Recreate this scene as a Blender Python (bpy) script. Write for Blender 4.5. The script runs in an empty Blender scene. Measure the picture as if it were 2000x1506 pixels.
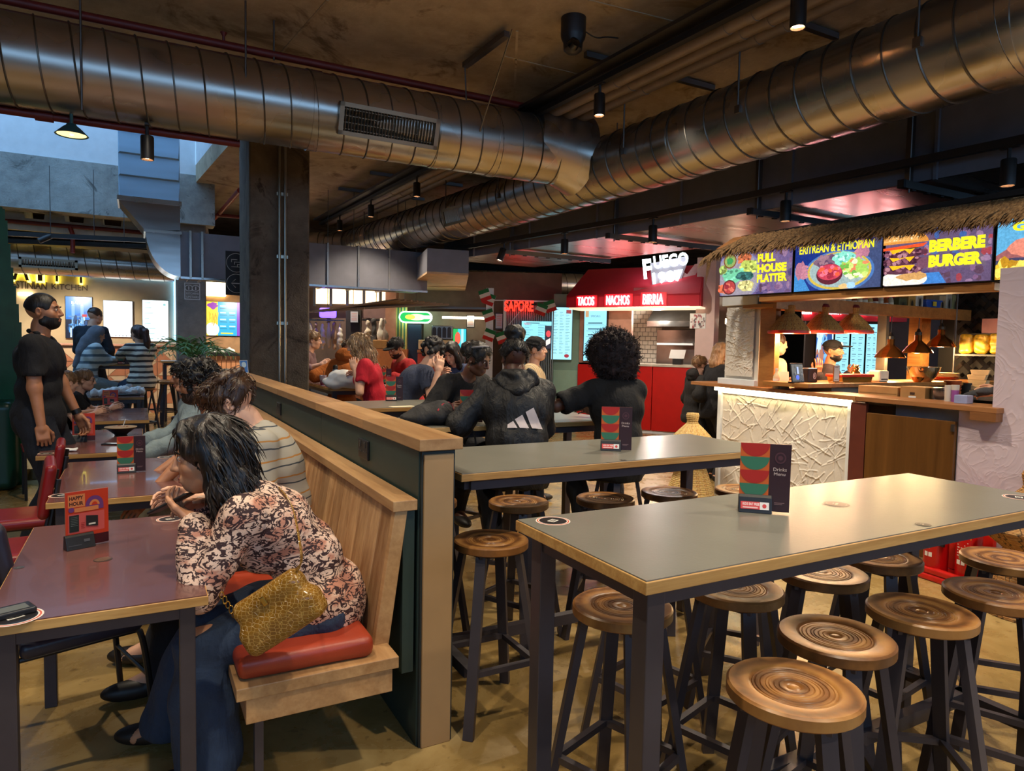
import bpy, math, random, time
import numpy as np
from mathutils import Vector, Matrix
random.seed(11); RNG = np.random.RandomState(5)
SC = bpy.context.scene; COL = SC.collection
PI = math.pi
def rad(d): return d*PI/180

# ------------------------------------------------------------------ camera
EYE = 1.54; FPX = 1340.0
_yaw, _pit, _rol = rad(28.629), rad(3.2795), rad(1.1063)
_F = np.array([math.sin(_yaw)*math.cos(_pit), math.cos(_yaw)*math.cos(_pit), -math.sin(_pit)])
_R0 = np.array([math.cos(_yaw), -math.sin(_yaw), 0.0]); _U0 = np.cross(_R0, _F)
_R = _R0*math.cos(_rol)+_U0*math.sin(_rol); _U = -_R0*math.sin(_rol)+_U0*math.cos(_rol)
CAMP = np.array([0, 0, EYE])
cam_d = bpy.data.cameras.new('camera'); cam = bpy.data.objects.new('camera', cam_d); COL.objects.link(cam)
cam_d.sensor_fit = 'HORIZONTAL'; cam_d.sensor_width = 36.0; cam_d.lens = FPX/2000*36.0
cam_d.clip_start = 0.05; cam_d.clip_end = 200
m4 = Matrix.Identity(4)
for i in range(3):
    m4[i][0] = _R[i]; m4[i][1] = _U[i]; m4[i][2] = -_F[i]; m4[i][3] = CAMP[i]
cam.matrix_world = m4
SC.camera = cam

# ------------------------------------------------------------------ exposure, sky
SC.view_settings.view_transform = 'Standard'; SC.view_settings.look = 'None'
SC.view_settings.gamma = 1.0; SC.view_settings.use_curve_mapping = False
SC.view_settings.exposure = 0.25
try:
    SC.cycles.use_denoising = True
    SC.cycles.max_bounces = 7; SC.cycles.diffuse_bounces = 4; SC.cycles.glossy_bounces = 3
    SC.cycles.transmission_bounces = 4; SC.cycles.sample_clamp_indirect = 6.0
    SC.cycles.caustics_reflective = False; SC.cycles.caustics_refractive = False
except Exception: pass
W = bpy.data.worlds.new('daylight'); SC.world = W; W.use_nodes = True
W.node_tree.nodes['Background'].inputs[0].default_value = (0.32, 0.60, 1.0, 1)
W.node_tree.nodes['Background'].inputs[1].default_value = 2.6

def lamp_spot(name, loc, target, power, col=(1, .80, .56), size=75, blend=.5, rad_=.05):
    d = bpy.data.lights.new(name, 'SPOT'); d.energy = power; d.color = col; d.spot_size = rad(size); d.spot_blend = blend
    d.shadow_soft_size = rad_
    o = bpy.data.objects.new(name, d); COL.objects.link(o); o.location = loc
    o.rotation_euler = (Vector(target)-Vector(loc)).to_track_quat('-Z', 'Y').to_euler()
    return o
def lamp_point(name, loc, power, col=(1, .78, .5), r=.06):
    d = bpy.data.lights.new(name, 'POINT'); d.energy = power; d.color = col; d.shadow_soft_size = r
    o = bpy.data.objects.new(name, d); COL.objects.link(o); o.location = loc
    return o

# the hall's track lamps: the two tracks in view plus unseen spots added to light foreground and kiosks
WARM = (1, .85, .64)
for x, y, pw in [(3.79, 1.0, 200), (3.67, 3.4, 240), (3.58, 5.4, 260), (3.46, 8.0, 260), (3.36, 10.2, 170), (3.28, 12.6, 260)]:
    lamp_spot('track_or_fill_spot', (x, y, 3.6), (x-.35, y+.1, 0), pw, WARM, 110, .7)
for x, y, pw in [(5.48, 2.2, 90), (5.25, 4.6, 90), (5.1, 6.6, 120), (4.8, 8.6, 140), (4.5, 10.4, 140)]:
    lamp_spot('track_or_fill_spot', (x, y, 2.8), (x-.15, y, 0), pw, WARM, 100, .7)
for x, y, pw in [(1.5, .6, 170), (-.3, 1.4, 165), (.1, 3.4, 140), (.2, 5.3, 160), (2.0, -1.2, 200), (-2.2, 3.0, 170)]:
    lamp_spot('track_or_fill_spot', (x, y, 3.95), (x+.1, y+.35, 0), pw, WARM, 100, .6)  # unseen spots added above and behind the camera to light the foreground
for p0, p1, pw in [((3.6, 4.6, 3.6), (5.2, 4.7, 1.5), 115), ((3.75, 1.8, 3.6), (5.0, 2.4, 1.3), 75), ((5.6, 7.6, 2.85), (8.1, 9.5, .9), 190), ((4.6, 10.2, 2.8), (6.6, 11.8, 1.0), 110)]:
    lamp_spot('track_or_fill_spot', p0, p1, pw, (1, .9, .76), 70, .7)  # extra spots added to brighten the kiosk fronts and the red counter
for x, y, pw in [(-1.0, 14.0, 110), (-3.0, 13.8, 90), (1.9, 13.8, 110)]:
    lamp_spot('track_or_fill_spot', (x, y, 2.42), (x+.1, y+1.0, 1.2), pw, WARM, 120, .7)

# ------------------------------------------------------------------ pixel -> world on a real plane
def ray(x, y): return _F+_R*(x-1000)/FPX-_U*(y-753)/FPX
def wz(x, y, z): d = ray(x, y); return CAMP+d*((z-EYE)/d[2])
def wy(x, y, Y): d = ray(x, y); return CAMP+d*(Y/d[1])
def wx(x, y, X): d = ray(x, y); return CAMP+d*(X/d[0])
def wd(x, y, dep): return CAMP+ray(x, y)*dep
class Plane:
    """vertical plane through p0 with horizontal normal n (towards the viewer)"""
    def __init__(s, p0, n):
        s.o = np.array([p0[0], p0[1], 0.0]); n = np.array([n[0], n[1], 0.0]); s.n = n/np.linalg.norm(n)
        s.u = np.array([-s.n[1], s.n[0], 0.0])
    def loc(s, px, py):
        d = ray(px, py); t = ((s.o-CAMP)@s.n)/(d@s.n); p = CAMP+d*t
        return float((p-s.o)@s.u), float(p[2])
    def P(s, u, z, d=0.0): return s.o+s.u*u+s.n*d+np.array([0, 0, z])
    def rect(s, r):
        (u0, z1), (u1, z0) = s.loc(r[0], r[1]), s.loc(r[2], r[3])
        um, zm = s.loc((r[0]+r[2])/2, (r[1]+r[3])/2)
        return u0, z0, u1, z1
    def rotz(s): return math.atan2(s.u[1], s.u[0])

# ------------------------------------------------------------------ meshes
def mesh_np(name, V, F4=None, F3=None, smooth=True):
    me = bpy.data.meshes.new(name)
    V = np.asarray(V, dtype=np.float32); me.vertices.add(len(V)); me.vertices.foreach_set('co', V.ravel())
    loops = []; starts = []; tot = 0
    n4 = 0 if F4 is None else len(F4); n3 = 0 if F3 is None else len(F3)
    idx = np.concatenate([np.asarray(F4, dtype=np.int32).ravel() if n4 else np.zeros(0, np.int32),
                          np.asarray(F3, dtype=np.int32).ravel() if n3 else np.zeros(0, np.int32)])
    me.loops.add(len(idx)); me.loops.foreach_set('vertex_index', idx)
    me.polygons.add(n4+n3)
    st = np.concatenate([np.arange(n4)*4, n4*4+np.arange(n3)*3]).astype(np.int32)
    me.polygons.foreach_set('loop_start', st)
    try: me.polygons.foreach_set('loop_total', np.concatenate([np.full(n4, 4), np.full(n3, 3)]).astype(np.int32))
    except Exception: pass
    me.polygons.foreach_set('use_smooth', np.full(n4+n3, smooth, dtype=bool))
    me.update(calc_edges=True); me.validate()
    return me
def link(name, me, parent=None, loc=None):
    o = bpy.data.objects.new(name, me); COL.objects.link(o)
    if loc is not None: o.location = loc
    if parent is not None: o.parent = parent
    return o
def tag(o, label=None, cat=None, group=None, kind=None):
    if label: o['label'] = label
    if cat: o['category'] = cat
    if group: o['group'] = group
    if kind: o['kind'] = kind
    return o
def thing(name, label, cat, loc=(0, 0, 0), rz=0, group=None):
    o = bpy.data.objects.new(name, None); COL.objects.link(o); o.empty_display_size = .1
    o.location = [float(c) for c in loc]; o.rotation_euler = (0, 0, rz); tag(o, label, cat, group); return o
def dup(root, loc, rz=0, label=None, group=None):
    r = root.copy(); COL.objects.link(r); r.location = [float(c) for c in loc]; r.rotation_euler = (0, 0, rz)
    if label: r['label'] = label
    if group: r['group'] = group
    for ch in list(root.children):
        c = ch.copy(); COL.objects.link(c); c.parent = r
        for g in ch.children:
            d = g.copy(); COL.objects.link(d); d.parent = c
    return r
def rotm(ax, a):
    return np.array(Matrix.Rotation(a, 3, ax))
def unit(v): v = np.asarray(v, float); return v/(np.linalg.norm(v)+1e-12)

class MB:
    def __init__(s): s.v = []; s.f = []; s.m = []; s.k = 0
    def add(s, vs, fs):
        b = len(s.v); s.v += [tuple(map(float, p)) for p in vs]; s.f += [tuple(b+i for i in f) for f in fs]; s.m += [s.k]*len(fs); return s
    def box(s, c, d, R=None):
        c = np.asarray(c, float); h = np.asarray(d, float)/2; P = []
        for x in (-1, 1):
            for y in (-1, 1):
                for z in (-1, 1):
                    q = h*np.array([x, y, z]); P.append(c+(R@q if R is not None else q))
        return s.add(P, [(0, 1, 3, 2), (4, 6, 7, 5), (0, 4, 5, 1), (2, 3, 7, 6), (0, 2, 6, 4), (1, 5, 7, 3)])
    def bx(s, x0, x1, y0, y1, z0, z1): return s.box(((x0+x1)/2, (y0+y1)/2, (z0+z1)/2), (abs(x1-x0), abs(y1-y0), abs(z1-z0)))
    def bar(s, a, b, w, h, up=(0, 0, 1)):
        a = np.asarray(a, float); b = np.asarray(b, float); z = unit(b-a); u = np.asarray(up, float)
        if abs(z@u) > .95: u = np.array([0, 1., 0])
        x = unit(np.cross(u, z)); y = np.cross(z, x)
        return s.box((a+b)/2, (w, h, np.linalg.norm(b-a)), np.stack([x, y, z], 1))
    def cyl(s, a, b, r0, r1=None, n=12, caps=True):
        r1 = r0 if r1 is None else r1
        a = np.asarray(a, float); b = np.asarray(b, float); z = unit(b-a); u = np.array([0, 0, 1.]) if abs(z[2]) < .9 else np.array([1., 0, 0])
        x = unit(np.cross(u, z)); y = np.cross(z, x); P = []
        for c, r in ((a, r0), (b, r1)):
            for i in range(n):
                t = 2*PI*i/n; P.append(c+r*(math.cos(t)*x+math.sin(t)*y))
        fs = [(i, (i+1) % n, n+(i+1) % n, n+i) for i in range(n)]
        if caps: fs += [tuple(range(n))[::-1], tuple(range(n, 2*n))]
        return s.add(P, fs)
    def tube(s, pts, r, n=8, closed=False, caps=True):
        pts = [np.asarray(p, float) for p in pts]; m = len(pts); rs = r if hasattr(r, '__len__') else [r]*m
        P = []; u = None
        for i in range(m):
            if closed: t = unit(pts[(i+1) % m]-pts[i-1])
            else: t = unit(pts[min(i+1, m-1)]-pts[max(i-1, 0)])
            if u is None: u = np.array([0, 0, 1.]) if abs(t[2]) < .9 else np.array([1., 0, 0])
            u = unit(u-t*(u@t)); w = np.cross(t, u)
            for j in range(n):
                a = 2*PI*j/n; P.append(pts[i]+rs[i]*(math.cos(a)*u+math.sin(a)*w))
        fs = []
        for i in range(m if closed else m-1):
            k = (i+1) % m
            for j in range(n): fs.append((i*n+j, i*n+(j+1) % n, k*n+(j+1) % n, k*n+j))
        if caps and not closed: fs += [tuple(range(n))[::-1], tuple(range((m-1)*n, m*n))]
        return s.add(P, fs)
    def lathe(s, prof, c=(0, 0, 0), n=24, R=None, sx=1, sy=1):
        c = np.asarray(c, float); P = []; m = len(prof)
        for r, z in prof:
            for j in range(n):
                a = 2*PI*j/n; q = np.array([sx*r*math.cos(a), sy*r*math.sin(a), z]); P.append(c+(R@q if R is not None else q))
        fs = [(i*n+j, i*n+(j+1) % n, (i+1)*n+(j+1) % n, (i+1)*n+j) for i in range(m-1) for j in range(n)]
        if prof[0][0] > 1e-6: fs.append(tuple(range(n))[::-1])
        if prof[-1][0] > 1e-6: fs.append(tuple(range((m-1)*n, m*n)))
        return s.add(P, fs)
    def prism(s, poly, fn, t0, t1):
        """poly: 2-D outline (counter-clockwise seen along the extrusion), fn(a,b,t) -> 3-D"""
        n = len(poly); P = [fn(a, b, t0) for a, b in poly]+[fn(a, b, t1) for a, b in poly]
        fs = [(i, (i+1) % n, n+(i+1) % n, n+i) for i in range(n)]+[tuple(range(n))[::-1], tuple(range(n, 2*n))]
        return s.add(P, fs)
    def pbox(s, pl, r, t, d0=0.0):
        u0, z0, u1, z1 = r
        return s.prism([(u0, z0), (u1, z0), (u1, z1), (u0, z1)], lambda a, b, q: pl.P(a, b, q), d0, d0+t)
    def build(s, name, mat, parent=None, smooth=False, bevel=0, loc=None, world=False, seg=2):
        me = bpy.data.meshes.new(name); V = s.v
        off = None
        if world:
            if parent is not None: off = parent.location
            else:
                A = np.array(V); off = ((A[:, 0].min()+A[:, 0].max())/2, (A[:, 1].min()+A[:, 1].max())/2, A[:, 2].min()); loc = off
            V = [(p[0]-off[0], p[1]-off[1], p[2]-off[2]) for p in V]
        me.from_pydata(V, [], s.f)
        mats = mat if isinstance(mat, (list, tuple)) else [mat]
        for m_ in mats: me.materials.append(m_)
        if len(mats) > 1: me.polygons.foreach_set('material_index', s.m)
        me.update()
        if smooth:
            me.polygons.foreach_set('use_smooth', [True]*len(me.polygons))
            try: me.set_sharp_from_angle(angle=rad(40))
            except Exception: pass
        o = link(name, me, parent, loc)
        if bevel:
            b = o.modifiers.new('bevel', 'BEVEL'); b.width = bevel; b.segments = seg; b.limit_method = 'ANGLE'; b.angle_limit = rad(40); b.harden_normals = False
        return o
# ------------------------------------------------------------------ materials
MATS = {}
def lin(c):
    """sRGB 0-255 -> linear"""
    return tuple(((v/255)/12.92 if v/255 <= .04045 else ((v/255+.055)/1.055)**2.4) for v in c)
class NT:
    def __init__(s, name):
        s.m = bpy.data.materials.new(name); s.m.use_nodes = True; s.t = s.m.node_tree; s.n = s.t.nodes; s.b = s.n['Principled BSDF']; MATS[name] = s.m
    def node(s, t, **kw):
        n = s.n.new(t)
        for k, v in kw.items(): setattr(n, k, v)
        return n
    def link(s, a, b): s.t.links.new(a, b)
    def coord(s, out='Object', scale=(1, 1, 1), rot=(0, 0, 0), loc=(0, 0, 0)):
        c = s.node('ShaderNodeTexCoord'); m = s.node('ShaderNodeMapping'); s.link(c.outputs[out], m.inputs[0])
        m.inputs['Scale'].default_value = scale; m.inputs['Rotation'].default_value = rot; m.inputs['Location'].default_value = loc
        return m.outputs[0]
    def noise(s, vec, scale, detail=4, rough=.55, dist=0):
        n = s.node('ShaderNodeTexNoise'); s.link(vec, n.inputs['Vector']); n.inputs['Scale'].default_value = scale
        n.inputs['Detail'].default_value = detail; n.inputs['Roughness'].default_value = rough; n.inputs['Distortion'].default_value = dist
        return n.outputs['Fac']
    def ramp(s, fac, stops, interp='LINEAR'):
        r = s.node('ShaderNodeValToRGB'); s.link(fac, r.inputs[0]); cr = r.color_ramp; cr.interpolation = interp
        while len(cr.elements) < len(stops): cr.elements.new(.5)
        for e, (p, c) in zip(cr.elements, stops):
            e.position = p; e.color = (*c, 1) if hasattr(c, '__len__') else (c, c, c, 1)
        return r.outputs[0]
    def mix(s, fac, a, b, mode='MIX'):
        n = s.node('ShaderNodeMix', data_type='RGBA', blend_type=mode)
        for sock, v in ((n.inputs[0], fac), (n.inputs[6], a), (n.inputs[7], b)):
            if hasattr(v, 'is_linked') or hasattr(v, 'links'): s.link(v, sock)
            elif hasattr(v, '__len__'): sock.default_value = (*v, 1)
            else: sock.default_value = v
        return n.outputs[2]
    def math(s, op, a, b=0.0):
        n = s.node('ShaderNodeMath', operation=op)
        for sock, v in ((n.inputs[0], a), (n.inputs[1], b)):
            if hasattr(v, 'links'): s.link(v, sock)
            else: sock.default_value = v
        return n.outputs[0]
    def sep(s, vec):
        n = s.node('ShaderNodeSeparateXYZ'); s.link(vec, n.inputs[0]); return n.outputs
    def bump(s, h, strength=.3, dist=.01):
        b = s.node('ShaderNodeBump'); s.link(h, b.inputs['Height']); b.inputs['Strength'].default_value = strength; b.inputs['Distance'].default_value = dist
        s.link(b.outputs[0], s.b.inputs['Normal'])
    def set(s, col=None, rough=None, metal=None, spec=None, coat=None):
        for key, v in (('Base Color', col), ('Roughness', rough), ('Metallic', metal), ('Specular IOR Level', spec), ('Coat Weight', coat)):
            if v is None: continue
            if hasattr(v, 'links'): s.link(v, s.b.inputs[key])
            elif key == 'Base Color': s.b.inputs[key].default_value = (*v, 1)
            else: s.b.inputs[key].default_value = v
        return s.m
def M(name, rgb=None, rough=.5, metal=0.0, var=.15, vs=6, bump=0.0, bs=60, bd=.004, spec=None, coat=None):
    """plain procedural material: colour with soft noise variation and optional fine relief"""
    if name in MATS: return MATS[name]
    t = NT(name); c = lin(rgb); v = t.coord()
    n = t.noise(v, vs, 3); lo = tuple(x*(1-var) for x in c); hi = tuple(min(1, x*(1+var)) for x in c)
    t.set(t.ramp(n, [(.3, lo), (.7, hi)]), rough, metal, spec, coat)
    if bump: t.bump(t.noise(v, bs, 4), bump, bd)
    return t.m
def EM(name, rgb=None, strength=1):
    if name in MATS: return MATS[name]
    t = NT(name); c = lin(rgb); t.set(c, .5); t.b.inputs['Emission Color'].default_value = (*c, 1); t.b.inputs['Emission Strength'].default_value = strength
    return t.m
def wood(name, rgb_lo, rgb_hi, axis=0, scale=1.0, rough=.45, rings=7, bump=.12, var_obj=True):
    if name in MATS: return MATS[name]
    t = NT(name); sc = [9*scale]*3; sc[axis] = .7*scale
    v = t.coord(scale=tuple(sc))
    if var_obj:
        oi = t.node('ShaderNodeObjectInfo'); ad = t.node('ShaderNodeVectorMath', operation='ADD'); mu = t.node('ShaderNodeVectorMath', operation='SCALE')
        cx = t.node('ShaderNodeCombineXYZ'); t.link(oi.outputs['Random'], cx.inputs[0]); t.link(oi.outputs['Random'], cx.inputs[1]); t.link(oi.outputs['Random'], cx.inputs[2])
        t.link(cx.outputs[0], mu.inputs[0]); mu.inputs['Scale'].default_value = 37.0; t.link(v, ad.inputs[0]); t.link(mu.outputs[0], ad.inputs[1]); v = ad.outputs[0]
    a = t.noise(v, 1.2, 3, .5, .6); b = t.noise(v, rings, 4, .6, .3)
    f = t.math('ADD', t.math('MULTIPLY', a, .65), t.math('MULTIPLY', b, .35))
    col = t.ramp(f, [(.33, lin(rgb_lo)), (.66, lin(rgb_hi))])
    if var_obj: col = t.mix(1.0, col, t.ramp(oi.outputs['Random'], [(0.0, (.68, .64, .60)), (.5, (.95, .93, .9)), (1.0, (1.12, 1.1, 1.08))]), 'MULTIPLY')
    t.set(col, rough)
    t.bump(b, bump, .003)
    return t.m
def galv(name, rgb=(150, 148, 142), rough=.28, stretch=(1, 1, 1)):
    if name in MATS: return MATS[name]
    t = NT(name); v = t.coord(scale=stretch); n1 = t.noise(v, 2.2, 1.5, .5)
    c = lin(rgb); t.set(t.ramp(n1, [(.3, tuple(x*.88 for x in c)), (.7, tuple(min(1, x*1.1) for x in c))]), t.ramp(n1, [(.3, rough*.85), (.75, rough*1.25)]), .95)
    t.bump(n1, .02, .05)
    return t.m
def concrete(name, rgb_lo, rgb_hi, rough=.85, sc=1.0, stains=None, bump=.5):
    if name in MATS: return MATS[name]
    t = NT(name); v = t.coord()
    a = t.noise(v, .9*sc, 6, .65, .4); b = t.noise(v, 5*sc, 6, .7); d = t.noise(v, 40*sc, 3)
    f = t.math('ADD', t.math('MULTIPLY', a, .6), t.math('MULTIPLY', b, .4))
    col = t.ramp(f, [(.32, lin(rgb_lo)), (.64, lin(rgb_hi))])
    if stains:
        m = t.ramp(t.noise(v, 1.7*sc, 5, .7, .8), [(.56, 0.0), (.66, 1.0)]); col = t.mix(m, col, lin(stains))
    t.set(col, rough); t.bump(t.math('ADD', b, t.math('MULTIPLY', d, .35)), bump, .01)
    return t.m
def floor_mat():
    t = NT('polished_concrete'); v = t.coord()
    a = t.noise(v, .7, 6, .6, .5); b = t.noise(v, 3.2, 7, .68, .6); d = t.noise(v, 30, 4)
    f = t.math('ADD', t.math('MULTIPLY', a, .45), t.math('MULTIPLY', b, .55))
    col = t.ramp(f, [(.32, lin((112, 88, 48))), (.5, lin((150, 122, 72))), (.66, lin((178, 152, 100)))])
    spots = t.ramp(t.noise(v, 14, 3, .6), [(.30, 1.0), (.36, 0.0)]); col = t.mix(t.math('MULTIPLY', spots, .5), col, lin((70, 52, 30)))
    t.set(col, t.ramp(b, [(.3, .16), (.7, .38)])); t.bump(t.math('ADD', b, t.math('MULTIPLY', d, .2)), .06, .01)
    return t.m
def plaster(name, rgb, depth=.6, sc=5, rough=.75):
    t = NT(name); v = t.coord(); c = lin(rgb)
    n = t.noise(v, sc, 2, .5, 2.6); e = t.math('ABSOLUTE', t.math('SUBTRACT', n, .5)); r = t.ramp(e, [(0.0, 1.0), (.035, .25), (.12, 0.0)])
    n2 = t.noise(v, sc*.6, 3, .55, 1.2)
    h = t.math('ADD', r, t.math('MULTIPLY', n2, 1.0))
    t.set(t.ramp(t.noise(v, 3, 3), [(.3, tuple(x*.9 for x in c)), (.7, c)]), rough); t.bump(h, depth, .03)
    return t.m
def stripes(name, stops, period, axis=2, rough=.85, wob=.006):
    """knitted stripes: stops [(pos, rgb)] over one period along an object axis"""
    t = NT(name); v = t.coord(); x = t.sep(v)[axis]
    nz = t.math('MULTIPLY', t.math('SUBTRACT', t.noise(v, 7, 2), .5), wob*4)
    f = t.math('FRACT', t.math('DIVIDE', t.math('ADD', x, nz), period))
    t.set(t.ramp(f, [(p, lin(c)) for p, c in stops], 'CONSTANT'), rough); t.bump(t.noise(v, 300, 2), .15, .002)
    return t.m
def fabric(name, rgb=None, rough=.9, folds=.25, var=.2):
    if name in MATS: return MATS[name]
    t = NT(name); v = t.coord(); c = lin(rgb); n = t.noise(v, 9, 4, .6, .6)
    t.set(t.ramp(n, [(.3, tuple(x*(1-var) for x in c)), (.7, tuple(min(1, x*(1+var)) for x in c))]), rough)
    f2 = t.noise(t.coord(scale=(1, 1, .45)), 16, 3, .5, 1.6); t.bump(t.math('ADD', t.math('ADD', n, f2), t.math('MULTIPLY', t.noise(v, 260, 2), .04)), folds*1.2, .03)
    return t.m
def skin(name, rgb=None):
    if name in MATS: return MATS[name]
    t = NT(name); v = t.coord(); c = lin(rgb); n = t.noise(v, 22, 3)
    t.set(t.ramp(n, [(.3, (c[0]*.92, c[1]*.86, c[2]*.84)), (.7, (min(1, c[0]*1.05), c[1]*1.03, c[2]*1.02))]), .48)
    t.b.inputs['Subsurface Weight'].default_value = .0
    t.bump(t.noise(v, 180, 3), .12, .002)
    return t.m
def hairm(name, rgb=None, hi=None, rough=.38, axis=2):
    if name in MATS: return MATS[name]
    t = NT(name); sc = [70.0]*3; sc[axis] = 6.0; v = t.coord(scale=tuple(sc)); c = lin(rgb); h = lin(hi) if hi else tuple(min(1, x*1.9) for x in c)
    n = t.noise(v, 1.0, 4, .6, .5); t.set(t.ramp(n, [(.35, tuple(x*.6 for x in c)), (.55, c), (.75, h)]), rough); t.bump(n, .6, .006)
    return t.m
def vcol_mat(name, emit=0.0, rough=.45, speck=.25, sscale=55):
    """colours come from the shapes' own colour attribute (printed card or lit screen)"""
    t = NT(name); a = t.node('ShaderNodeVertexColor', layer_name='Col'); v = t.coord()
    n = t.ramp(t.noise(v, sscale, 4, .7), [(.35, 1-speck), (.7, 1+0*speck)])
    c = t.mix(1.0, a.outputs[0], n, 'MULTIPLY') if speck else a.outputs[0]
    if emit:
        t.set((.01, .01, .01), .25); t.link(c, t.b.inputs['Emission Color']); t.b.inputs['Emission Strength'].default_value = emit
    else: t.set(c, rough)
    return t.m
# ------------------------------------------------------------------ smooth solid modelling (signed distance fields -> surface nets)
class SDF:
    def __init__(s, vox, k=.02): s.vox = vox; s.k = k; s.p = []; s.warp = None; s.lo = np.full(3, 1e9); s.hi = np.full(3, -1e9)
    def _reg(s, op, fn, lo, hi, k):
        k = s.k if k is None else k; s.p.append((op, fn, np.asarray(lo), np.asarray(hi), k))
        if op == 'u': s.lo = np.minimum(s.lo, lo); s.hi = np.maximum(s.hi, hi)
        return s
    def cone(s, a, b, r0, r1=None, k=None, op='u'):
        r1 = r0 if r1 is None else r1; a = np.asarray(a, np.float32); b = np.asarray(b, np.float32); ab = b-a; L = float(ab@ab)+1e-9; r = max(r0, r1)
        def fn(P):
            t = np.clip(((P-a)@ab)/L, 0, 1); return np.linalg.norm(P-a-t[..., None]*ab, axis=-1)-(r0+(r1-r0)*t)
        return s._reg(op, fn, np.minimum(a, b)-r, np.maximum(a, b)+r, k)
    def path(s, pts, rs, k=None, op='u'):
        for i in range(len(pts)-1): s.cone(pts[i], pts[i+1], rs[i], rs[i+1], k, op)
        return s
    def ell(s, c, r, R=None, k=None, op='u'):
        c = np.asarray(c, np.float32); r = np.asarray(r, np.float32); R = np.eye(3, dtype=np.float32) if R is None else np.asarray(R, np.float32); ext = np.sqrt(((R*r)**2).sum(1))
        def fn(P):
            q = (P-c)@R; k0 = np.linalg.norm(q/r, axis=-1); k1 = np.linalg.norm(q/(r*r), axis=-1); return k0*(k0-1)/(k1+1e-6)
        return s._reg(op, fn, c-ext, c+ext, k)
    def rbox(s, c, h, rr, R=None, k=None, op='u'):
        c = np.asarray(c, np.float32); h = np.asarray(h, np.float32); R = np.eye(3, dtype=np.float32) if R is None else np.asarray(R, np.float32); ext = np.abs(R)@h
        def fn(P):
            q = np.abs((P-c)@R)-(h-rr); return np.linalg.norm(np.maximum(q, 0), axis=-1)+np.minimum(q.max(-1), 0)-rr
        return s._reg(op, fn, c-ext, c+ext, k)
    def half(s, p, n, k=.004):
        p = np.asarray(p, np.float32); n = unit(n).astype(np.float32)
        return s._reg('h', lambda P: (P-p)@n, [-9]*3, [9]*3, k)
    def mesh(s):
        v = s.vox; lo = s.lo-3*v; n = np.maximum(np.ceil((s.hi+3*v-lo)/v).astype(int)+1, 4)
        ax = [lo[i]+v*np.arange(n[i]) for i in range(3)]
        P = np.stack(np.meshgrid(*ax, indexing='ij'), -1).astype(np.float32); g = np.full(n, .25, np.float32)
        for op, fn, a, b, k in s.p:
            mg = k+2.5*v; i0 = np.clip(np.floor((a-mg-lo)/v).astype(int), 0, n-1); i1 = np.clip(np.ceil((b+mg-lo)/v).astype(int)+1, 1, n)
            if (i1 <= i0).any(): continue
            sl = tuple(slice(x, y) for x, y in zip(i0, i1)); d = fn(P[sl]).astype(np.float32); q = g[sl]
            if op == 'u':
                h = np.maximum(k-np.abs(q-d), 0)/max(k, 1e-6); g[sl] = np.minimum(q, d)-h*h*k*.25
            else:
                d = d if op == 'h' else -d
                h = np.maximum(k-np.abs(q-d), 0)/max(k, 1e-6); g[sl] = np.maximum(q, d)+h*h*k*.25
        if s.warp is not None:
            m = np.abs(g) < .06; g[m] += s.warp(P[m]).astype(np.float32)
        return nets(g, lo, v)
def nets(g, lo, v):
    ins = g < 0; nx, ny, nz = g.shape
    cnt = np.zeros((nx-1, ny-1, nz-1), np.int32)
    for a in (0, 1):
        for b in (0, 1):
            for c in (0, 1): cnt += ins[a:nx-1+a, b:ny-1+b, c:nz-1+c]
    act = (cnt > 0) & (cnt < 8); ix = np.argwhere(act)
    idm = np.full(act.shape, -1, np.int32); idm[act] = np.arange(len(ix))
    corner = [(a, b, c) for a in (0, 1) for b in (0, 1) for c in (0, 1)]
    val = np.stack([g[ix[:, 0]+a, ix[:, 1]+b, ix[:, 2]+c] for a, b, c in corner], 1)
    acc = np.zeros((len(ix), 3), np.float32); num = np.zeros(len(ix), np.float32)
    for i in range(8):
        for j in range(i+1, 8):
            d = np.subtract(corner[j], corner[i])
            if np.abs(d).sum() != 1: continue
            a, b = val[:, i], val[:, j]; cr = (a < 0) != (b < 0); t = np.where(cr, a/(a-b+1e-12), 0)
            acc += np.where(cr[:, None], np.array(corner[i], np.float32)+t[:, None]*d, 0); num += cr
    V = lo+v*(ix+acc/np.maximum(num, 1)[:, None])
    Q = []
    for axis in range(3):
        e = [slice(0, n) for n in g.shape]; e2 = list(e); e[axis] = slice(0, -1); e2[axis] = slice(1, None)
        a, b = ins[tuple(e)], ins[tuple(e2)]; o1, o2 = (axis+1) % 3, (axis+2) % 3
        for flip, m in ((0, a & ~b), (1, b & ~a)):
            w = np.argwhere(m); w = w[(w[:, o1] > 0) & (w[:, o2] > 0) & (w[:, o1] < g.shape[o1]-1) & (w[:, o2] < g.shape[o2]-1)]
            def at(d1, d2):
                q = w.copy(); q[:, o1] += d1; q[:, o2] += d2; return idm[q[:, 0], q[:, 1], q[:, 2]]
            c = [at(-1, -1), at(0, -1), at(0, 0), at(-1, 0)]
            if flip: c = c[::-1]
            Q.append(np.stack(c, 1))
    Q = np.concatenate(Q); Q = Q[(Q >= 0).all(1)]
    return V, Q
def waves(n, freq, amp, seed=0, stretch=(1, 1, 1)):
    r = np.random.RandomState(seed); D = r.normal(size=(n, 3))*np.asarray(stretch)*freq; ph = r.uniform(0, 6.28, n)
    D = D.astype(np.float32)
    def fn(P):
        o = np.zeros(len(P), np.float32)
        for d, p in zip(D, ph): o += np.sin(P@d+p)
        return o*amp/math.sqrt(n)
    return fn
def joinVQ(parts):
    V = []; Q = []; b = 0
    for v, q in parts: V.append(v); Q.append(q+b); b += len(v)
    return np.concatenate(V), np.concatenate(Q)
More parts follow.
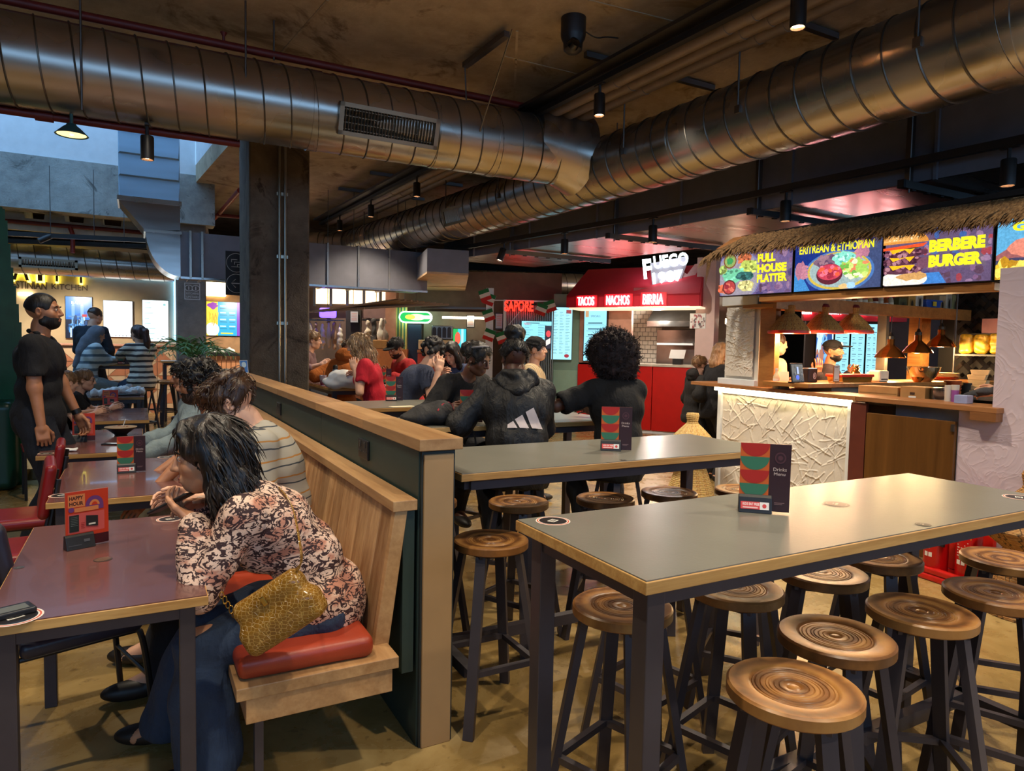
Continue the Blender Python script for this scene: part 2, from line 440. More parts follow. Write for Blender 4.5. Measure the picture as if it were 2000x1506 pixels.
def sdf_obj(name, s, mat, parent=None, loc=None, world=False):
    V, Q = s.mesh() if isinstance(s, SDF) else s
    if world:
        off = np.array(parent.location) if parent is not None else np.array([(V[:, 0].min()+V[:, 0].max())/2, (V[:, 1].min()+V[:, 1].max())/2, V[:, 2].min()])
        V = V-off
        if parent is None: loc = off
    me = mesh_np(name, V, Q); me.materials.append(mat); return link(name, me, parent, loc)

# ------------------------------------------------------------------ people
def ik(a, t, l1, l2, pole):
    a = np.asarray(a, float); t = np.asarray(t, float); d = t-a; L = np.linalg.norm(d); L2 = min(L, (l1+l2)*.999); d = d/L; t = a+d*L2
    x = (l1*l1-l2*l2+L2*L2)/(2*L2); h = math.sqrt(max(l1*l1-x*x, 1e-6)); p = np.asarray(pole, float); p = unit(p-d*(p@d)); return a+d*x+p*h, t
def euler_frame(yaw, pitch, roll):
    """columns right, forward, up; yaw left positive, pitch up positive (degrees)"""
    return np.array(Matrix.Rotation(rad(yaw), 3, 'Z')@Matrix.Rotation(rad(pitch), 3, 'X')@Matrix.Rotation(rad(roll), 3, 'Y'))
def hand_sdf(wrist, fwd, back, side, s, curl, vox, spread=.12, thumb=.6):
    """side=+1 right hand (thumb on -x of palm frame when back of hand is up and fingers forward)"""
    f = unit(fwd); b = unit(np.asarray(back, float)-f*(np.asarray(back, float)@f)); r = np.cross(f, b)*1.0   # r: to the right seen from the back
    if isinstance(curl, (int, float)): curl = [curl]*4
    S = SDF(vox, .010*s); w = np.asarray(wrist, float); Fm = np.stack([r, f, b], 1)
    S.rbox(w+f*.048*s, np.array([.040, .048, .014])*s, .013*s, Fm); S.cone(w-f*.03*s, w+f*.02*s, .026*s, .026*s, .015)
    th = -side
    for i in range(4):
        x = (th*(.030-.020*i))*s; base = w+f*.090*s+r*x; L = (.040, .045, .042, .032)[i]*s; rr = (.0092, .0095, .009, .008)[i]*s
        a = curl[i]*.45; d = f+r*(th*spread*(1.5-i)/1.5); p = base
        for j in range(3):
            q = unit(d)*math.cos(a)-b*math.sin(a); nx = p+q*L*(1, .72, .58)[j]; S.cone(p, nx, rr*(1-.1*j), rr*(1-.1*(j+1)), .004); p = nx; a += curl[i]*(.85, .7, .6)[j]
    p = w+f*.03*s+r*th*.034*s-b*.006*s; d = unit(r*th*thumb+f*.8-b*.45*curl[0])
    for L, r0, r1 in ((.038, .013, .0115), (.032, .0115, .010), (.026, .010, .0085)):
        q = p+d*L*s; S.cone(p, q, r0*s, r1*s, .008); p = q; d = unit(d+f*.35-r*th*.18*(1+curl[1]))
    return S
def head_sdf(c, H, s, vox, fem=0.0, age=1.0):
    S = SDF(vox, .02*s)
    def p(x, y, z): return c+H@(np.array([x, y, z])*s)
    S.ell(p(0, -.012, .032), np.array([.076, .096, .088])*s, H); S.ell(p(0, .028, -.035), np.array([.060-.004*fem, .066, .078])*s, H, .03*s)
    S.ell(p(0, .052, -.082), np.array([.036-.006*fem, .034, .028])*s, H, .025*s); S.cone(p(-.045, .01, -.07), p(.045, .01, -.07), .022*s, None, .03*s)
    S.cone(p(-.034, .077, .030), p(.034, .077, .030), .011*s, None, .014*s)
    for q in (-1, 1):
        S.ell(p(q*.031, .099, .010), np.array([.017, .014, .011])*s, H, .012*s, 's'); S.ell(p(q*.042, .058, -.022), np.array([.022, .026, .024])*s, H, .02*s)
        S.ell(p(q*.031, .0815, .010), np.array([.0135, .012, .0095])*s, H, .004*s)
        S.ell(p(q*.077, -.006, -.004), np.array([.010, .020, .032])*s, H@rotm('Z', -q*.35), .008*s); S.ell(p(q*.084, .0, -.002), np.array([.006, .010, .017])*s, H, .006*s, 's')
    S.cone(p(0, .090, .022), p(0, .111, -.022), .0065*s, .011*s, .010*s); S.cone(p(-.010, .099, -.027), p(.010, .099, -.027), .0085*s, None, .008*s)
    S.cone(p(-.018, .088, -.056), p(.018, .088, -.056), .0075*s, None, .006*s); S.cone(p(-.015, .088, -.066), p(.015, .088, -.066), .0085*s, None, .006*s)
    S.cone(p(-.024, .100, -.0608), p(.024, .100, -.0608), .0035*s, None, .003*s, 's')
    return S, p
class Person:
    """a figure facing local +Y; pose gives pelvis, lean, head turn, hand and foot targets in metres"""
    def __init__(P, name, label, loc, rz, height=1.72, pelvis=(0, 0, .9), lean=0, side=0, twist=0, head=(0, 0, 0), hands=None, feet=None, poles=None, knees=None,
                 build=1.0, fem=0.0, skin_m=None, vox=.016, vh=.006, curl=.5, palm=None, hfwd=None, headscale=1.0, neckfwd=0.0, shw=1.0, hunch=0):
        s = P.s = height/1.75; P.t = thing(name, label, 'person', loc, rz); P.vox = vox; P.vh = vh; P.fem = fem; P.skin = skin_m; P.b = build
        pel = P.pel = np.array(pelvis, float)
        def fr(l): return euler_frame(twist, -l, side)
        T0, T1, T2 = fr(lean*.55), fr(lean+hunch*.3), fr(lean+hunch)
        P.T1, P.T2, P.T0 = T1, T2, T0
        P.waist = pel+T0[:, 2]*.17*s; P.chest = P.waist+T1[:, 2]*.20*s; P.nb = P.chest+T2[:, 2]*.155*s
        sw = .168*s*shw*(1-.06*fem)
        P.sh = {1: P.nb+T2[:, 0]*sw-T2[:, 2]*.045*s, -1: P.nb-T2[:, 0]*sw-T2[:, 2]*.045*s}
        H = P.H = euler_frame(*head); hs = P.hs = s*headscale
        P.nt = P.nb+unit(T2[:, 2]*.5+H[:, 2]*.7+H[:, 1]*.25)*.085*s; P.hc = P.nt+H[:, 2]*.095*hs+H[:, 1]*(.022+neckfwd)*hs
        hands = hands or {}; feet = feet or {}; poles = poles or {}; knees = knees or {}
        P.el, P.wr, P.kn, P.an = {}, {}, {}, {}
        for q in (1, -1):
            tgt = hands.get(q, P.sh[q]+np.array([q*.06, .05, -.52])*s); P.el[q], P.wr[q] = ik(P.sh[q], tgt, .285*s, .255*s, poles.get(q, (q*.5, -.6, -.6)))
            hp = pel+T0[:, 0]*q*.09*s-np.array([0, 0, .03])*s; ft = feet.get(q, (pel[0]+q*.12, pel[1], .08*s)); P.kn[q], P.an[q] = ik(hp, ft, .44*s, .42*s, knees.get(q, (q*.15, 1, .1)))
        P.hip = {q: pel+T0[:, 0]*q*.09*s-np.array([0, 0, .03])*s for q in (1, -1)}
        hfwd = hfwd or {}; palm = palm or {}
        B = SDF(vox, .04*s); P.torso(B, 0.0); 
        B.path([P.nb-T2[:, 2]*.05*s, P.nt], [.062*s*(1-.1*fem), .050*s*(1-.12*fem)]); B.cone(P.nt, P.hc-H[:, 2]*.03*hs, .050*s*(1-.12*fem), .052*hs)
        for q in (1, -1):
            bb = .93+.07*build if fem == 0 else .9*build
            B.path([P.sh[q], P.el[q], P.wr[q]], [.050*s*bb, .040*s*bb, .027*s*bb], .03*s); P.legs(B, q, 0)
            B.path([P.an[q], P.an[q]+np.array([0, .13, -.045])*s], [.042*s, .03*s])
        parts = [B.mesh()]
        hsd, P.hp = head_sdf(P.hc, H, hs, vh, fem); parts.append(hsd.mesh())
        for q in (1, -1):
            f = unit(P.wr[q]-P.el[q]); f = np.asarray(hfwd.get(q, f), float); bk = np.asarray(palm.get(q, (q*.9, .2, .45)), float)
            c = curl.get(q, .5) if isinstance(curl, dict) else curl
            parts.append(hand_sdf(P.wr[q], f, bk, q, s*(1-.08*fem), c, min(.0055, vh)).mesh())
        P.body = sdf_obj('body', joinVQ(parts), skin_m, P.t)
    def torso(P, S, g, hem=None, kk=None):
        s = P.s; b = P.b; f = P.fem
        S.ell(P.pel, np.array([.165*b+.01*f, .120*b, .125])*s+g, P.T0, kk); S.ell(P.waist, np.array([.140*b-.012*f, .108*b, .14])*s+g, P.T1, kk)
        S.ell(P.chest+P.T2[:, 1]*.008*s, np.array([.162*b-.014*f, .118*b, .16])*s+g, P.T2, kk)
        for q in (1, -1):
            S.cone(P.nb-P.T2[:, 2]*.03*s, P.sh[q], .050*s+g*.7, .050*s+g*.8, kk); S.cone(P.sh[q]*.75+P.chest*.25, P.chest+P.T2[:, 0]*q*.09*s, .06*s+g*.6, .07*s+g, kk)
            if f: S.ell(P.chest+(P.T2[:, 0]*q*.065+P.T2[:, 1]*.10-P.T2[:, 2]*.02)*s, np.array([.058, .055, .062])*s+g, P.T2, kk)
    def legs(P, S, q, g, flare=0.0, upto=1.0, kk=None):
        s = P.s; b = P.b; a = P.kn[q]*(1-upto)+P.an[q]*upto if upto < 1 else P.an[q]
        S.path([P.hip[q], P.hip[q]*.5+P.kn[q]*.5, P.kn[q], P.kn[q]*.55+a*.45, a], [.088*s*b+g, .078*s*b+g, .056*s*b+g, .054*s*b+g+flare*.6, .036*s*b+g+flare], kk)
    def part(P, name, S, mat): return sdf_obj(name, S, mat, P.t)
    def shirt(P, mat, sleeve=.55, g=.014, hem=.13, neck=.062, name='shirt', fold=.004, vox=None, loose=0.0, vneck=0, extra=None, freq=34, cuff=0.0):
        s = P.s; S = SDF(vox or P.vox, .035*s); P.torso(S, g+loose*.4); S.cone(P.pel, P.pel-P.T0[:, 2]*.04*s, .13*s*P.b+g+loose*.4, .13*s*P.b+g+loose)
        for q in (1, -1):
            a, e, w = P.sh[q], P.el[q], P.wr[q]; r = (.052+.01*(P.b-1))*s+g
            if sleeve <= 1: S.path([a, a+(e-a)*sleeve], [r, r*.98+loose*.6], .03)
            else: S.path([a, e, e+(w-e)*(sleeve-1)], [r, r*.9+loose*.4, r*.72+loose*.3+cuff], .03)
            if extra: extra(S, q)
        S.half(P.pel-P.T0[:, 2]*hem*s, -P.T0[:, 2])
        for q in (1, -1):
            a, e, w = P.sh[q], P.el[q], P.wr[q]
            if sleeve <= 1:
                d = unit(e-a); c = a+(e-a)*sleeve; S.ell(c+d*.055*s, np.array([.072, .072, .055])*s, frame_z(d), .003, 's')
        d = unit(P.nt-P.nb); c = P.nb+d*.02*s+P.T2[:, 1]*.012*s; S.ell(c+d*.05*s, np.array([neck, neck*(1+.25*vneck), .075+.05*vneck])*s, frame_z(unit(d+P.T2[:, 1]*.35)), .006, 's')
        if fold: S.warp = waves(9, freq, fold, seed=hash_i(P.t['label']), stretch=(1, 1, .55))
        return P.part(name, S, mat)
    def trousers(P, mat, g=.016, flare=0.0, upto=1.0, name='trousers', fold=.004, vox=None):
        s = P.s; S = SDF(vox or P.vox, .03*s); S.ell(P.pel, np.array([.164*P.b, .121*P.b, .12])*s+g*.3, P.T0)
        for q in (1, -1): P.legs(S, q, g, flare, upto)
        S.half(P.pel+P.T0[:, 2]*.10*s, P.T0[:, 2])
        if upto >= 1: S.half((0, 0, min(P.an[1][2], P.an[-1][2])-.035*s), (0, 0, -1))
        if fold: S.warp = waves(8, 26, fold, 3)
        return P.part(name, S, mat)
    def shoes(P, mat, sole=None):
        s = P.s
        for q in (1, -1):
            S = SDF(.008, .02); a = P.an[q]; d = unit(np.array([(a-P.kn[q])[0]*.2+q*.15, 1, 0])) if True else None
            Fm = np.stack([np.cross(d, (0, 0, 1)), d, (0, 0, 1)], 1); z = a[2]-.045*s
            S.ell(a+np.array([0, 0, -.02])*s, np.array([.046, .055, .05])*s, Fm); S.ell(np.array([a[0], a[1], z])+d*.09*s, np.array([.050, .125, .042])*s, Fm); S.half((0, 0, a[2]-.078*s), (0, 0, -1))
            sdf_obj('shoe', S, mat, P.t)
    def eyes(P, brow, iris=(40, 26, 18), white=True, lips=None, closed=False):
        p, H, s = P.hp, P.H, P.hs; wm = M('eye_white', (215, 208, 200), .25); im = M('iris_%d_%d_%d' % iris, iris, .15)
        ball = [(.0105*math.sin(t), -.0105*math.cos(t)) for t in np.linspace(0, PI, 8)]; ball[0] = (0, ball[0][1]); ball[-1] = (0, ball[-1][1]); Rm = frame_z(H[:, 1])
        for q in (-1, 1):
            mb = MB(); mb.lathe([(r*s, z*s) for r, z in ball], p(q*.031, .0838, .0095), 12); mb.k = 1
            mb.lathe([(0, .0108*s), (.0045*s, .0103*s), (.0055*s, .009*s)][::-1], p(q*.031, .0842, .0095), 10, Rm); mb.build('eye', [wm, im], P.t, smooth=True)
            MB().tube([p(q*.015, .0945, .0275), p(q*.031, .0945, .033), p(q*.049, .084, .0265)], [.0038*s, .0046*s, .002*s], 6).build('eyebrow', brow, P.t, smooth=True)
        if lips is not None:
            mb = MB(); mb.tube([p(-.021, .088, -.0605), p(-.009, .0965, -.0565), p(0, .0975, -.058), p(.009, .0965, -.0565), p(.021, .088, -.0605)], [.002*s, .0042*s, .0042*s, .0042*s, .002*s], 6)
            mb.tube([p(-.020, .088, -.062), p(-.008, .0955, -.0665), p(.008, .0955, -.0665), p(.020, .088, -.062)], [.002*s, .0058*s, .0058*s, .002*s], 6); mb.build('lips', lips, P.t, smooth=True)
    def hair(P, mat, th=.014, style=None, vox=None, warp=.004, freq=90, name='hair', cut=True, fore=0.0, low=-.02):
        """cap of hair over the cranium, open at the face; style(S, p, s, H) adds locks"""
        p, H, s = P.hp, P.H, P.hs; S = SDF(vox or max(P.vh, .006), .02*s); S.ell(p(0, -.014, .036), (np.array([.077, .097, .089])+th)*s, H)
        S.ell(p(0, -.05, -.015), (np.array([.066, .06, .07])+th*.5)*s, H)
        if cut:
            S.ell(p(0, .105, -.035+fore), np.array([.074, .075, .105])*s, H, .012*s, 's'); S.half(p(0, 0, low), -(H[:, 2]*1.0+H[:, 1]*.55), .01)
            for q in (1, -1): S.ell(p(q*.088, .012, -.012), np.array([.03, .032, .036])*s, H, .008*s, 's')
        if style: style(S, p, s, H)
        if warp: S.warp = waves(10, freq, warp, 5, (1, 1, .35))
        return P.part(name, S, mat)
    def beard(P, mat, th=.006, full=True):
        p, H, s = P.hp, P.H, P.hs; S = SDF(max(P.vh, .005), .015*s)
        S.ell(p(0, .030, -.042), (np.array([.060, .066, .076])+th)*s, H); S.ell(p(0, .052, -.082), (np.array([.036, .034, .028])+th*1.3)*s, H)
        S.cone(p(-.045, .01, -.07), p(.045, .01, -.07), (.022+th)*s, None); S.cone(p(-.022, .088, -.046), p(.022, .088, -.046), .008*s)
        S.half(p(0, .0, -.011 if full else -.03), H[:, 2]+H[:, 1]*.375, .006)
        S.ell(p(0, .105, -.06), np.array([.023, .022, .011])*s, H, .004*s, 's'); S.half(p(0, -.035, 0), -H[:, 1], .01)
        return P.part('beard', S, mat)
    def strands(P, obj, mat, n, L, comb, r=.0022, lift=.006, seed=1, name='hair_strands', curlf=0.0, jit=.25, keep=None):
        """loose tapered locks growing on the hair surface, following comb(point, normal) in head coordinates"""
        rs = np.random.RandomState(seed); me = obj.data; nv = len(me.vertices); V = np.empty(nv*3, np.float32); me.vertices.foreach_get('co', V); V = V.reshape(-1, 3)
        N = np.empty(nv*3, np.float32); me.vertices.foreach_get('normal', N); N = N.reshape(-1, 3); mb = MB()
        for i in rs.choice(nv, min(n, nv), replace=False):
            if keep is not None and not keep((P.H.T@(V[i]-P.hc))/P.hs): continue
            pt = V[i].astype(float); nn = N[i].astype(float); pts = [pt-nn*.004]; q = pt.copy(); l = L*rs.uniform(.6, 1.3); d = None
            for k in range(4):
                t = comb((P.H.T@(q-P.hc))/P.hs, P.H.T@nn); t = P.H@t; t = t-nn*(t@nn)*.8; t = unit(t)+rs.normal(size=3)*jit+nn*lift/l*3*(1 if k < 2 else -.6)
                if curlf: t = unit(t+np.array([math.sin(k*2+i), math.cos(k*1.7+i), math.sin(k*2.3+2*i)])*curlf)
                q = q+unit(t)*l/4; pts.append(q.copy())
            rr = r*rs.uniform(.7, 1.4); mb.tube(pts, [rr, rr*1.2, rr, rr*.7, rr*.15], 4, caps=False)
        return mb.build(name, mat, P.t, smooth=True)
def frame_z(d):
    d = unit(d); u = np.array([0, 0, 1.]) if abs(d[2]) < .9 else np.array([1., 0, 0]); x = unit(np.cross(u, d)); return np.stack([x, np.cross(d, x), d], 1)
def hash_i(t): return sum((i+1)*ord(c) for i, c in enumerate(t)) % 9973

# ------------------------------------------------------------------ flat print: shapes with their own colour
_txt = {}
def text_mesh(body, bold=0.0):
    key = (body, bold)
    if key in _txt: return _txt[key]
    c = bpy.data.curves.new('lettering', 'FONT'); c.body = body; c.size = 1.0; c.offset = bold; c.resolution_u = 3; c.fill_mode = 'FRONT'
    o = bpy.data.objects.new('lettering', c); COL.objects.link(o)
    dg = bpy.context.evaluated_depsgraph_get(); me = bpy.data.meshes.new_from_object(o.evaluated_get(dg))
    V = np.array([v.co[:2] for v in me.vertices]).reshape(-1, 2); Fc = [tuple(p.vertices) for p in me.polygons]
    bpy.data.objects.remove(o); bpy.data.curves.remove(c); bpy.data.meshes.remove(me)
    if len(V): V = V-V.min(0)
    w, h = (V.max(0) if len(V) else (1, 1)); _txt[key] = (V, Fc, float(w), float(h)); return _txt[key]
class Art:
    """2-D artwork on a panel (u right, v up, metres); layers are lifted a hair apart"""
    def __init__(s): s.v = []; s.f = []; s.c = []; s.z = 0
    def poly(s, pts, col):
        b = len(s.v); s.z += 1; h = s.z*.00022; s.v += [(float(a), float(c), h) for a, c in pts]; s.f.append(tuple(range(b, b+len(pts)))); s.c.append(lin(col)); return s
    def rect(s, x0, y0, x1, y1, col): return s.poly([(x0, y0), (x1, y0), (x1, y1), (x0, y1)], col)
    def ell(s, x, y, rx, ry, col, a0=0, a1=2*PI, n=24):
        return s.poly([(x+rx*math.cos(a0+(a1-a0)*i/n), y+ry*math.sin(a0+(a1-a0)*i/n)) for i in range(n+(0 if abs(a1-a0-2*PI) < 1e-6 else 1))], col)
    def blob(s, x, y, rx, ry, col, seed=0, n=16, j=.25):
        r = random.Random(seed); return s.poly([(x+rx*math.cos(2*PI*i/n)*(1+r.uniform(-j, j)), y+ry*math.sin(2*PI*i/n)*(1+r.uniform(-j, j))) for i in range(n)], col)
    def text(s, t, x, y, w, h, col, bold=.0):
        V, Fc, tw, th = text_mesh(t, bold); b = len(s.v); s.z += 1; z = s.z*.00022
        s.v += [(x+a/tw*w, y+c/th*h, z) for a, c in V]; s.f += [tuple(b+i for i in f) for f in Fc]; s.c += [lin(col)]*len(Fc); return s
    def build(s, name, mat, fn, parent=None, world=False, loc=None):
        """fn(u, v, lift) -> 3-D"""
        V = np.array([fn(*p) for p in s.v], float); off = np.zeros(3)
        if world: off = np.array(parent.location) if parent is not None else np.array([(V[:, 0].min()+V[:, 0].max())/2, (V[:, 1].min()+V[:, 1].max())/2, V[:, 2].min()])
        me = bpy.data.meshes.new(name); me.from_pydata([tuple(p) for p in V-off], [], s.f); at = me.color_attributes.new('Col', 'FLOAT_COLOR', 'CORNER')
        buf = []
        for f, c in zip(s.f, s.c): buf += [c[0], c[1], c[2], 1.0]*len(f)
        at.data.foreach_set('color', buf); me.materials.append(mat); me.update()
        return link(name, me, parent, off if (world and parent is None) else loc)
# ------------------------------------------------------------------ pre-cut lettering
for _s, _b in [('FULL', .06), ('HOUSE', .06), ('PLATTER', .06), ('ERITREAN & ETHIOPIAN', .03), ('BERBERE', .07), ('BURGER', .07), ('GRILL', .05), ('Drinks', 0), ('Menu', 0), ('HAPPY', .03), ('HOUR', .03), ('BAR', 0), ('F', .03), ('UEGO', .03), ('1987', .03), ('TACOS', 0), ('NACHOS', 0), ('BIRRIA', 0), ('CHURROS', 0), ('SAPORE', .03), ('A', .02), ('I', .02), ('T', .02), ('Y', .02), ('B', .02), ('PALESTINIAN', .01), ('KITCHEN', .01), ('BAITY', .0), ('SPECIALS', 0), ('KIDS EAT FREE', .02), ('MORE', 0), ('KITCHENS', 0), ('UPSTAIRS', 0), ('CO2', .02), ('MENU', 0)]: text_mesh(_s, _b)
# ------------------------------------------------------------------ setting materials
m_floor = floor_mat()
m_ceil = concrete('ceiling_concrete', (142, 124, 100), (198, 180, 152), .9, .8, (120, 100, 76))
m_col = concrete('column_concrete', (70, 60, 50), (118, 104, 88), .9, 1.3, (58, 46, 36), .9)
m_beamc = concrete('beam_concrete', (120, 122, 118), (182, 184, 178), .9, 1.2, (74, 74, 70), .9)
m_white = M('white_paint', (226, 230, 232), .7, var=.05)
m_dark = M('dark_wall', (46, 42, 40), .8)
m_black = M('black_powder_coat', (26, 24, 25), .42, var=.1)
m_steel = M('dark_steel', (72, 66, 70), .38, .35, var=.12)
m_galv = galv('galvanised_duct', (176, 170, 162), .27)
m_galvp = galv('galvanised_sheet', (168, 166, 164), .2, (.5, 3, 3))
m_strut = galv('strut_steel', (110, 106, 104), .4)
m_red = M('red_sprinkler_paint', (104, 26, 22), .5)
m_grey = M('grey_painted_duct', (112, 112, 122), .5, var=.08)
m_pipe = M('grey_pipe', (126, 110, 96), .45)
m_green = M('dark_green_board', (44, 60, 54), .5, var=.08)
m_oak = wood('pale_oak', (158, 116, 74), (198, 158, 110), 1, 1.0)
m_plank = wood('bench_plank', (152, 108, 68), (214, 174, 126), 2, 1.3, .5)
m_endp = M('cream_end_panel', (166, 132, 90), .6, var=.06)
m_leather = M('red_brown_leather', (158, 58, 34), .38, var=.1, bump=.25, bs=220, bd=.002)

def struct(name, mb, mat, **kw):
    o = mb.build(name, mat, world=True, **kw); o['kind'] = 'structure'; return o
struct('floor', MB().bx(-9, 16, -4, 21, -.1, 0), m_floor)
struct('floor_platform', MB().bx(-9, 1.0, 8.9, 21, 0, .12).bx(1.0, 3.6, 13.2, 21, 0, .12), m_floor)
# ceiling slab with the daylight void
ve = lambda Y: 1.43-.0836*(Y-7.2); VY = 9.0
cz = 4.28
mb = MB(); mb.bx(-9, 16, -4, VY, cz, cz+.3)
mb.prism([(ve(VY), VY), (16, VY), (16, 21), (ve(21), 21)], lambda a, b, t: (a, b, t), cz, cz+.3)
ceil = struct('ceiling', mb, m_ceil)
mb = MB().bx(-9, ve(13.3)+.1, 13.6, 21, 3.95, 4.2); ceil2 = struct('ceiling_back', mb, m_ceil)
mb = MB()
struct('wall_void_far', MB().bx(-9, ve(13.3), 13.32, 13.6, 4.35, 7.6), m_white)
struct('beam_void', MB().bx(-9, ve(13.3)+.3, 13.3, 13.7, 3.56, 4.4), m_beamc)
mb = MB(); mb.prism([(ve(VY), VY), (ve(VY)+.25, VY), (ve(13.3)+.25, 13.3), (ve(13.3), 13.3)], lambda a, b, t: (a, b, t), cz+.3, 7.6)
struct('wall_void_right', mb, m_white)
struct('wall_void_front', MB().bx(-9, ve(VY)+.25, VY-.2, VY, cz+.3, 7.6), m_white)
struct('wall_left', MB().bx(-9.2, -9, -4, 21, 0, 7.6), m_dark)
struct('wall_back', MB().bx(-9, 16, -4.2, -4, 0, 2.2).bx(-9, 16, -4.2, -4, 4.0, cz), m_white)
for i in range(6): struct('window_%d' % (i+1), MB().bx(-6+i*3.2-.05, -6+i*3.2+.05, -4.15, -4.05, 2.2, 4.0), m_black)
struct('wall_right', MB().bx(16, 16.2, -4, 21, 0, cz), m_dark)
struct('wall_far', MB().bx(-9, 16, 21, 21.2, 0, cz), m_dark)
# formwork seams on the slab
mb = MB()
for a, b in (((640, 0), (545, 108)), ((1150, 0), (1460, 78)), ((1010, 60), (1000, 300)), ((985, 110), (1150, 150))):
    p, q = wz(*a, cz), wz(*b, cz); mb.bar(p, q, .022, .012)
o = mb.build('trim_1', m_ceil, world=True); o['kind'] = 'structure'
# coffers beyond the beam
for i in range(9):
    x = -3.6+i*.56; mb = MB()
    mb.prism([(x, 3.5), (x+.30, 3.5), (x+.24, 3.95), (x+.06, 3.95)], lambda a, b, t: (a, t, b), 14.0, 15.3)
    o = mb.build('coffer_rib', M('coffer_paint', (206, 200, 186), .7), ceil2, world=True)
mb = MB().bx(-9, 1.2, 13.95, 14.05, 3.3, 3.5); mb.build('coffer_edge', M('coffer_paint'), ceil2, world=True)

# ------------------------------------------------------------------ column
c = thing('concrete_column', 'bare concrete column standing behind the wood-capped partition', 'column', (1.43, 8.6, 0))
MB().bx(1.10, 1.76, 8.18, 9.02, 0, cz).build('shaft', m_col, c, world=True, bevel=.02)
mb = MB()
for px in (546, 557):
    p = wy(px, 500, 8.13); mb.cyl((p[0], 8.13, 0.2), (p[0], 8.13, cz), .016, n=8)
    for z in (1.0, 1.75, 2.5, 3.2): mb.box((p[0], 8.15, z), (.06, .04, .035))
mb.build('conduit', galv('conduit_steel', (168, 164, 150), .3), c, world=True, smooth=True)

# ------------------------------------------------------------------ ducts
def arc(pts, step=.05):
    P = [np.asarray(p, float) for p in pts]; out = [P[0]]
    for a, b in zip(P, P[1:]):
        n = max(1, int(np.linalg.norm(b-a)/step))
        for i in range(1, n+1): out.append(a+(b-a)*i/n)
    return out
def smooth_path(pts, it=2):
    P = [np.asarray(p, float) for p in pts]
    for _ in range(it):
        Q = [P[0]]
        for a, b in zip(P, P[1:]): Q += [a*.75+b*.25, a*.25+b*.75]
        Q.append(P[-1]); P = Q
    return P
def duct(name, label, pts, r, pitch=.22, couplings=(), group=None, tilt=0.0):
    P = arc(pts, .06); mid = P[len(P)//2]; t = thing(name, label, 'duct', (mid[0], mid[1], mid[2]-r), group=group)
    pp = [np.asarray(p, float) for p in pts]
    MB().tube(pp, r, 56).build('duct_wall', m_galv, t, smooth=True, world=True)
    L = [0]
    for a, b in zip(P, P[1:]): L.append(L[-1]+np.linalg.norm(b-a))
    P = np.array(P); L = np.array(L); N = int(L[-1]/pitch*36); H = []
    for i in range(N):
        l = i*pitch/36; k = min(np.searchsorted(L, l, side='right')-1, len(P)-2); c_ = P[k]+(P[k+1]-P[k])*((l-L[k])/max(L[k+1]-L[k], 1e-6)); d = unit(P[k+1]-P[k])
        x = unit(np.cross((0, 0, 1.), d)); y = np.cross(d, x); a = 2*PI*i/36
        H.append(c_+(r+.002)*(math.cos(a)*x+math.sin(a)*y))
    MB().tube(H, .0075, 5, caps=True).build('seam', galv('duct_seam', (110, 104, 96), .4), t, smooth=True, world=True)
    for l in couplings:
        k = min(np.searchsorted(L, l, side='right')-1, len(P)-2); d = unit(P[k+1]-P[k]); MB().cyl(P[k]-d*.05, P[k]+d*.05, r+.007, n=56).build('coupling', m_galv, t, smooth=True, world=True)
    return t
def grille(parent, c, u, v, n, w, h, nf=26, name='air_grille'):
    """vent plate of width w along u, height h along v, facing n"""
    c, u, v, n = (np.asarray(q, float) for q in (c, u, v, n)); Rm = np.stack([u, v, n], 1)
    mb = MB()
    for s_ in (-1, 1): mb.box(c+v*s_*(h/2-.018), (w, .036, .02), Rm); mb.box(c+u*s_*(w/2-.02), (.04, h, .02), Rm)
    for s_ in (-1, 1): mb.box(c+v*s_*(h/2-.01)-n*.03, (w, .012, .07), Rm); mb.box(c+u*s_*(w/2-.01)-n*.03, (.012, h, .07), Rm)
    g = mb.build(name, galv('grille_frame', (158, 146, 128), .4), parent, world=True)
    mb = MB().box(c-n*.03, (w-.05, h-.05, .01), Rm); q = mb.build('backing', M('vent_dark', (18, 16, 16), .8), parent, world=True)
    mb = MB()
    for i in range(nf):
        a = (i+.5)/nf-.5; mb.box(c+u*a*(w-.08)-n*.008, (.004, h-.07, .022), Rm@rotm('Y', .5))
    for j in (-.3, -.1, .1, .3): mb.box(c+v*j*h-n*.015, (w-.08, .004, .012), Rm)
    o = mb.build('grille_fins', galv('grille_fin', (176, 166, 150), .35), parent, world=True); o['kind'] = 'stuff'
d1 = duct('spiral_duct', 'large spiral steel duct crossing the picture above the concrete column', [(-6, 6.40, 3.6), (0, 6.40, 3.6), (4.0, 6.30, 3.6)], .335, couplings=(5.0, 7.4, 8.6, 9.2))
nn = unit((0, -.945, -.327)); cc = np.array([1.98, 6.38, 3.6])+nn*.385
grille(d1, cc+np.array([.02, 0, .0]), (1, 0, 0), np.cross((1, 0, 0), -nn)*-1 if False else unit(np.cross(nn, (1, 0, 0))), nn, .92, .27, 30)
MB().lathe([(.335, -.55), (.345, -.45), (.36, -.2), (.40, 0.0), (.42, .06)], (4.12, 6.29, 3.6), 40, frame_z((1, -.02, -.12))).build('saddle', m_galv, d1, smooth=True, world=True)
d2p = [(4.54, -2, 3.45), (4.51, 3, 3.45), (4.46, 5.2, 3.45), (4.32, 8.2, 3.45), (4.08, 10.6, 3.45), (3.78, 13.5, 3.45)]
d2 = duct('spiral_duct', 'long spiral steel duct running from upper right into the depth of the hall', d2p, .325, couplings=(1.2, 4.2, 6.95, 8.2, 11.2, 14.0))
pv = wx(892, 413, 4.02); nv = unit((-.92, -.30, -.25)); uv = unit((-.09, 1, 0)); uv = unit(uv-nv*(uv@nv))
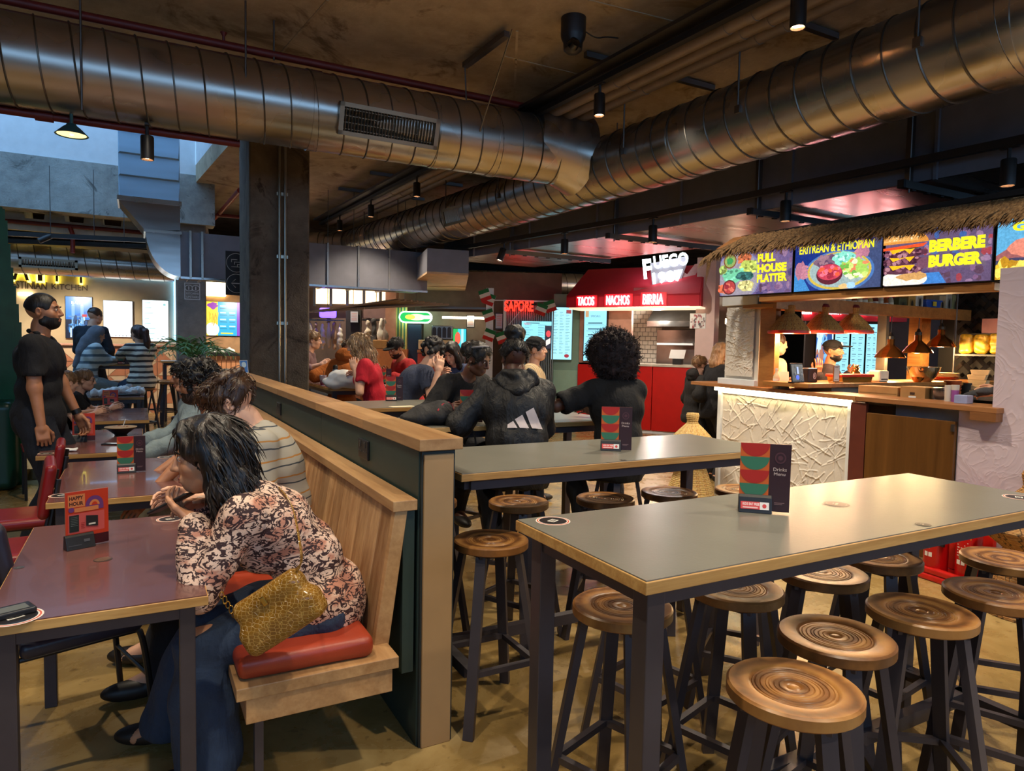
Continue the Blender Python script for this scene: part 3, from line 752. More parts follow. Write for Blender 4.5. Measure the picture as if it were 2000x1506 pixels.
grille(d2, np.array([4.27, 9.0, 3.45])+nv*.37, uv, np.cross(nv, uv), nv, .62, .24, 16)
duct('spiral_duct', 'short dark duct bend behind the end of the long spiral duct', [(3.72, 13.55, 3.45), (3.45, 13.95, 3.45), (2.6, 14.6, 3.45)], .30)
# saddle hangers: threaded rods and straps

# rectangular painted duct above the kiosks
fx = [(5.9, -1.0), (5.70, 2.7), (5.39, 6.2), (4.75, 9.6), (4.50, 10.7)]
t = thing('box_duct', 'wide rectangular grey duct running above the food kiosks', 'duct', (6.2, 4, 2.95))
mb = MB()
for (x0, y0), (x1, y1) in zip(fx, fx[1:]):
    mb.k = 0; mb.prism([(x0, y0), (x0+.03, y0), (x1+.03, y1), (x1, y1)], lambda a, b, q: (a, b, q), 2.95, 3.72)
mb.build('side_panel', m_grey, t, world=True)
mb = MB()
for (x0, y0), (x1, y1) in zip(fx, fx[1:]): mb.prism([(x0+.03, y0), (x0+1.75, y0), (x1+1.75, y1), (x1+.03, y1)], lambda a, b, q: (a, b, q), 2.96, 3.0)
mb.build('underside', galv('duct_underside', (190, 176, 164), .30, (.4, 4, 2)), t, world=True)
mb = MB().prism([(p[0]+.03, p[1]) for p in fx]+[(p[0]+1.75, p[1]) for p in fx[::-1]], lambda a, b, q: (a, b, q), 3.68, 3.72); mb.build('top_panel', m_grey, t, world=True)
for i, y in enumerate((.6, 2.0, 3.3, 4.6, 6.0, 7.3, 8.6, 9.9)):
    k = max(j for j in range(len(fx)-1) if fx[j][1] <= y); a = (y-fx[k][1])/(fx[k+1][1]-fx[k][1]); x = fx[k][0]+a*(fx[k+1][0]-fx[k][0])
    MB().box((x-.012, y, 3.33), (.03, .025, .78)).build('joint', m_grey, t, world=True)
def fxx(y):
    k = max([j for j in range(len(fx)-1) if fx[j][1] <= y] or [0]); a = (y-fx[k][1])/(fx[k+1][1]-fx[k][1]); return fx[k][0]+a*(fx[k+1][0]-fx[k][0])
labs = ['trapeze support nearest the thatched roof, holding the grey box duct', 'trapeze support above the burger screen, holding the grey box duct', 'trapeze support above the left end of the thatch', 'trapeze support left of the glowing kiosk sign', 'trapeze support farthest down the grey box duct']
for i, y in enumerate((2.05, 3.45, 4.9, 6.9, 8.9)):
    x = fxx(y); s_ = thing('trapeze_support', labs[i], 'support', (x, y, 2.86), group='duct trapeze supports')
    MB().box((x+.75, y, 2.91), (1.9, .05, .06)).build('channel', m_strut, s_, world=True); MB().box((x-.2, y, 2.91), (.03, .055, .065)).build('end_cap', m_black, s_, world=True)
    mb = MB()
    for dx in (-.1, ): mb.cyl((x+dx, y, 2.85), (x+dx, y, cz), .008, n=6)
    mb.box((x-.06, y+.03, 3.35), (.045, .045, .9)); mb.build('rod', m_strut, s_, world=True)
    mb = MB()
    for k in range(9): mb.box((x-.05+k*.2, y, 2.875), (.05, .03, .012))
    mb.build('slots', m_black, s_, world=True)['kind'] = 'stuff'

# track lights -----------------------------------------------------
def can(loc, label, drop=.0, aim=None, size=1.0, on=True):
    t = thing('track_spotlight', label, 'spotlight', loc, group='black track spotlights'); s_ = size
    tilt = aim if aim is not None else 0
    Rm = rotm('Y', tilt)
    MB().cyl((0, 0, 0), (0, 0, -.09*s_), .014*s_, n=8).build('stem', m_black, t); MB().box((0, 0, .008), (.035*s_, .12*s_, .025*s_)).build('adapter', m_black, t)
    prof = [(.0, -.02), (.045, -.02), (.05, -.03), (.05, -.21), (.044, -.21), (.040, -.19)]
    MB().lathe([(r*s_, z*s_) for r, z in prof][::-1], (0, 0, -.06*s_), 20, Rm).build('housing', m_black, t, smooth=True)
    MB().lathe([(.0, -.192), (.04, -.192)], (0, 0, -.06*s_), 20, Rm).build('lens', EM('spot_lens', (255, 226, 190), 14) if on else m_dark, t)
    return t
tr1 = lambda y: 3.72-.045*(y-3)
t = thing('lighting_track', 'black lighting track beside the grey pipes under the slab', 'lighting track', (tr1(6), 6, 3.86)); MB().bar((tr1(-2), -2, 3.9), (tr1(14), 14, 3.9), .06, .05).build('rail', m_black, t, world=True)
MB().bar((tr1(-2)-.06, -2, 3.97), (tr1(14)-.06, 14, 3.97), .16, .03).build('cable_tray', m_black, t, world=True)
tr2 = lambda y: fxx(min(y, 10.6))-.19
t = thing('lighting_track', 'black lighting track along the front of the grey box duct', 'lighting track', (tr2(5), 5, 3.02))
mb = MB()
for a, b in ((-1, 2.7), (2.7, 6.2), (6.2, 9.6), (9.6, 10.7)): mb.bar((tr2(a), a, 3.07), (tr2(b), b, 3.07), .05, .06)
mb.build('rail', m_black, t, world=True)
for (px, py, y, lb) in [(1160, 165, None, 'black spotlight lit below the lighting track, right of the ceiling camera'), (1580, -20, None, 'black spotlight lit at the very top of the picture'), (800, 345, None, 'nearest black spotlight on the far run of pipes'), (709, 390, None, 'middle black spotlight on the far run of pipes'), (641, 420, None, 'farthest black spotlight on the far run of pipes')]:
    d = ray(px, py); a = (3.86-EYE)/d[2]; p = CAMP+d*a
    ty = p[1]; can((tr1(ty), ty, 3.87), lb)
for i, px in enumerate((1971, 1536, 1276, 1103, 985, 891)):
    # solve position on track 2
    ys = np.linspace(1.5, 10.6, 400); best = min(ys, key=lambda y: abs((1000+FPX*((np.array([tr2(y), y, 3.0])-CAMP)@_R)/((np.array([tr2(y), y, 3.0])-CAMP)@_F))-px))
    can((tr2(best), best, 3.03), ['nearest black spotlight on the track over the thatched kiosk', 'black spotlight over the left end of the thatched kiosk', 'black spotlight right above the glowing white kiosk sign', 'black spotlight left of the red awning, on the box duct track', 'tilted black spotlight over the striped-shirt shopper', 'farthest black spotlight at the end of the box duct track'][i], aim=.35 if i == 4 else 0)
pl = wy(287, 243, 6.4); can((pl[0], 6.4, 3.262), 'black spotlight hanging below the spiral duct at upper left', size=1.0)
t = thing('pendant_lamp', 'small green enamel pendant lamp below the spiral duct', 'lamp', wy(140, 264, 6.4))
MB().lathe([(.012, .16), (.012, .09), (.03, .085), (.04, .07), (.06, .055), (.115, .0), (.112, -.002), (.055, .048), (.03, .06)], n=28).build('shade', M('green_enamel', (50, 92, 92), .3), t, smooth=True)
MB().lathe([(.0, .05), (.10, .004)], n=28).build('reflector', EM('lamp_reflector', (240, 214, 150), 1.6), t, smooth=True)
MB().lathe([(.0, -.005), (.018, .005), (.022, .025), (.012, .05)], n=12).build('bulb', EM('lamp_bulb', (255, 226, 160), 6), t, smooth=True); MB().cyl((0, 0, .15), (0, 0, .32), .008, n=8).build('stem', m_strut, t)
# grey pipes, red sprinkler pipes, camera, struts
for k, (dx, lb) in enumerate(((.16, 'leftmost grey pipe beside the lighting track'), (.32, 'middle grey pipe of the three under the slab'), (.48, 'rightmost grey pipe of the three under the slab'))):
    t = thing('service_pipe', lb, 'pipe', (tr1(6)+dx, 6, 3.87), group='grey service pipes'); MB().tube([(tr1(-2)+dx, -2, 3.93), (tr1(14)+dx, 14, 3.93)], .062, 14).build('pipe_run', m_pipe, t, smooth=True, world=True)
    for y in (2.0, 2.25, 3.6, 3.85, 5.1, 8, 10.5):
        MB().tube([(tr1(y-.03)+dx, y-.03, 3.93), (tr1(y+.03)+dx, y+.03, 3.93)], .068, 14).build('clip', m_black if False else m_pipe, t, smooth=True, world=True)
def rod_pipe(name, label, pts, r, mat): 
    o = MB().tube(pts, r, 14).build(name, mat, smooth=True, world=True); return o
t = thing('sprinkler_pipe', 'dark red sprinkler pipe along the top of the big spiral duct', 'pipe', (0, 6.3, 3.96)); MB().tube([(-6, 6.42, 4.0), (3.7, 6.28, 4.0)], .034, 12).build('pipe_run', m_red, t, smooth=True, world=True)
p = wz(437, 78, 4.06); MB().lathe([(.0, .09), (.03, .09), (.012, .06), (.012, .0)], (p[0], 6.38, 4.03), 10).build('sprinkler_head', m_red, t, smooth=True, world=True)
t = thing('sprinkler_pipe', 'dark red sprinkler pipe below the spiral duct at left', 'pipe', (-1.5, 6.5, 3.2)); MB().tube([(-6, 6.62, 3.26), (.80, 6.52, 3.26)], .033, 12).build('pipe_run', m_red, t, smooth=True, world=True)
for x in (-.62, ): MB().tube([(x-.06, 6.545, 3.26), (x+.06, 6.545, 3.26)], .045, 12).build('coupling', m_red, t, smooth=True, world=True)
t = thing('sprinkler_pipe', 'dark red sprinkler pipe under the beam beyond the daylight void', 'pipe', (-2, 14, 3.4)); MB().tube([(-7, 13.9, 3.42), (.9, 13.9, 3.42)], .035, 10).build('pipe_run', m_red, t, smooth=True, world=True)
a, b = wz(470, 370, 3.7), wz(385, 462, 3.5)
t = thing('sprinkler_pipe', 'red pipe slanting back left of the concrete column', 'pipe', (float(a[0]), float(a[1]), 3.5)); MB().tube([wz(468, 372, 3.9), wz(430, 415, 3.9), wz(392, 455, 3.9)], .04, 10).build('pipe_run', M('red_pipe_bright', (136, 44, 34), .45), t, smooth=True, world=True); MB().tube([wz(424, 420, 3.86), wz(470, 424, 3.86)], .035, 10).build('branch', m_red, t, smooth=True, world=True)
t = thing('ceiling_camera', 'black dome camera on the concrete ceiling', 'camera', (3.22, 4.95, 3.99))
MB().lathe([(.0, .0), (.05, .006), (.078, .03), (.082, .09), (.098, .12), (.105, .15), (.105, .29), (.0, .29)], n=28).build('housing', m_black, t, smooth=True)
MB().lathe([(.0, .05), (.045, .045), (.05, .0), (.0, -.002)], (-.04, -.055, .04), 16, rotm('X', 1.2)).build('lens', M('camera_lens', (12, 12, 14), .08), t, smooth=True)
MB().tube(smooth_path([(.1, -.02, .2), (.2, -.05, .15), (.3, -.05, .19), (.42, -.06, .2)]), .006, 6).build('cable', m_black, t, smooth=True)
t = thing('strut_rail', 'short steel strut rail with two hanger rods on the ceiling above the duct', 'strut', (2.78, 5.7, 4.2))
a, b = wz(908, 128, 4.22), wz(990, 66, 4.22); MB().bar(a, b, .055, .05).build('channel', m_strut, t, world=True)
MB().cyl(a, (a[0]+.02, a[1], 3.9), .007, n=6).build('rod', m_strut, t, world=True); MB().cyl(b-np.array([0, .1, 0]), (b[0]+.06, 6.02, 3.55), .007, n=6).build('rod', m_strut, t, world=True)
for lb, (x, y0, y1, ybot), in (('hanger rod on the big duct above the concrete column', (480, -60, 185, 3.6)), ('hanger rod of the big duct near the left edge', (160, -20, 215, 3.3)), ('short hanger strap on the big duct, left of the grille', (535, 60, 118, 3.9))):
    p = wy(x, y1, 6.06 if y1 > 150 else 6.3); MB().tube([(p[0], p[1], p[2]), (p[0]-.0, p[1], cz)], .008, 6).build('hanger_rod', m_strut, world=True); tag(bpy.context.scene.objects[-1], lb, 'rod', 'duct hanger rods')
for i, y in enumerate((2.6, 4.0, 5.4, 7.8, 9.2, 10.8, 12.2)):
    k = max(j for j in range(len(d2p)-1) if d2p[j][1] <= y); a = (y-d2p[k][1])/(d2p[k+1][1]-d2p[k][1]); x = d2p[k][0]+a*(d2p[k+1][0]-d2p[k][0])
    o = thing('duct_hanger', ['hanger of the long duct above the burger screen', 'hanger of the long duct right of its joint', 'hanger of the long duct at its joint with the crossing duct', 'hanger of the long duct right of its air grille', 'hanger of the long duct left of its air grille', 'second hanger from the far end of the long duct', 'hanger at the far end of the long duct'][i], 'hanger', (x-.3, y, 3.4), group='long duct hangers')
    mb = MB().cyl((x-.335, y, 3.42), (x-.335, y, cz), .008, n=6); mb.box((x-.33, y, 3.43), (.03, .05, .06)); mb.build('rod', m_strut, o, world=True)
    MB().box((x+.0, y, cz-.04), (1.6, .05, .05)).build('channel', m_strut, o, world=True)
t = thing('cable_stay', 'dark vertical channel dropping from the ceiling above the left duct', 'channel', (0.1, 6, 4)); p = wy(308, 40, 5.9); MB().bar((p[0]+.05, 4.6, cz-.03), (p[0]-.02, 6.05, cz-.05), .08, .05).build('channel', m_black, t, world=True)
# ------------------------------------------------------------------ partition and bench
t = thing('partition', 'waist-high dark green partition with a pale wooden cap', 'partition', (.995, 5.8, 0))
MB().bx(.925, 1.06, 2.385, 9.3, 0, 1.147).build('core', M('partition_core', (40, 46, 44), .6), t, world=True)
for i, (a, b) in enumerate(((2.40, 3.95), (3.955, 5.6), (5.605, 9.3))): MB().bx(.919, .925, a, b, 0, 1.145).build('side_panel', m_green, t, world=True)
MB().bx(.932, 1.052, 2.375, 2.39, 0, 1.13).build('end_panel', m_endp, t, world=True, bevel=.003)
for a, b in ((2.362, 3.10), (3.102, 4.05), (4.052, 5.3), (5.302, 7.0), (7.002, 9.3)): MB().bx(.907, 1.083, a, b, 1.145, 1.19).build('cap_board', m_oak, t, world=True, bevel=.003)
def socket(parent, y, z):
    p = MB().bx(.908, .920, y-.075, y+.075, z-.045, z+.045).build('socket', m_black, parent, world=True, bevel=.004)
    mb = MB()
    for dy in (-.036, .036):
        mb.bx(.905, .909, y+dy-.004, y+dy+.004, z+.008, z+.024)
        for q in (-.012, .012): mb.bx(.905, .909, y+dy+q-.005, y+dy+q+.005, z-.012, z-.006)
        mb.bx(.9045, .909, y+dy-.008, y+dy+.008, z+.029, z+.037)
    mb.build('holes', M('socket_detail', (70, 68, 66), .4), p if False else parent, world=True)
p = wx(711, 877, .915); socket(t, p[1], p[2]); p = wx(545, 798, .915); socket(t, p[1], p[2])

t = thing('bench', 'long wooden bench with plank back and red leather seat pads', 'bench', (.55, 4.6, 0))
yb = 2.42; n = 34; pw = (7.0-yb)/n
for i in range(n):
    y0 = yb+i*pw; mb = MB(); w = .002
    mb.prism([(.748, .43), (.768, .43), (.850, .925), (.830, .925)], lambda a, b, q: (a, q, b), y0+w, y0+pw-w); mb.build('back_plank', m_plank, t, world=True, bevel=.003, seg=1)
mb = MB().prism([(.742, .40), (.80, .40), (.872, .925), (.823, .925)], lambda a, b, q: (a, q, b), yb-.035, yb-.001); mb.build('end_board', m_oak, t, world=True, bevel=.003)
MB().bx(.86, .905, yb-.02, 7.0, .30, .92).build('back_frame', m_green, t, world=True)
MB().bx(.812, .907, yb-.045, 7.02, .925, .965).build('back_cap', m_oak, t, world=True, bevel=.003)
MB().bx(.262, .80, yb-.16, 7.0, .395, .437).build('seat_board', m_oak, t, world=True, bevel=.003)
MB().bx(.292, .78, yb-.15, yb-.115, .31, .395).build('apron_end', m_oak, t, world=True, bevel=.003); MB().bx(.292, .33, yb-.115, 7.0, .31, .395).build('apron_front', m_oak, t, world=True, bevel=.003)
for x, y in ((.34, 2.34), (.34, 4.2), (.34, 6.4)): MB().bx(x-.014, x+.014, y-.014, y+.014, 0, .31).build('leg', m_steel, t, world=True)
ys = [yb-.13, 3.56, 4.85, 6.2]
for i, (a, b) in enumerate(zip(ys, ys[1:])):
    S = SDF(.012, .01); S.rbox((.495, (a+b)/2, .475), (.225, (b-a)/2-.003, .038), .028); S.warp = waves(5, 9, .002, i)
    o = sdf_obj('seat_pad', S, m_leather, world=True); tag(o, ['red-brown leather seat pad at the near end of the bench, under the handbag', 'red-brown leather seat pad under the man in the striped T-shirt', 'red-brown leather seat pad under the curly-haired man'][i], 'cushion', 'bench seat pads')
# ------------------------------------------------------------------ tables
m_lam = M('plum_laminate', (104, 68, 64), .22, var=.08, bump=.05, bs=300, bd=.001, coat=.2)
m_grylam = M('stone_grey_laminate', (118, 116, 106), .30, var=.05, bump=.12, bs=110, bd=.002)
m_ply = wood('plywood_edge', (168, 120, 60), (210, 166, 100), 0, 2.0, .5)
def table(name, label, x0, x1, y0, y1, z, top, leg=.05, group=None, inset=.035, footrail=False, th=.032, legs=((0, 0), (0, 1), (1, 0), (1, 1)), z0=0.0):
    t = thing(name, label, 'table', ((x0+x1)/2, (y0+y1)/2, z0), group=group); L = lambda a, b, c: (a-(x0+x1)/2, b-(y0+y1)/2, c)
    cx, cy = (x0+x1)/2, (y0+y1)/2; hx, hy = (x1-x0)/2, (y1-y0)/2; z = z-z0
    MB().bx(-hx, hx, -hy, hy, z-th, z-.003).build('table_edge', m_ply, t, bevel=.002); MB().bx(-hx+.004, hx-.004, -hy+.004, hy-.004, z-.003, z).build('table_top', top, t)
    mb = MB(); a = leg*.8
    for s_ in (-1, 1):
        mb.bx(-hx+inset+leg/2, hx-inset-leg/2, s_*(hy-inset-leg/2)-a/2, s_*(hy-inset-leg/2)+a/2, z-th-.045, z-th-.001); mb.bx(s_*(hx-inset-leg/2)-a/2, s_*(hx-inset-leg/2)+a/2, -hy+inset+leg/2, hy-inset-leg/2, z-th-.045, z-th-.001)
    mb.build('frame', m_steel, t)
    for i, j in legs:
        x = (-hx+inset+leg/2, hx-inset-leg/2)[i]; y = (-hy+inset+leg/2, hy-inset-leg/2)[j]; MB().bx(x-leg/2, x+leg/2, y-leg/2, y+leg/2, 0, z-th).build('leg', m_steel, t, bevel=.003)
    if footrail:
        mb = MB(); mb.bx(-hx+inset, hx-inset, -.02, .02, .20, .25)
        for s_ in (-1, 1): mb.bx(s_*(hx-inset-leg/2)-.02, s_*(hx-inset-leg/2)+.02, -hy+inset, hy-inset, .20, .25)
        mb.build('foot_rail', m_steel, t)
    return t
table('dining_table', 'nearest plum-topped table, under the leopard-print woman\'s elbow', -.39, .185, 2.28, 3.42, .75, m_lam, .045)
table('dining_table', 'plum-topped table with the drinks menu card, second from the camera', -.395, .225, 3.90, 5.13, .75, m_lam, .045)
table('dining_table', 'plum-topped table with the dark bowl, beside the standing man', -.605, .03, 5.48, 6.87, .75, m_lam, .045)
table('dining_table', 'plum-topped table in front of the two boys', -.50, .09, 7.45, 8.75, .765, m_lam, .045)
table('dining_table', 'plum-topped table littered with crumpled paper behind the boys', -.56, .06, 9.02, 10.1, .87, m_lam, .045, z0=.12)
table('bar_table', 'nearest high table, long grey top with black steel legs', .955, 2.84, 1.13, 1.712, 1.04, m_grylam, .052, footrail=True)
table('bar_table', 'second high grey table, butting against the partition end', 1.10, 2.875, 2.41, 3.06, 1.04, m_grylam, .052, footrail=True, legs=((1, 0), (1, 1), (0, 1)))
table('bar_table', 'third high table, where the woman in the logo jacket sits', 1.10, 2.95, 3.84, 4.45, 1.04, m_grylam, .05)
table('bar_table', 'fourth high table with one menu card beside the partition', 1.10, 3.0, 5.16, 5.85, 1.04, m_grylam, .05)
table('bar_table', 'high table right of the column with the white paper bundle', 1.85, 2.53, 7.55, 9.2, 1.04, m_lam, .05)
table('bar_table', 'high table in front of the navy T-shirt man', 2.75, 3.9, 6.45, 7.1, 1.04, m_grylam, .05)
table('bar_table', 'high table between the two striped-shirt women at the back', -.62, .02, 11.6, 12.3, 1.17, m_lam, .05, z0=.12)
table('bar_table', 'high table under the wall screens, right of the ponytail woman', .35, 1.05, 13.2, 13.8, 1.17, m_grylam, .05, z0=.12)
# stickers on the tops
m_print = vcol_mat('printed_vinyl', 0, .35, .0)
def sticker(px, py, z, r, label, kind=0, sx=1.0):
    p = wz(px, py, z); a = Art(); W_ = (232, 226, 214); K = (32, 30, 32)
    if kind == 0:
        a.ell(0, 0, r, r, W_, n=32); a.ell(0, 0, r*.93, r*.93, (214, 92, 60)); a.ell(0, 0, r*.86, r*.86, W_); a.ell(0, 0, r*.80, r*.80, K)
        a.rect(-r*.3, -r*.22, r*.3, r*.22, W_); a.rect(-r*.22, -r*.14, r*.22, r*.14, K); a.text('BAR', -r*.2, -r*.1, r*.4, r*.2, W_)
    elif kind == 1:
        a.ell(0, 0, r, r, (58, 48, 44), n=32)
        for k in range(-4, 5): a.rect(k*r*.18-r*.035, -r*.7*math.sqrt(max(0, 1-(k*.18)**2)), k*r*.18+r*.035, r*.7*math.sqrt(max(0, 1-(k*.18)**2)), (150, 118, 96))
    else:
        a.ell(0, 0, r, r, (60, 56, 52), n=32); a.ell(0, 0, r*.82, r*.82, (112, 106, 98)); a.ell(0, 0, r*.74, r*.74, (60, 56, 52)); a.rect(-r*.4, -r*.1, r*.4, r*.1, (140, 134, 126)); a.rect(-r*.1, r*.2, r*.25, r*.32, (140, 134, 126))
    an = .5
    o = a.build('table_sticker', m_print, lambda u, v, l: (p[0]+u*math.cos(an)-v*math.sin(an), p[1]+u*math.sin(an)+v*math.cos(an), z+.0006+l), world=True); tag(o, label, 'sticker')
sticker(332, 1014, .75, .055, 'round orange-rimmed sticker on the nearest plum table, by the woman\'s arm')
sticker(28, 1206, .75, .07, 'round sticker under the black device on the nearest plum table')
sticker(201, 1093, .75, .03, 'small slotted dark disc in the middle of the nearest plum table', 1)
sticker(37, 1109, .75, .016, 'tiny dark disc near the left edge of the nearest plum table', 2)
sticker(1080, 1018, 1.04, .05, 'round black sticker at the left corner of the nearest high table')
sticker(1634, 985, 1.04, .04, 'dark oval disc in the middle of the nearest high table', 2)
sticker(1803, 1025, 1.04, .022, 'small dark disc near the front edge of the nearest high table', 2)
sticker(1990, 972, 1.04, .05, 'round sticker at the right end of the nearest high table')
sticker(325, 893, .75, .055, 'round white sticker at the back of the second plum table')
sticker(120, 968, .75, .055, 'round sticker at the left corner of the second plum table')
sticker(90, 886, .75, .05, 'round sticker under the napkin on the third plum table')
sticker(1217, 899, 1.04, .016, 'tiny dark disc on the second high table', 2)

# ------------------------------------------------------------------ stools
def ringwood():
    t = NT('ring_grain_wood'); v = t.coord(); oi = t.node('ShaderNodeObjectInfo'); s3 = t.sep(v); x, y = s3[0], s3[1]
    nz = t.noise(v, 7, 3, .6, .4); rr = t.math('SQRT', t.math('ADD', t.math('MULTIPLY', x, x), t.math('MULTIPLY', y, y)))
    q = t.math('ADD', t.math('MULTIPLY', rr, 120), t.math('MULTIPLY', nz, 6)); q = t.math('ADD', q, t.math('MULTIPLY', oi.outputs['Random'], 9))
    ring = t.math('ADD', t.math('MULTIPLY', t.math('SINE', q), .5), .5)
    n1 = t.noise(v, 60, 3); f = t.math('ADD', t.math('MULTIPLY', ring, .35), t.math('ADD', t.math('MULTIPLY', nz, .5), t.math('MULTIPLY', n1, .15)))
    t.set(t.ramp(f, [(.28, lin((92, 56, 26))), (.5, lin((140, 92, 46))), (.75, lin((174, 124, 66)))]), t.ramp(n1, [(.3, .28), (.7, .42)])); t.bump(t.math('ADD', ring, t.math('MULTIPLY', n1, .4)), .15, .003)
    return t.m
m_ring = ringwood()
def make_stool(loc, rz, label):
    t = thing('bar_stool', label, 'stool', loc, rz, 'round wooden bar stools'); h = .735; r = .157
    prof = [(0, h-.004), (.012, h-.004), (.016, h-.0065), (.020, h-.004)]
    for q in (.034, .046, .058, .066, .078, .090, .098): prof += [(q-.002, h-.004), (q, h-.0062), (q+.002, h-.004)]
    prof += [(.108, h-.002), (r-.006, h), (r, h-.005), (r, h-.030), (r-.004, h-.034), (.05, h-.034), (0, h-.034)]
    prof[0] = (0.0, prof[0][1])
    MB().lathe(prof[::-1], n=40).build('seat', m_ring, t, smooth=True)
    MB().bx(-.10, .10, -.10, .10, h-.05, h-.034).build('seat_plate', m_steel, t)
    T, B = .085, .172
    for sx in (-1, 1):
        for sy in (-1, 1): MB().bar((sx*T, sy*T, h-.045), (sx*B, sy*B, 0), .042, .024, (sx, sy, 0)).build('leg', m_steel, t)
    mb = MB(); a = (T+(B-T)*(1-.24/.69))
    for i in range(4):
        c0 = [(a, a), (-a, a), (-a, -a), (a, -a)][i]; c1 = [(-a, a), (-a, -a), (a, -a), (a, a)][i]; MB().bar((*c0, .24), (*c1, .24), .022, .022).build('rung', m_steel, t)
    a2 = (T+(B-T)*(1-.45/.69))
    for i in (0, 2):
        c0 = [(a2, a2), (-a2, a2), (-a2, -a2), (a2, -a2)][i]; c1 = [(-a2, a2), (-a2, -a2), (a2, -a2), (a2, a2)][i]
    return t
ST = [((1.385, 1.085), .5, 'nearest bar stool, round wooden seat at the bottom of the picture'), ((1.745, 1.235), .2, 'second bar stool along the near side of the nearest high table'), ((2.165, 1.24), .9, 'third bar stool along the near side, right of the reddish one'),
      ((2.57, 1.225), .4, 'bar stool at the right edge, in front of the fire extinguisher'), ((3.04, 1.42), .7, 'bar stool off the right end of the nearest high table'), ((1.79, 1.65), .3, 'bar stool under the near table, behind the second stool'),
      ((2.21, 1.63), .75, 'bar stool under the middle of the nearest high table'), ((2.59, 1.66), .15, 'bar stool under the right part of the nearest high table'), ((1.335, 1.69), .35, 'bar stool just behind the two left legs of the near high table'),
      ((1.29, 2.52), .0, 'bar stool with the darkest seat beside the partition end'), ((1.74, 3.09), .45, 'golden bar stool left of two behind the second high table'), ((2.21, 2.97), .8, 'golden bar stool in the middle behind the second high table'),
      ((2.64, 2.95), .2, 'bar stool catching blue light at the right of the second high table'), ((3.09, 2.83), .55, 'bar stool half hidden by the big drinks menu card'), ((1.31, 3.30), .0, 'bar stool peeking out right of the partition end panel'),
      ((2.03, 3.62), .7, 'bar stool under the woman in the black logo jacket'), ((2.76, 3.58), .1, 'bar stool under the woman with the round afro'), ((2.12, 4.75), .4, 'bar stool under the woman with the headband'),
      ((1.75, 2.05), .25, 'bar stool under the front of the second high table'), ((2.3, 2.1), .6, 'bar stool in the shadow between the two nearest high tables')]
st0 = None
for (x, y), rz, lb in ST:
    if st0 is None: st0 = make_stool((x, y, 0), rz, lb)
    else: dup(st0, (x, y, 0), rz, lb)
for (x, y), rz, lb, z in [(tuple(wd(735, 700, 7.3)[:2]), .3, 'bar stool under the blonde woman in red', 0), (tuple(wd(780, 700, 6.5)[:2]), .8, 'bar stool under the man in the navy T-shirt', 0), (tuple(wd(588, 700, 9.7)[:2]), .3, 'bar stool under the fair-haired person behind the column', 0), (tuple(wd(667, 700, 8.3)[:2]), .3, 'bar stool under the person in the orange hoodie', 0), (tuple(wd(805, 700, 8.4)[:2]), .3, 'bar stool under the man in the black cap', 0), (tuple(wd(904, 700, 7.5)[:2]), .3, 'bar stool under the dark-haired woman in blue', 0), ((-.66, 11.24), .2, 'bar stool under the woman in the grey headscarf', .12), ((.05, 11.01), .5, 'bar stool under the ponytail woman', .12),
                         ((-.3, 12.9), .2, 'back bar stool left of the ponytail woman\'s table', .12), ((.45, 12.6), .3, 'blue-lit bar stool nearest the leafy plant', .12), ((.35, 13.0), .7, 'blue-lit bar stool under the wall screens', .12), ((.8, 12.9), .1, 'blue-lit bar stool farthest right at the back', .12)]:
    dup(st0, (x, y, z), rz, lb)
# ------------------------------------------------------------------ chairs
m_redv = M('red_vinyl', (122, 24, 26), .3, var=.1, bump=.1, bs=150, bd=.002)
def chair(loc, rz, label, pad, z=.46):
    t = thing('dining_chair', label, 'chair', loc, rz, 'padded café chairs')
    S = SDF(.011, .01); S.rbox((0, 0, z-.025), (.20, .20, .032), .026); sdf_obj('seat', S, pad, t)
    S = SDF(.011, .01); Rm = rotm('X', .16); S.rbox((0, -.235, z+.30), (.195, .026, .14), .024, Rm); S.ell((0, -.14, z+.30), (.3, .07, .2), Rm, .01, 's'); sdf_obj('backrest', S, pad, t)
    for s_ in (-1, 1):
        MB().tube(smooth_path([(s_*.17, .17, z-.04), (s_*.185, .20, z-.07), (s_*.20, .235, 0)]), .012, 8).build('leg', m_black, t, smooth=True)
        MB().tube(smooth_path([(s_*.165, -.285, z+.36), (s_*.17, -.235, z+.05), (s_*.17, -.2, z-.05), (s_*.20, -.25, 0)]), .012, 8).build('leg', m_black, t, smooth=True)
        MB().tube([(s_*.172, .185, z-.055), (s_*.172, -.2, z-.055)], .010, 8).build('side_rail', m_black, t, smooth=True)
    MB().tube([(-.192, .215, .22), (.192, .215, .22)], .008, 6).build('stretcher', m_black, t, smooth=True)
    return t
chair((-.66, 4.26, 0), rad(96), 'nearer red vinyl chair with its back to the second plum table', m_redv)
chair((-.68, 5.05, 0), rad(94), 'farther red vinyl chair with its back to the second plum table', m_redv)
chair((-.24, 3.10, 0), rad(-72), 'dark padded chair with black tube legs tucked under the nearest table', M('dark_blue_vinyl', (44, 42, 54), .35))
chair((.62, 9.6, .12), rad(60), 'brown wooden-backed chair left of the leafy plant', M('brown_chair', (88, 56, 40), .5))
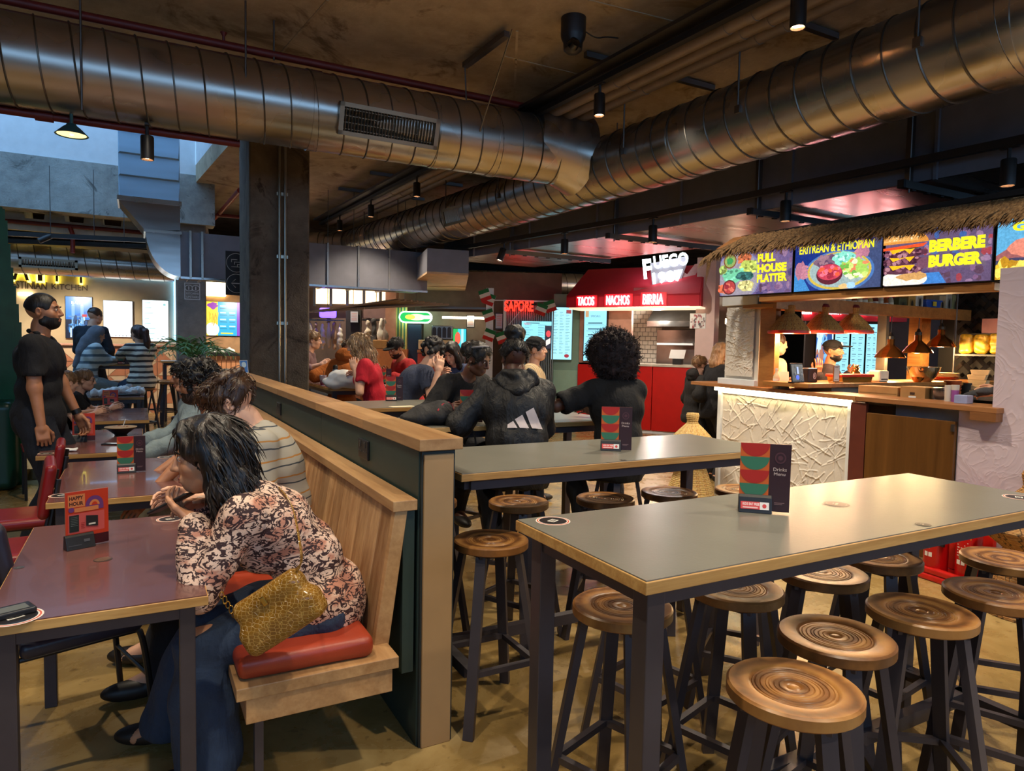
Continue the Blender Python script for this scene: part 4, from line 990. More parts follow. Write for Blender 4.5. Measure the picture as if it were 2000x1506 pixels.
# ------------------------------------------------------------------ lettering with depth
def letters(pl, text, r, d, depth, mat, parent, name='lettering', bold=0.0, shear=0.0, rot=0.0):
    """solid letters on a Plane: r = (u0, z0, u1, z1), front face at d+depth"""
    V, Fc, tw, th = text_mesh(text, bold); u0, z0, u1, z1 = r; n = len(V)
    def pos(a, b, q):
        x = a/tw*(u1-u0)+shear*b/th; y = b/th*(z1-z0); c_, s_ = math.cos(rot), math.sin(rot)
        return pl.P(u0+x*c_-y*s_, z0+x*s_+y*c_, q)
    vs = [pos(a, b, d) for a, b in V]+[pos(a, b, d+depth) for a, b in V]; from collections import Counter
    ed = Counter()
    for f in Fc:
        for i in range(len(f)): ed[(f[i], f[(i+1) % len(f)])] += 1
    fs = [tuple(n+i for i in f) for f in Fc]+[(a, b, n+b, n+a) for (a, b) in ed if (b, a) not in ed]
    mb = MB(); mb.add(vs, fs); return mb.build(name, mat, parent, world=True)
def screen(pl, r, name, label, art, emit='screen_print', d0=0.0, t=.05, bez=.012, group=None, cat='screen'):
    """wall display: r=(u0,z0,u1,z1); art(Art, w, h) paints the lit picture"""
    u0, z0, u1, z1 = r; c = pl.P((u0+u1)/2, z0, d0); o = thing(name, label, cat, c, group=group)
    MB().pbox(pl, r, t, d0).build('casing', M('screen_casing', (16, 16, 18), .35), o, world=True, bevel=.004)
    a = Art(); w, h = u1-u0-2*bez, z1-z0-2*bez; art(a, w, h)
    a.build('picture', MATS[emit], lambda x, y, l: pl.P(u0+bez+x, z0+bez+y, d0+t+.001+l), o, world=True); return o
vcol_mat('screen_print', 1.5, .3, .35, 60); vcol_mat('screen_plain', 1.2, .3, .0); vcol_mat('card_print', 0, .4, .0)
vcol_mat('screen_bright', 1.9, .3, .0)

PL1 = Plane((5.30, 4.5), (-.99, .145)); PL2 = Plane((5.07, 2.9), (-1, .03)); PLS = Plane((5.02, 4.01), (-.993, -.118)); PLN = Plane((5.2, 4.42), (0, -1))
U1 = lambda px, py=850: PL1.loc(px, py)[0]
U2 = lambda px, py=900: PL2.loc(px, py)[0]
US = lambda px, py=520: PLS.loc(px, py)[0]
UN = lambda px, py=650: PLN.loc(px, py)[0]
m_plast = plaster('trowelled_plaster', (222, 214, 202), .03, 6)
m_lil = plaster('lilac_lit_plaster', (206, 188, 196), .14, 3.5)  # pinkish-purple light on pale plaster is put into this lilac
m_kw = wood('kiosk_timber', (150, 96, 44), (196, 138, 74), 1, 1.2)
m_kw2 = wood('counter_timber', (128, 82, 46), (168, 116, 72), 1, 1.2)
m_brown = wood('brown_door', (84, 52, 18), (110, 72, 30), 2, .8, .4)
m_led = EM('led_strip', (255, 240, 190), 16)
# plaster-fronted counter -------------------------------------------
k = thing('kiosk_counter', 'glowing white plaster counter front with a light strip', 'counter', PL1.P(0, 0))
ua, ub = U1(1403), U1(1664)
def relief(pl, u0, u1, z0, z1, nx, nz, seed, amp):
    r = np.random.RandomState(seed); Uu, Zz = np.meshgrid(np.linspace(u0, u1, nx), np.linspace(z0, z1, nz), indexing='ij'); Hh = np.zeros_like(Uu)
    for i in range(190):
        a = np.array([r.uniform(u0, u1), r.uniform(z0, z1)]); th = r.uniform(0, PI); L = r.uniform(.05, .32); dv = np.array([math.cos(th), math.sin(th)])*L
        t_ = np.clip(((Uu-a[0])*dv[0]+(Zz-a[1])*dv[1])/(L*L), 0, 1); wv = .003*np.sin(t_*9+i); dist = ((Uu-a[0]-t_*dv[0])*dv[1]-(Zz-a[1]-t_*dv[1])*dv[0])/L+wv; rad_ = np.hypot(Uu-a[0]-t_*dv[0], Zz-a[1]-t_*dv[1])
        Hh += amp*np.exp(-(dist/.0042)**2)*(rad_ < .02)*r.uniform(.4, 1); Hh += .18*amp*np.exp(-(rad_/.035)**2)*np.sign(dist)
    P_ = np.array([pl.P(a, b, .002+h) for a, b, h in zip(Uu.ravel(), Zz.ravel(), Hh.ravel())]); idx = np.arange(nx*nz).reshape(nx, nz)
    Q = np.stack([idx[:-1, :-1].ravel(), idx[1:, :-1].ravel(), idx[1:, 1:].ravel(), idx[:-1, 1:].ravel()], 1); return P_, Q
sdf_obj('plaster_panel', relief(PL1, ua+.07, ub-.04, .08, 1.09, 320, 180, 3, .009), m_plast, k, world=True)
MB().pbox(PL1, (ua, 0, ub, 1.15), .03, -.031).build('carcass', m_plast, k, world=True)
for a, b in ((ua, ua+.055), (ub-.035, ub)): MB().pbox(PL1, (a, 0, b, 1.15), .035, -.01).build('frame_post', m_white, k, world=True, bevel=.003)
MB().pbox(PL1, (ua, 0, ub, .08), .03, -.005).build('skirting', m_white, k, world=True)
MB().pbox(PL1, (ua, 1.095, ub, 1.15), .02, .0).build('head_rail', m_white, k, world=True)
MB().pbox(PL1, (ua-.02, 1.118, ub+.02, 1.152), .022, .035).build('light_strip', m_led, k, world=True)
MB().pbox(PL1, (ub, 0, ub+.10, 1.14), .03, -.05).build('red_post', M('dark_red_timber', (84, 34, 26), .5), k, world=True)
t = thing('counter_top', 'long brown wooden counter top along the thatched kiosk', 'counter top', (5.2, 4.0, 1.155))
mb = MB().prism([(5.38, 5.72), (5.05, 3.50), (5.42, 3.46), (5.75, 5.68)], lambda a, b, q: (a, b, q), 1.156, 1.192); mb.build('board', m_kw2, t, world=True, bevel=.003)
mb = MB().prism([(5.05, 3.495), (4.975, 2.43), (5.35, 2.41), (5.42, 3.455)], lambda a, b, q: (a, b, q), 1.156, 1.192); mb.build('board', m_kw2, t, world=True, bevel=.003)
MB().prism([(4.985, 2.6), (4.97, 2.43), (5.06, 2.43), (5.07, 2.6)], lambda a, b, q: (a, b, q), 1.10, 1.156).build('bracket', m_kw2, t, world=True)
# pillar and posts ---------------------------------------------------
t = thing('kiosk_pillar', 'white rough-plastered pillar standing on the counter', 'pillar', PL1.P(U1(1450), 1.19, -.1))
pa, pb = U1(1411, 700), U1(1478, 700)
MB().pbox(PL1, (pa+.02, 1.19, pb, 2.3), .14, -.16).build('shaft', m_plast, t, world=True); sdf_obj('plaster_face', relief(PL1, pa+.05, pb-.05, 1.28, 1.98, 90, 150, 9, .007), m_plast, t, world=True)
bpy.context.view_layer.update()
MB().pbox(PL1, (pa-.03, 1.19, pb+.01, 1.25), .19, -.16).build('plinth', m_white, t, world=True, bevel=.004); MB().pbox(PL1, (pa-.01, 2.0, pb+.01, 2.12), .18, -.16).build('capital', m_white, t, world=True, bevel=.004)
t = tag(MB().pbox(PL1, (U1(1482, 700), 1.19, U1(1512, 700), 2.06), .06, -.06).build('timber_post', m_kw, world=True, bevel=.004), 'timber post right of the white plaster pillar', 'post')
# right-hand wall and lower front ------------------------------------
w = struct('wall_kiosk', MB().pbox(PL2, (U2(1944, 700), 0, U2(1944, 700)+2.2, 2.12), .25, -.25), m_lil)
MB().pbox(PL2, (U2(1868), 0, U2(1944, 700), 1.15), .2, -.2).build('lower_panel', m_lil, w, world=True)
t = thing('counter_flap_door', 'plain brown wooden door under the counter of the thatched kiosk', 'door', PL2.P(U2(1780), 0)); MB().pbox(PL2, (U2(1693), .05, U2(1866), 1.07), .03, .0).build('door_leaf', m_brown, t, world=True, bevel=.003)
MB().pbox(PL2, (U2(1693), .0, U2(1866), .05), .02, .0).build('kick_board', m_white, t, world=True); MB().pbox(PL2, (U2(1860), 1.0, U2(1866), 1.05), .012, .03).build('hinge', m_strut, t, world=True)
MB().pbox(PL2, (U2(1693), .0, U2(1866), 1.15), .02, -.35).build('inner_board', m_white, t, world=True)
t = tag(MB().pbox(PL2, (U2(1660), 0, U2(1690), 1.14), .03, -.01).build('door_jamb', M('red_brown_jamb', (92, 40, 28), .5), world=True), 'red-brown upright left of the brown kiosk door', 'jamb')
# screens ------------------------------------------------------------
zb, zt = 2.045, 2.465
PURP = [(96, 74, 110), (70, 60, 104), (120, 86, 120), (86, 60, 80), (140, 110, 140)]
def scatter(a, w, h, cols, n, seed, x0=0, x1=1, y0=0, y1=1, s0=.02, s1=.06):
    r = random.Random(seed)
    for i in range(n): a.blob(w*r.uniform(x0, x1), h*r.uniform(y0, y1), w*r.uniform(s0, s1), h*r.uniform(s0, s1)*1.5, cols[r.randrange(len(cols))], seed+i, 11)
def clipart(a, w, h):
    a.v = [(min(max(p[0], 0), w), min(max(p[1], 0), h), p[2]) for p in a.v]
YEL = (236, 226, 40)
def art_full(a, w, h):
    a.rect(0, 0, w, h, (104, 86, 128)); scatter(a, w, h, PURP, 40, 3, .55, 1, 0, 1); a.ell(w*.26, h*.42, w*.33, h*.62, (120, 120, 160), n=30); a.ell(w*.26, h*.42, w*.31, h*.58, (146, 138, 150), n=30)
    for x, y, rx, ry, c_, sd in ((.36, .82, .10, .13, (170, 92, 60), 1), (.42, .62, .13, .15, (176, 190, 90), 2), (.22, .45, .17, .16, (110, 190, 150), 3), (.38, .42, .13, .10, (50, 96, 92), 4), (.40, .2, .11, .12, (196, 186, 120), 5), (.06, .6, .06, .1, (150, 170, 90), 6), (.06, .15, .07, .1, (190, 90, 60), 7)): a.blob(w*x, h*y, w*rx, h*ry, c_, sd, 22, .12); scatter(a, w, h, [tuple(min(255, int(v*1.25)) for v in c_), tuple(int(v*.7) for v in c_)], 14, sd*31, x-rx*.8, x+rx*.8, y-ry*.8, y+ry*.8, .012, .028)
    a.ell(w*.17, h*.78, w*.095, h*.17, (120, 70, 40)); a.ell(w*.17, h*.78, w*.08, h*.14, (140, 160, 90)); a.blob(w*.17, h*.78, w*.05, h*.08, (60, 140, 80), 9)
    a.ell(w*.17, h*.18, w*.10, h*.17, (90, 44, 40)); a.ell(w*.17, h*.18, w*.085, h*.14, (170, 60, 60)); scatter(a, w, h, [(210, 110, 90), (140, 40, 50)], 12, 77, .11, .23, .1, .26, .012, .03)
    a.text('FULL', w*.57, h*.68, w*.24, h*.19, YEL, .06); a.text('HOUSE', w*.57, h*.45, w*.39, h*.19, YEL, .06); a.text('PLATTER', w*.57, h*.24, w*.40, h*.18, YEL, .06); clipart(a, w, h)
def art_erit(a, w, h):
    a.rect(0, 0, w, h, (24, 46, 120)); a.poly([(w*.55, 0), (w, 0), (w, h), (w*.8, h*.8)], (60, 72, 110)); a.poly([(0, h*.0), (w*.2, 0), (w*.1, h*.3), (0, h*.5)], (60, 130, 190))
    a.ell(w*.53, h*.36, w*.40, h*.42, (70, 110, 170), n=36); a.ell(w*.53, h*.37, w*.37, h*.38, (196, 170, 70), n=36); a.ell(w*.53, h*.38, w*.34, h*.34, (150, 170, 170), n=36)
    for sx, x in ((1, .08), (-1, .80)):
        a.blob(w*x, h*(.42 if sx > 0 else .78), w*.07, h*.20, (170, 110, 130), 3)
        for i in range(4): a.ell(w*(x+sx*.05), h*((.50 if sx > 0 else .72)-i*.07), w*.045, h*.035, (188, 124, 140))
    a.blob(w*.40, h*.58, w*.15, h*.15, (122, 92, 110), 5, 20); scatter(a, w, h, [(150, 112, 124), (96, 70, 96)], 14, 8, .28, .5, .48, .68, .02, .04)
    a.blob(w*.60, h*.60, w*.13, h*.15, (130, 210, 190), 7, 22, .15); scatter(a, w, h, [(190, 236, 220), (90, 170, 150)], 18, 12, .5, .7, .5, .7, .012, .025)
    a.blob(w*.72, h*.40, w*.14, h*.19, (160, 200, 90), 11, 20, .3); scatter(a, w, h, [(200, 220, 120), (110, 170, 70), (230, 236, 190), (226, 130, 90)], 22, 40, .58, .85, .22, .55, .02, .045)
    a.ell(w*.44, h*.31, w*.155, h*.21, (90, 30, 44)); a.ell(w*.44, h*.35, w*.145, h*.16, (190, 60, 80)); scatter(a, w, h, [(226, 110, 130), (150, 40, 60), (236, 90, 60)], 22, 55, .33, .55, .25, .46, .02, .035)
    a.blob(w*.62, h*.03, w*.06, h*.08, (220, 180, 120), 17); a.blob(w*.70, h*.06, w*.05, h*.07, (160, 200, 230), 18)
    a.text('ERITREAN & ETHIOPIAN', w*.07, h*.76, w*.86, h*.17, YEL, .03); clipart(a, w, h)
def art_burger(a, w, h):
    a.rect(0, 0, w, h, (92, 74, 104)); scatter(a, w, h, PURP+[(150, 60, 70), (60, 90, 150)], 70, 21, .4, 1, 0, 1, .02, .05); a.poly([(w*.4, 0), (w*.62, 0), (w*.55, h*.2), (w*.4, h*.2)], (60, 120, 190))
    a.ell(w*.20, h*.10, w*.24, h*.16, (232, 226, 210)); a.blob(w*.3, h*.16, w*.15, h*.08, (200, 150, 90), 4)
    for y, c_ in ((.28, 0), (.44, 1), (.58, 2)):
        a.blob(w*(.16+.03*c_), h*y, w*.24, h*.075, (86, 46, 62), 30+c_, 26, .10); scatter(a, w, h, [(130, 80, 96), (60, 30, 46), (170, 120, 130)], 26, 60+c_, -.02, .38, y-.05, y+.05, .012, .026); a.poly([(w*.06, h*(y+.09)), (w*.32, h*(y+.08)), (w*.27, h*(y-.02)), (w*.22, h*(y+.06)), (w*.1, h*(y+.0))], (250, 180, 30))
    a.blob(w*.42, h*.38, w*.08, h*.10, (110, 70, 88), 44, 20, .12); a.blob(w*.28, h*.68, w*.09, h*.03, (60, 70, 40), 46); a.poly([(0, h*.70), (w*.44, h*.74), (w*.40, h*.68), (0, h*.65)], (226, 80, 40))
    a.ell(w*.20, h*.76, w*.25, h*.23, (206, 136, 60), 0, PI, 30); a.ell(w*.18, h*.80, w*.18, h*.15, (228, 164, 92), 0, PI, 30); scatter(a, w, h, [(244, 220, 170)], 22, 90, .05, .35, .82, .95, .006, .010)
    a.text('BERBERE', w*.46, h*.55, w*.50, h*.22, YEL, .07); a.text('BURGER', w*.46, h*.28, w*.48, h*.22, YEL, .07); clipart(a, w, h)
def art_grill(a, w, h):
    a.rect(0, 0, w, h, (150, 90, 90)); a.poly([(0, h*.4), (w*.5, h), (0, h)], (90, 160, 200)); a.blob(w*.4, h*.5, w*.3, h*.2, (214, 130, 110), 3); a.ell(w*.15, h*.1, w*.3, h*.25, (60, 60, 90)); a.ell(w*.15, h*.1, w*.25, h*.2, (220, 180, 50)); scatter(a, w, h, [(244, 210, 90), (180, 130, 30)], 14, 5, 0, .4, 0, .3, .03, .06)
    a.text('GRILL', w*.12, h*.78, w*.40, h*.15, YEL, .05); clipart(a, w, h)
for (p0, p1, art, lb) in ((1415, 1557, art_full, 'lit menu screen reading full house platter'), (1559, 1731, art_erit, 'lit menu screen with a round plate and yellow title line'), (1734, 1946, art_burger, 'lit menu screen showing the stacked burger'), (1949, 2230, art_grill, 'lit menu screen cut off by the right edge')):
    screen(PLS, (US(p0), zb, US(p1), zt), 'menu_screen', lb, art, t=.06, bez=.008, group='menu screens under the thatch')
kf = thing('kiosk_fascia', 'timber beam and board behind the row of menu screens', 'fascia', PLS.P(0, 1.98)); MB().pbox(PLS, (US(1490), 1.985, US(1949), 2.043), .16, -.12).build('beam', m_kw, kf, world=True, bevel=.004); MB().pbox(PLS, (US(1413), 2.05, US(2230), 2.5), .05, -.06).build('backboard', m_black, kf, world=True)
# thatch -------------------------------------------------------------
t = thing('thatch_roof', 'brown thatched eave above the menu screens', 'roof', PLS.P(1.0, 2.4)); u0, u1 = US(1412), US(2230)
MB().prism([(-.10, 2.58), (.16, 2.47), (.17, 2.485), (-.08, 2.615)], lambda a, b, q: PLS.P(q, b, a), u0+.05, u1).build('roof_board', m_kw2, t, world=True)
mb = MB(); r = random.Random(4)
for i in range(5200):
    u = r.uniform(u0, u1); a = r.uniform(0, 1); e = min(1, (u-u0)/.25); z = 2.60-.12*a-.06*(1-e)+r.uniform(-.008, .008); d = -.06+.27*a; L = r.uniform(.09, .17)
    s0 = PLS.P(u, z+.012, d); s1 = PLS.P(u-r.uniform(.015, .07), z-.045+r.uniform(-.02, .01), d+L*.45); s2 = PLS.P(u-r.uniform(.03, .12), z-.10+r.uniform(-.035, .02), d+L*.62); w_ = r.uniform(.004, .009)
    dn = np.array([0, 0, w_]); du = PLS.u*w_
    mb.add([s0-du, s0+du, s0+dn, s1-du*1.2, s1+du*1.2, s1+dn, s2], [(0, 1, 4, 3), (1, 2, 5, 4), (2, 0, 3, 5), (3, 4, 6), (4, 5, 6), (5, 3, 6)])
tm = NT('dry_thatch'); v_ = tm.coord(); tm.set(tm.ramp(tm.noise(v_, 46, 3), [(.3, lin((76, 54, 30))), (.5, lin((118, 86, 50))), (.72, lin((156, 120, 76)))]), .9)
o = mb.build('thatch', MATS['dry_thatch'], t, world=True); o['kind'] = 'stuff'
mb = MB()
for i in range(9):
    a = PLS.P(u0+.03*i*.4, 2.47, .06); mb.tube([a, a+np.array([-.02, .08+.02*i, -.05]), a+np.array([0, .12+.02*i, -.16-.02*i])], [.004, .004, .001], 4)
mb.build('loose_straws', MATS['dry_thatch'], t, world=True)
# inner shelf, lamps, counter ----------------------------------------
t = thing('hanging_shelf', 'timber shelf across the inside of the kiosk above the lamps', 'shelf', (6.6, 4.42, 1.95)); MB().bx(5.15, 8.35, 4.40, 4.44, 1.93, 2.05).build('front_board', m_kw, t, world=True, bevel=.003); MB().bx(5.15, 8.35, 4.44, 4.80, 1.95, 1.98).build('shelf_board', m_kw, t, world=True)
r = random.Random(2); SHELF = [('bottle', (150, 70, 30)), ('bottle', (190, 180, 160)), ('bottle', (160, 40, 40)), ('bottle', (196, 170, 110)), ('bottle', (120, 50, 40)), ('bottle', (200, 190, 170))]
m_cap = M('bottle_cap', (206, 200, 190), .4)
lbs = ['amber', 'pale', 'red', 'straw-coloured', 'brown', 'cream']
x = 6.02
def bottle(name, label, loc, col, h=.20, r_=.032, group=None, mat=None):
    o = thing(name, label, 'bottle', loc, group=group); nm = 'bottle_%d_%d_%d' % col
    MB().lathe([(0, 0), (r_*.94, 0), (r_, .008), (r_, h*.58), (r_*.8, h*.68), (r_*.38, h*.80), (r_*.36, h*.92)], n=14).build('glass_body', mat or M(nm, col, .15, var=.1), o, smooth=True); MB().cyl((0, 0, h*.91), (0, 0, h), r_*.42, n=12).build('cap', m_cap, o, smooth=True); MB().lathe([(r_*1.01, h*.2), (r_*1.01, h*.5)], n=14).build('label_band', M('paper_label', (220, 212, 196), .6), o); return o
for i in range(14):
    c_ = SHELF[i % 6][1]; n_ = ['first', 'second', 'third'][i//6]; bottle('bottle', '%s %s bottle from the left on the kiosk shelf' % (n_, lbs[i % 6]), (5.95+i*.088, 4.56, 1.98), c_, .19+.02*(i % 3), .03, 'bottles on the kiosk shelf')
for i, (xx, ww, hh, c_, lb, nm) in enumerate(((7.22, .14, .16, (92, 92, 60), 'greenish packet right of the shelf bottles', 'packet'), (7.38, .13, .20, (196, 150, 80), 'tan carton on the kiosk shelf beside the greenish packet', 'carton'), (7.52, .13, .24, (214, 206, 196), 'white carton with a dark oval on the kiosk shelf', 'carton'), (7.95, .12, .22, (186, 168, 140), 'clear tub stack right of the blue basket', 'tub'), (8.08, .11, .26, (200, 194, 184), 'striped paper cup pack on the kiosk shelf', 'cup_pack'), (8.20, .11, .24, (150, 150, 110), 'rightmost paper cup pack on the kiosk shelf', 'cup_pack'))):
    o = thing(nm, lb, nm.replace('_', ' '), (xx, 4.58, 1.98)); MB().bx(-ww/2, ww/2, -.08, .08, 0, hh).build('pack', M('pack_%d' % i, c_, .6), o, bevel=.008); a = Art(); a.rect(-ww*.35, hh*.25, ww*.35, hh*.75, tuple(int(v*.75) for v in c_)); a.ell(0, hh*.5, ww*.16, hh*.2, (40, 34, 30)); a.build('pack_print', MATS['card_print'], lambda u, v, l: (u, -.081-l, v), o)
o = thing('storage_basket', 'blue plastic basket on the kiosk shelf', 'basket', (7.73, 4.56, 1.98)); MB().prism([(-.10, 0), (.10, 0), (.145, .15), (-.145, .15)], lambda a, b, q: (a, q, b), -.09, .09).build('tub', M('blue_plastic', (46, 84, 180), .35), o, bevel=.006); MB().bx(-.15, .15, -.10, .10, .14, .16).build('rim', M('blue_plastic'), o, bevel=.004); a = Art(); a.rect(-.04, .09, .03, .14, (220, 190, 60)); a.build('price_tag', MATS['card_print'], lambda u, v, l: (u, -.105-l, v), o)
def weave(name, c0, c1, c2):
    if name in MATS: return MATS[name]
    t = NT(name); v = t.coord(); s3 = t.sep(v); an = t.math('ARCTAN2', s3[1], s3[0]); z = s3[2]
    st = t.math('ABSOLUTE', t.math('SINE', t.math('MULTIPLY', an, 7))); ch = t.math('SINE', t.math('ADD', t.math('MULTIPLY', an, 26), t.math('MULTIPLY', z, 160)))
    f = t.math('ADD', st, t.math('MULTIPLY', ch, .18)); col = t.ramp(f, [(.25, lin(c0)), (.45, lin(c1)), (.7, lin(c2)), (.86, lin(c0))], 'LINEAR')
    ri = t.math('SINE', t.math('MULTIPLY', z, 900)); t.set(t.mix(t.math('MULTIPLY', t.math('ADD', ri, 1), .22), col, (.03, .02, .01)), .8); t.bump(t.math('ADD', ri, ch), .5, .004); return t.m
m_weave = weave('woven_straw', (210, 150, 70), (150, 84, 34), (222, 176, 96)); m_weave2 = weave('woven_straw_pale', (214, 180, 110), (176, 120, 60), (230, 206, 150))
def ridged(prof, n=6, amp=.0025):
    out = []
    for (r0, z0), (r1, z1) in zip(prof, prof[1:]):
        L = math.hypot(r1-r0, z1-z0); m = max(2, int(L/.009))
        for i in range(m): f = i/m; out.append((max(0, r0+(r1-r0)*f+(amp if i % 2 else 0)), z0+(z1-z0)*f))
    return out+[prof[-1]]
m_rim = M('red_rim', (206, 44, 22), .4)
for i, (px, lb, kn) in enumerate(((1541, 'woven basket lampshade nearest the timber post', 0), (1607, 'middle woven basket lampshade in the kiosk', 1), (1666, 'woven basket lampshade right of the other two', 1))):
    p = wy(px, 643, 4.42); o = thing('basket_lamp', lb, 'lamp', (p[0], 4.42, p[2]-.02), group='woven basket lamps')
    MB().lathe(ridged([(.185, .0), (.178, .02), (.115, .10), (.062, .155), (.045, .165), (.042, .19), (.05, .215), (.048, .24), (.03, .245), (.0, .247)]), n=40).build('shade', m_weave, o, smooth=True); MB().lathe([(.183, -.022), (.189, -.018), (.189, .004), (.183, .006)], n=40).build('rim', m_rim, o, smooth=True)
    if kn: MB().lathe([(.05, .225), (.053, .24), (.04, .262), (.0, .268)], n=20).build('red_knob', M('red_cloth', (120, 26, 28), .8), o, smooth=True)
    MB().lathe([(.0, .03), (.14, .03)], n=30).build('inner_glow', EM('warm_glow', (255, 190, 120), 9), o); MB().cyl((0, 0, .24), (0, 0, 1.95-(p[2]-.02)), .004, n=6).build('cord', m_black, o)
    lamp_point('basket_bulb', (p[0], 4.42, p[2]-.07), 26, (1, .62, .30), .05)
m_cop = galv('polished_copper', (214, 140, 76), .10)
for px, py, lb in ((1738, 699, 'copper heat lamp lowest and leftmost of three'), (1792, 690, 'middle copper heat lamp of three'), (1837, 678, 'copper heat lamp highest and rightmost of three')):
    p = wy(px, py, 4.42); o = thing('heat_lamp', lb, 'heat lamp', p, group='copper heat lamps')
    MB().lathe([(.145, 0), (.147, .008), (.135, .03), (.11, .065), (.075, .10), (.045, .125), (.036, .14), (.036, .19), (.03, .20), (.028, .205), (.033, .19), (.033, .14), (.07, .10), (.13, .02), (.141, .002)], n=40).build('shade', m_cop, o, smooth=True); MB().lathe([(.034, .195), (.036, .225), (.022, .235), (.012, .265), (.0, .268)], n=16).build('socket', m_black, o, smooth=True)
    MB().cyl((0, 0, .26), (0, 0, 1.95-p[2]), .005, n=6).build('cord', m_black, o); MB().lathe([(.0, .05), (.06, .055)], n=20).build('bulb', EM('heat_bulb', (255, 180, 90), 6), o)
    lamp_point('heat_bulb', (p[0], 4.42, p[2]-.03), 20, (1, .66, .30), .04)
t = thing('inner_counter', 'yellow-lit timber counter inside the kiosk under the lamps', 'counter', (6.7, 4.2, 0)); MB().bx(5.12, 8.3, 4.0, 4.5, 1.225, 1.262).build('worktop', m_kw, t, world=True, bevel=.003); MB().bx(5.5, 8.3, 4.05, 4.45, 0, 1.225).build('carcass', galv('steel_front', (150, 140, 130), .3), t, world=True)
mb = MB()
t = thing('prep_counter', 'steel prep counter behind the kiosk counter top', 'counter', (5.7, 3.2, 0)); MB().bx(5.45, 6.1, 2.5, 3.95, 1.10, 1.13).build('worktop', m_galvp, t, world=True); MB().bx(5.5, 6.05, 2.55, 3.9, 0, 1.10).build('carcass', galv('steel_front'), t, world=True)
# things on the counters ---------------------------------------------
def onY(px, py, Y): return wy(px, py, Y)
zc = 1.262
p = wy(1556, 742, 4.15); o = thing('tablet', 'tablet with a blue picture standing on the inner counter', 'tablet', (p[0], 4.15, zc)); MB().box((0, 0, .09), (.16, .012, .175), rotm('X', -.18)).build('casing', m_black, o, bevel=.004); a = Art(); a.rect(-.072, .015, .072, .165, (50, 52, 60)); scatter(a, .14, .15, [(90, 90, 100), (40, 44, 54)], 16, 3, -.4, .4, .1, 1, .03, .07); a.ell(-.01, .05, .022, .022, (50, 90, 220)); a.rect(-.012, .08, .012, .145, (150, 170, 210)); a.build('display', vcol_mat('tablet_display', 1.2, .3, .2), lambda u, v, l: np.array([u, -.007-l, 0])@np.eye(3)+rotm('X', -.18)@np.array([0, 0, v-.09])+np.array([0, 0, .09]), o); MB().bx(-.04, .04, .0, .06, 0, .01).build('stand', m_black, o)
p = wy(1586, 742, 4.2); o = thing('card_printer', 'black receipt printer with a round white mark beside the tablet', 'printer', (p[0], 4.25, zc)); MB().bx(-.065, .065, -.06, .06, 0, .13).build('body', m_black, o, bevel=.01); a = Art(); a.ell(.02, .06, .022, .03, (220, 220, 220)); a.ell(.02, .06, .016, .024, (40, 40, 40)); a.rect(.015, .045, .025, .075, (220, 220, 220)); a.build('mark', MATS['card_print'], lambda u, v, l: (u, -.061-l, v), o)
p = wx(1529, 745, 5.3); o = thing('paper_card', 'white lined card propped left of the tablet', 'card', (5.3, p[1], 1.192), -.5); MB().box((0, 0, .08), (.11, .006, .16), rotm('X', -.15)).build('sheet', M('white_card', (232, 220, 200), .7), o)
p = wx(1516, 747, 5.22); bottle('sauce_bottle', 'pale squeeze bottle next to the timber post', (5.22, p[1], 1.192), (216, 190, 150), .19, .03)
o = thing('serving_tray', 'red-rimmed tray with gold base on the inner counter', 'tray', (wy(1660, 738, 4.2)[0], 4.2, zc)); MB().bx(-.24, .24, -.09, .09, .05, .075).build('rim', m_rim, o, bevel=.006); MB().prism([(-.21, 0), (.21, 0), (.23, .05), (-.23, .05)], lambda a, b, q: (a, q, b), -.08, .08).build('base', galv('brass', (190, 150, 70), .25), o, bevel=.004)
o = thing('table_sign', 'small framed white notice on a wooden foot in front of the chef', 'sign', (wy(1629, 740, 4.08)[0], 4.06, zc)); MB().box((0, 0, .085), (.085, .008, .15)).build('frame', m_kw, o, bevel=.002); MB().bx(-.06, .06, -.03, .03, 0, .012).build('foot', m_kw, o); a = Art(); a.rect(-.036, .02, .036, .152, (230, 222, 206)); a.rect(-.028, .03, .028, .036, (150, 140, 130)); a.rect(-.028, .138, .02, .146, (150, 140, 130)); a.build('notice', MATS['card_print'], lambda u, v, l: (u, -.0045-l, v), o)
S = SDF(.008, .012); S.ell((0, 0, .055), (.06, .05, .055)); S.path([(0, 0, .10), (-.03, 0, .15)], [.025, .008]); S.path([(0, 0, .10), (.035, 0, .155)], [.025, .008]); S.path([(0, 0, .1), (.005, .02, .16)], [.02, .008]); S.warp = waves(6, 70, .003, 2)
o = sdf_obj('gift_pouch', S, galv('gold_foil', (200, 150, 80), .25), None, (wy(1675, 725, 4.3)[0], 4.32, zc)); tag(o, 'gold pouch tied at the top behind the red tray', 'pouch')
o = thing('napkin_box', 'white rounded dispenser right of the red tray', 'dispenser', (wy(1716, 738, 4.2)[0], 4.2, zc)); MB().bx(-.075, .075, -.06, .06, 0, .11).build('body', M('white_plastic', (236, 226, 200), .35), o, bevel=.015); MB().bx(-.05, .05, -.063, -.058, .02, .03).build('slot', m_dark, o)
S = SDF(.008, .02); S.ell((0, 0, .05), (.05, .05, .05)); S.warp = waves(6, 90, .004, 3); o = sdf_obj('paper_roll', S, M('white_plastic'), None, (wy(1708, 722, 4.3)[0], 4.33, zc)); tag(o, 'white crumpled roll behind the napkin dispenser', 'paper')
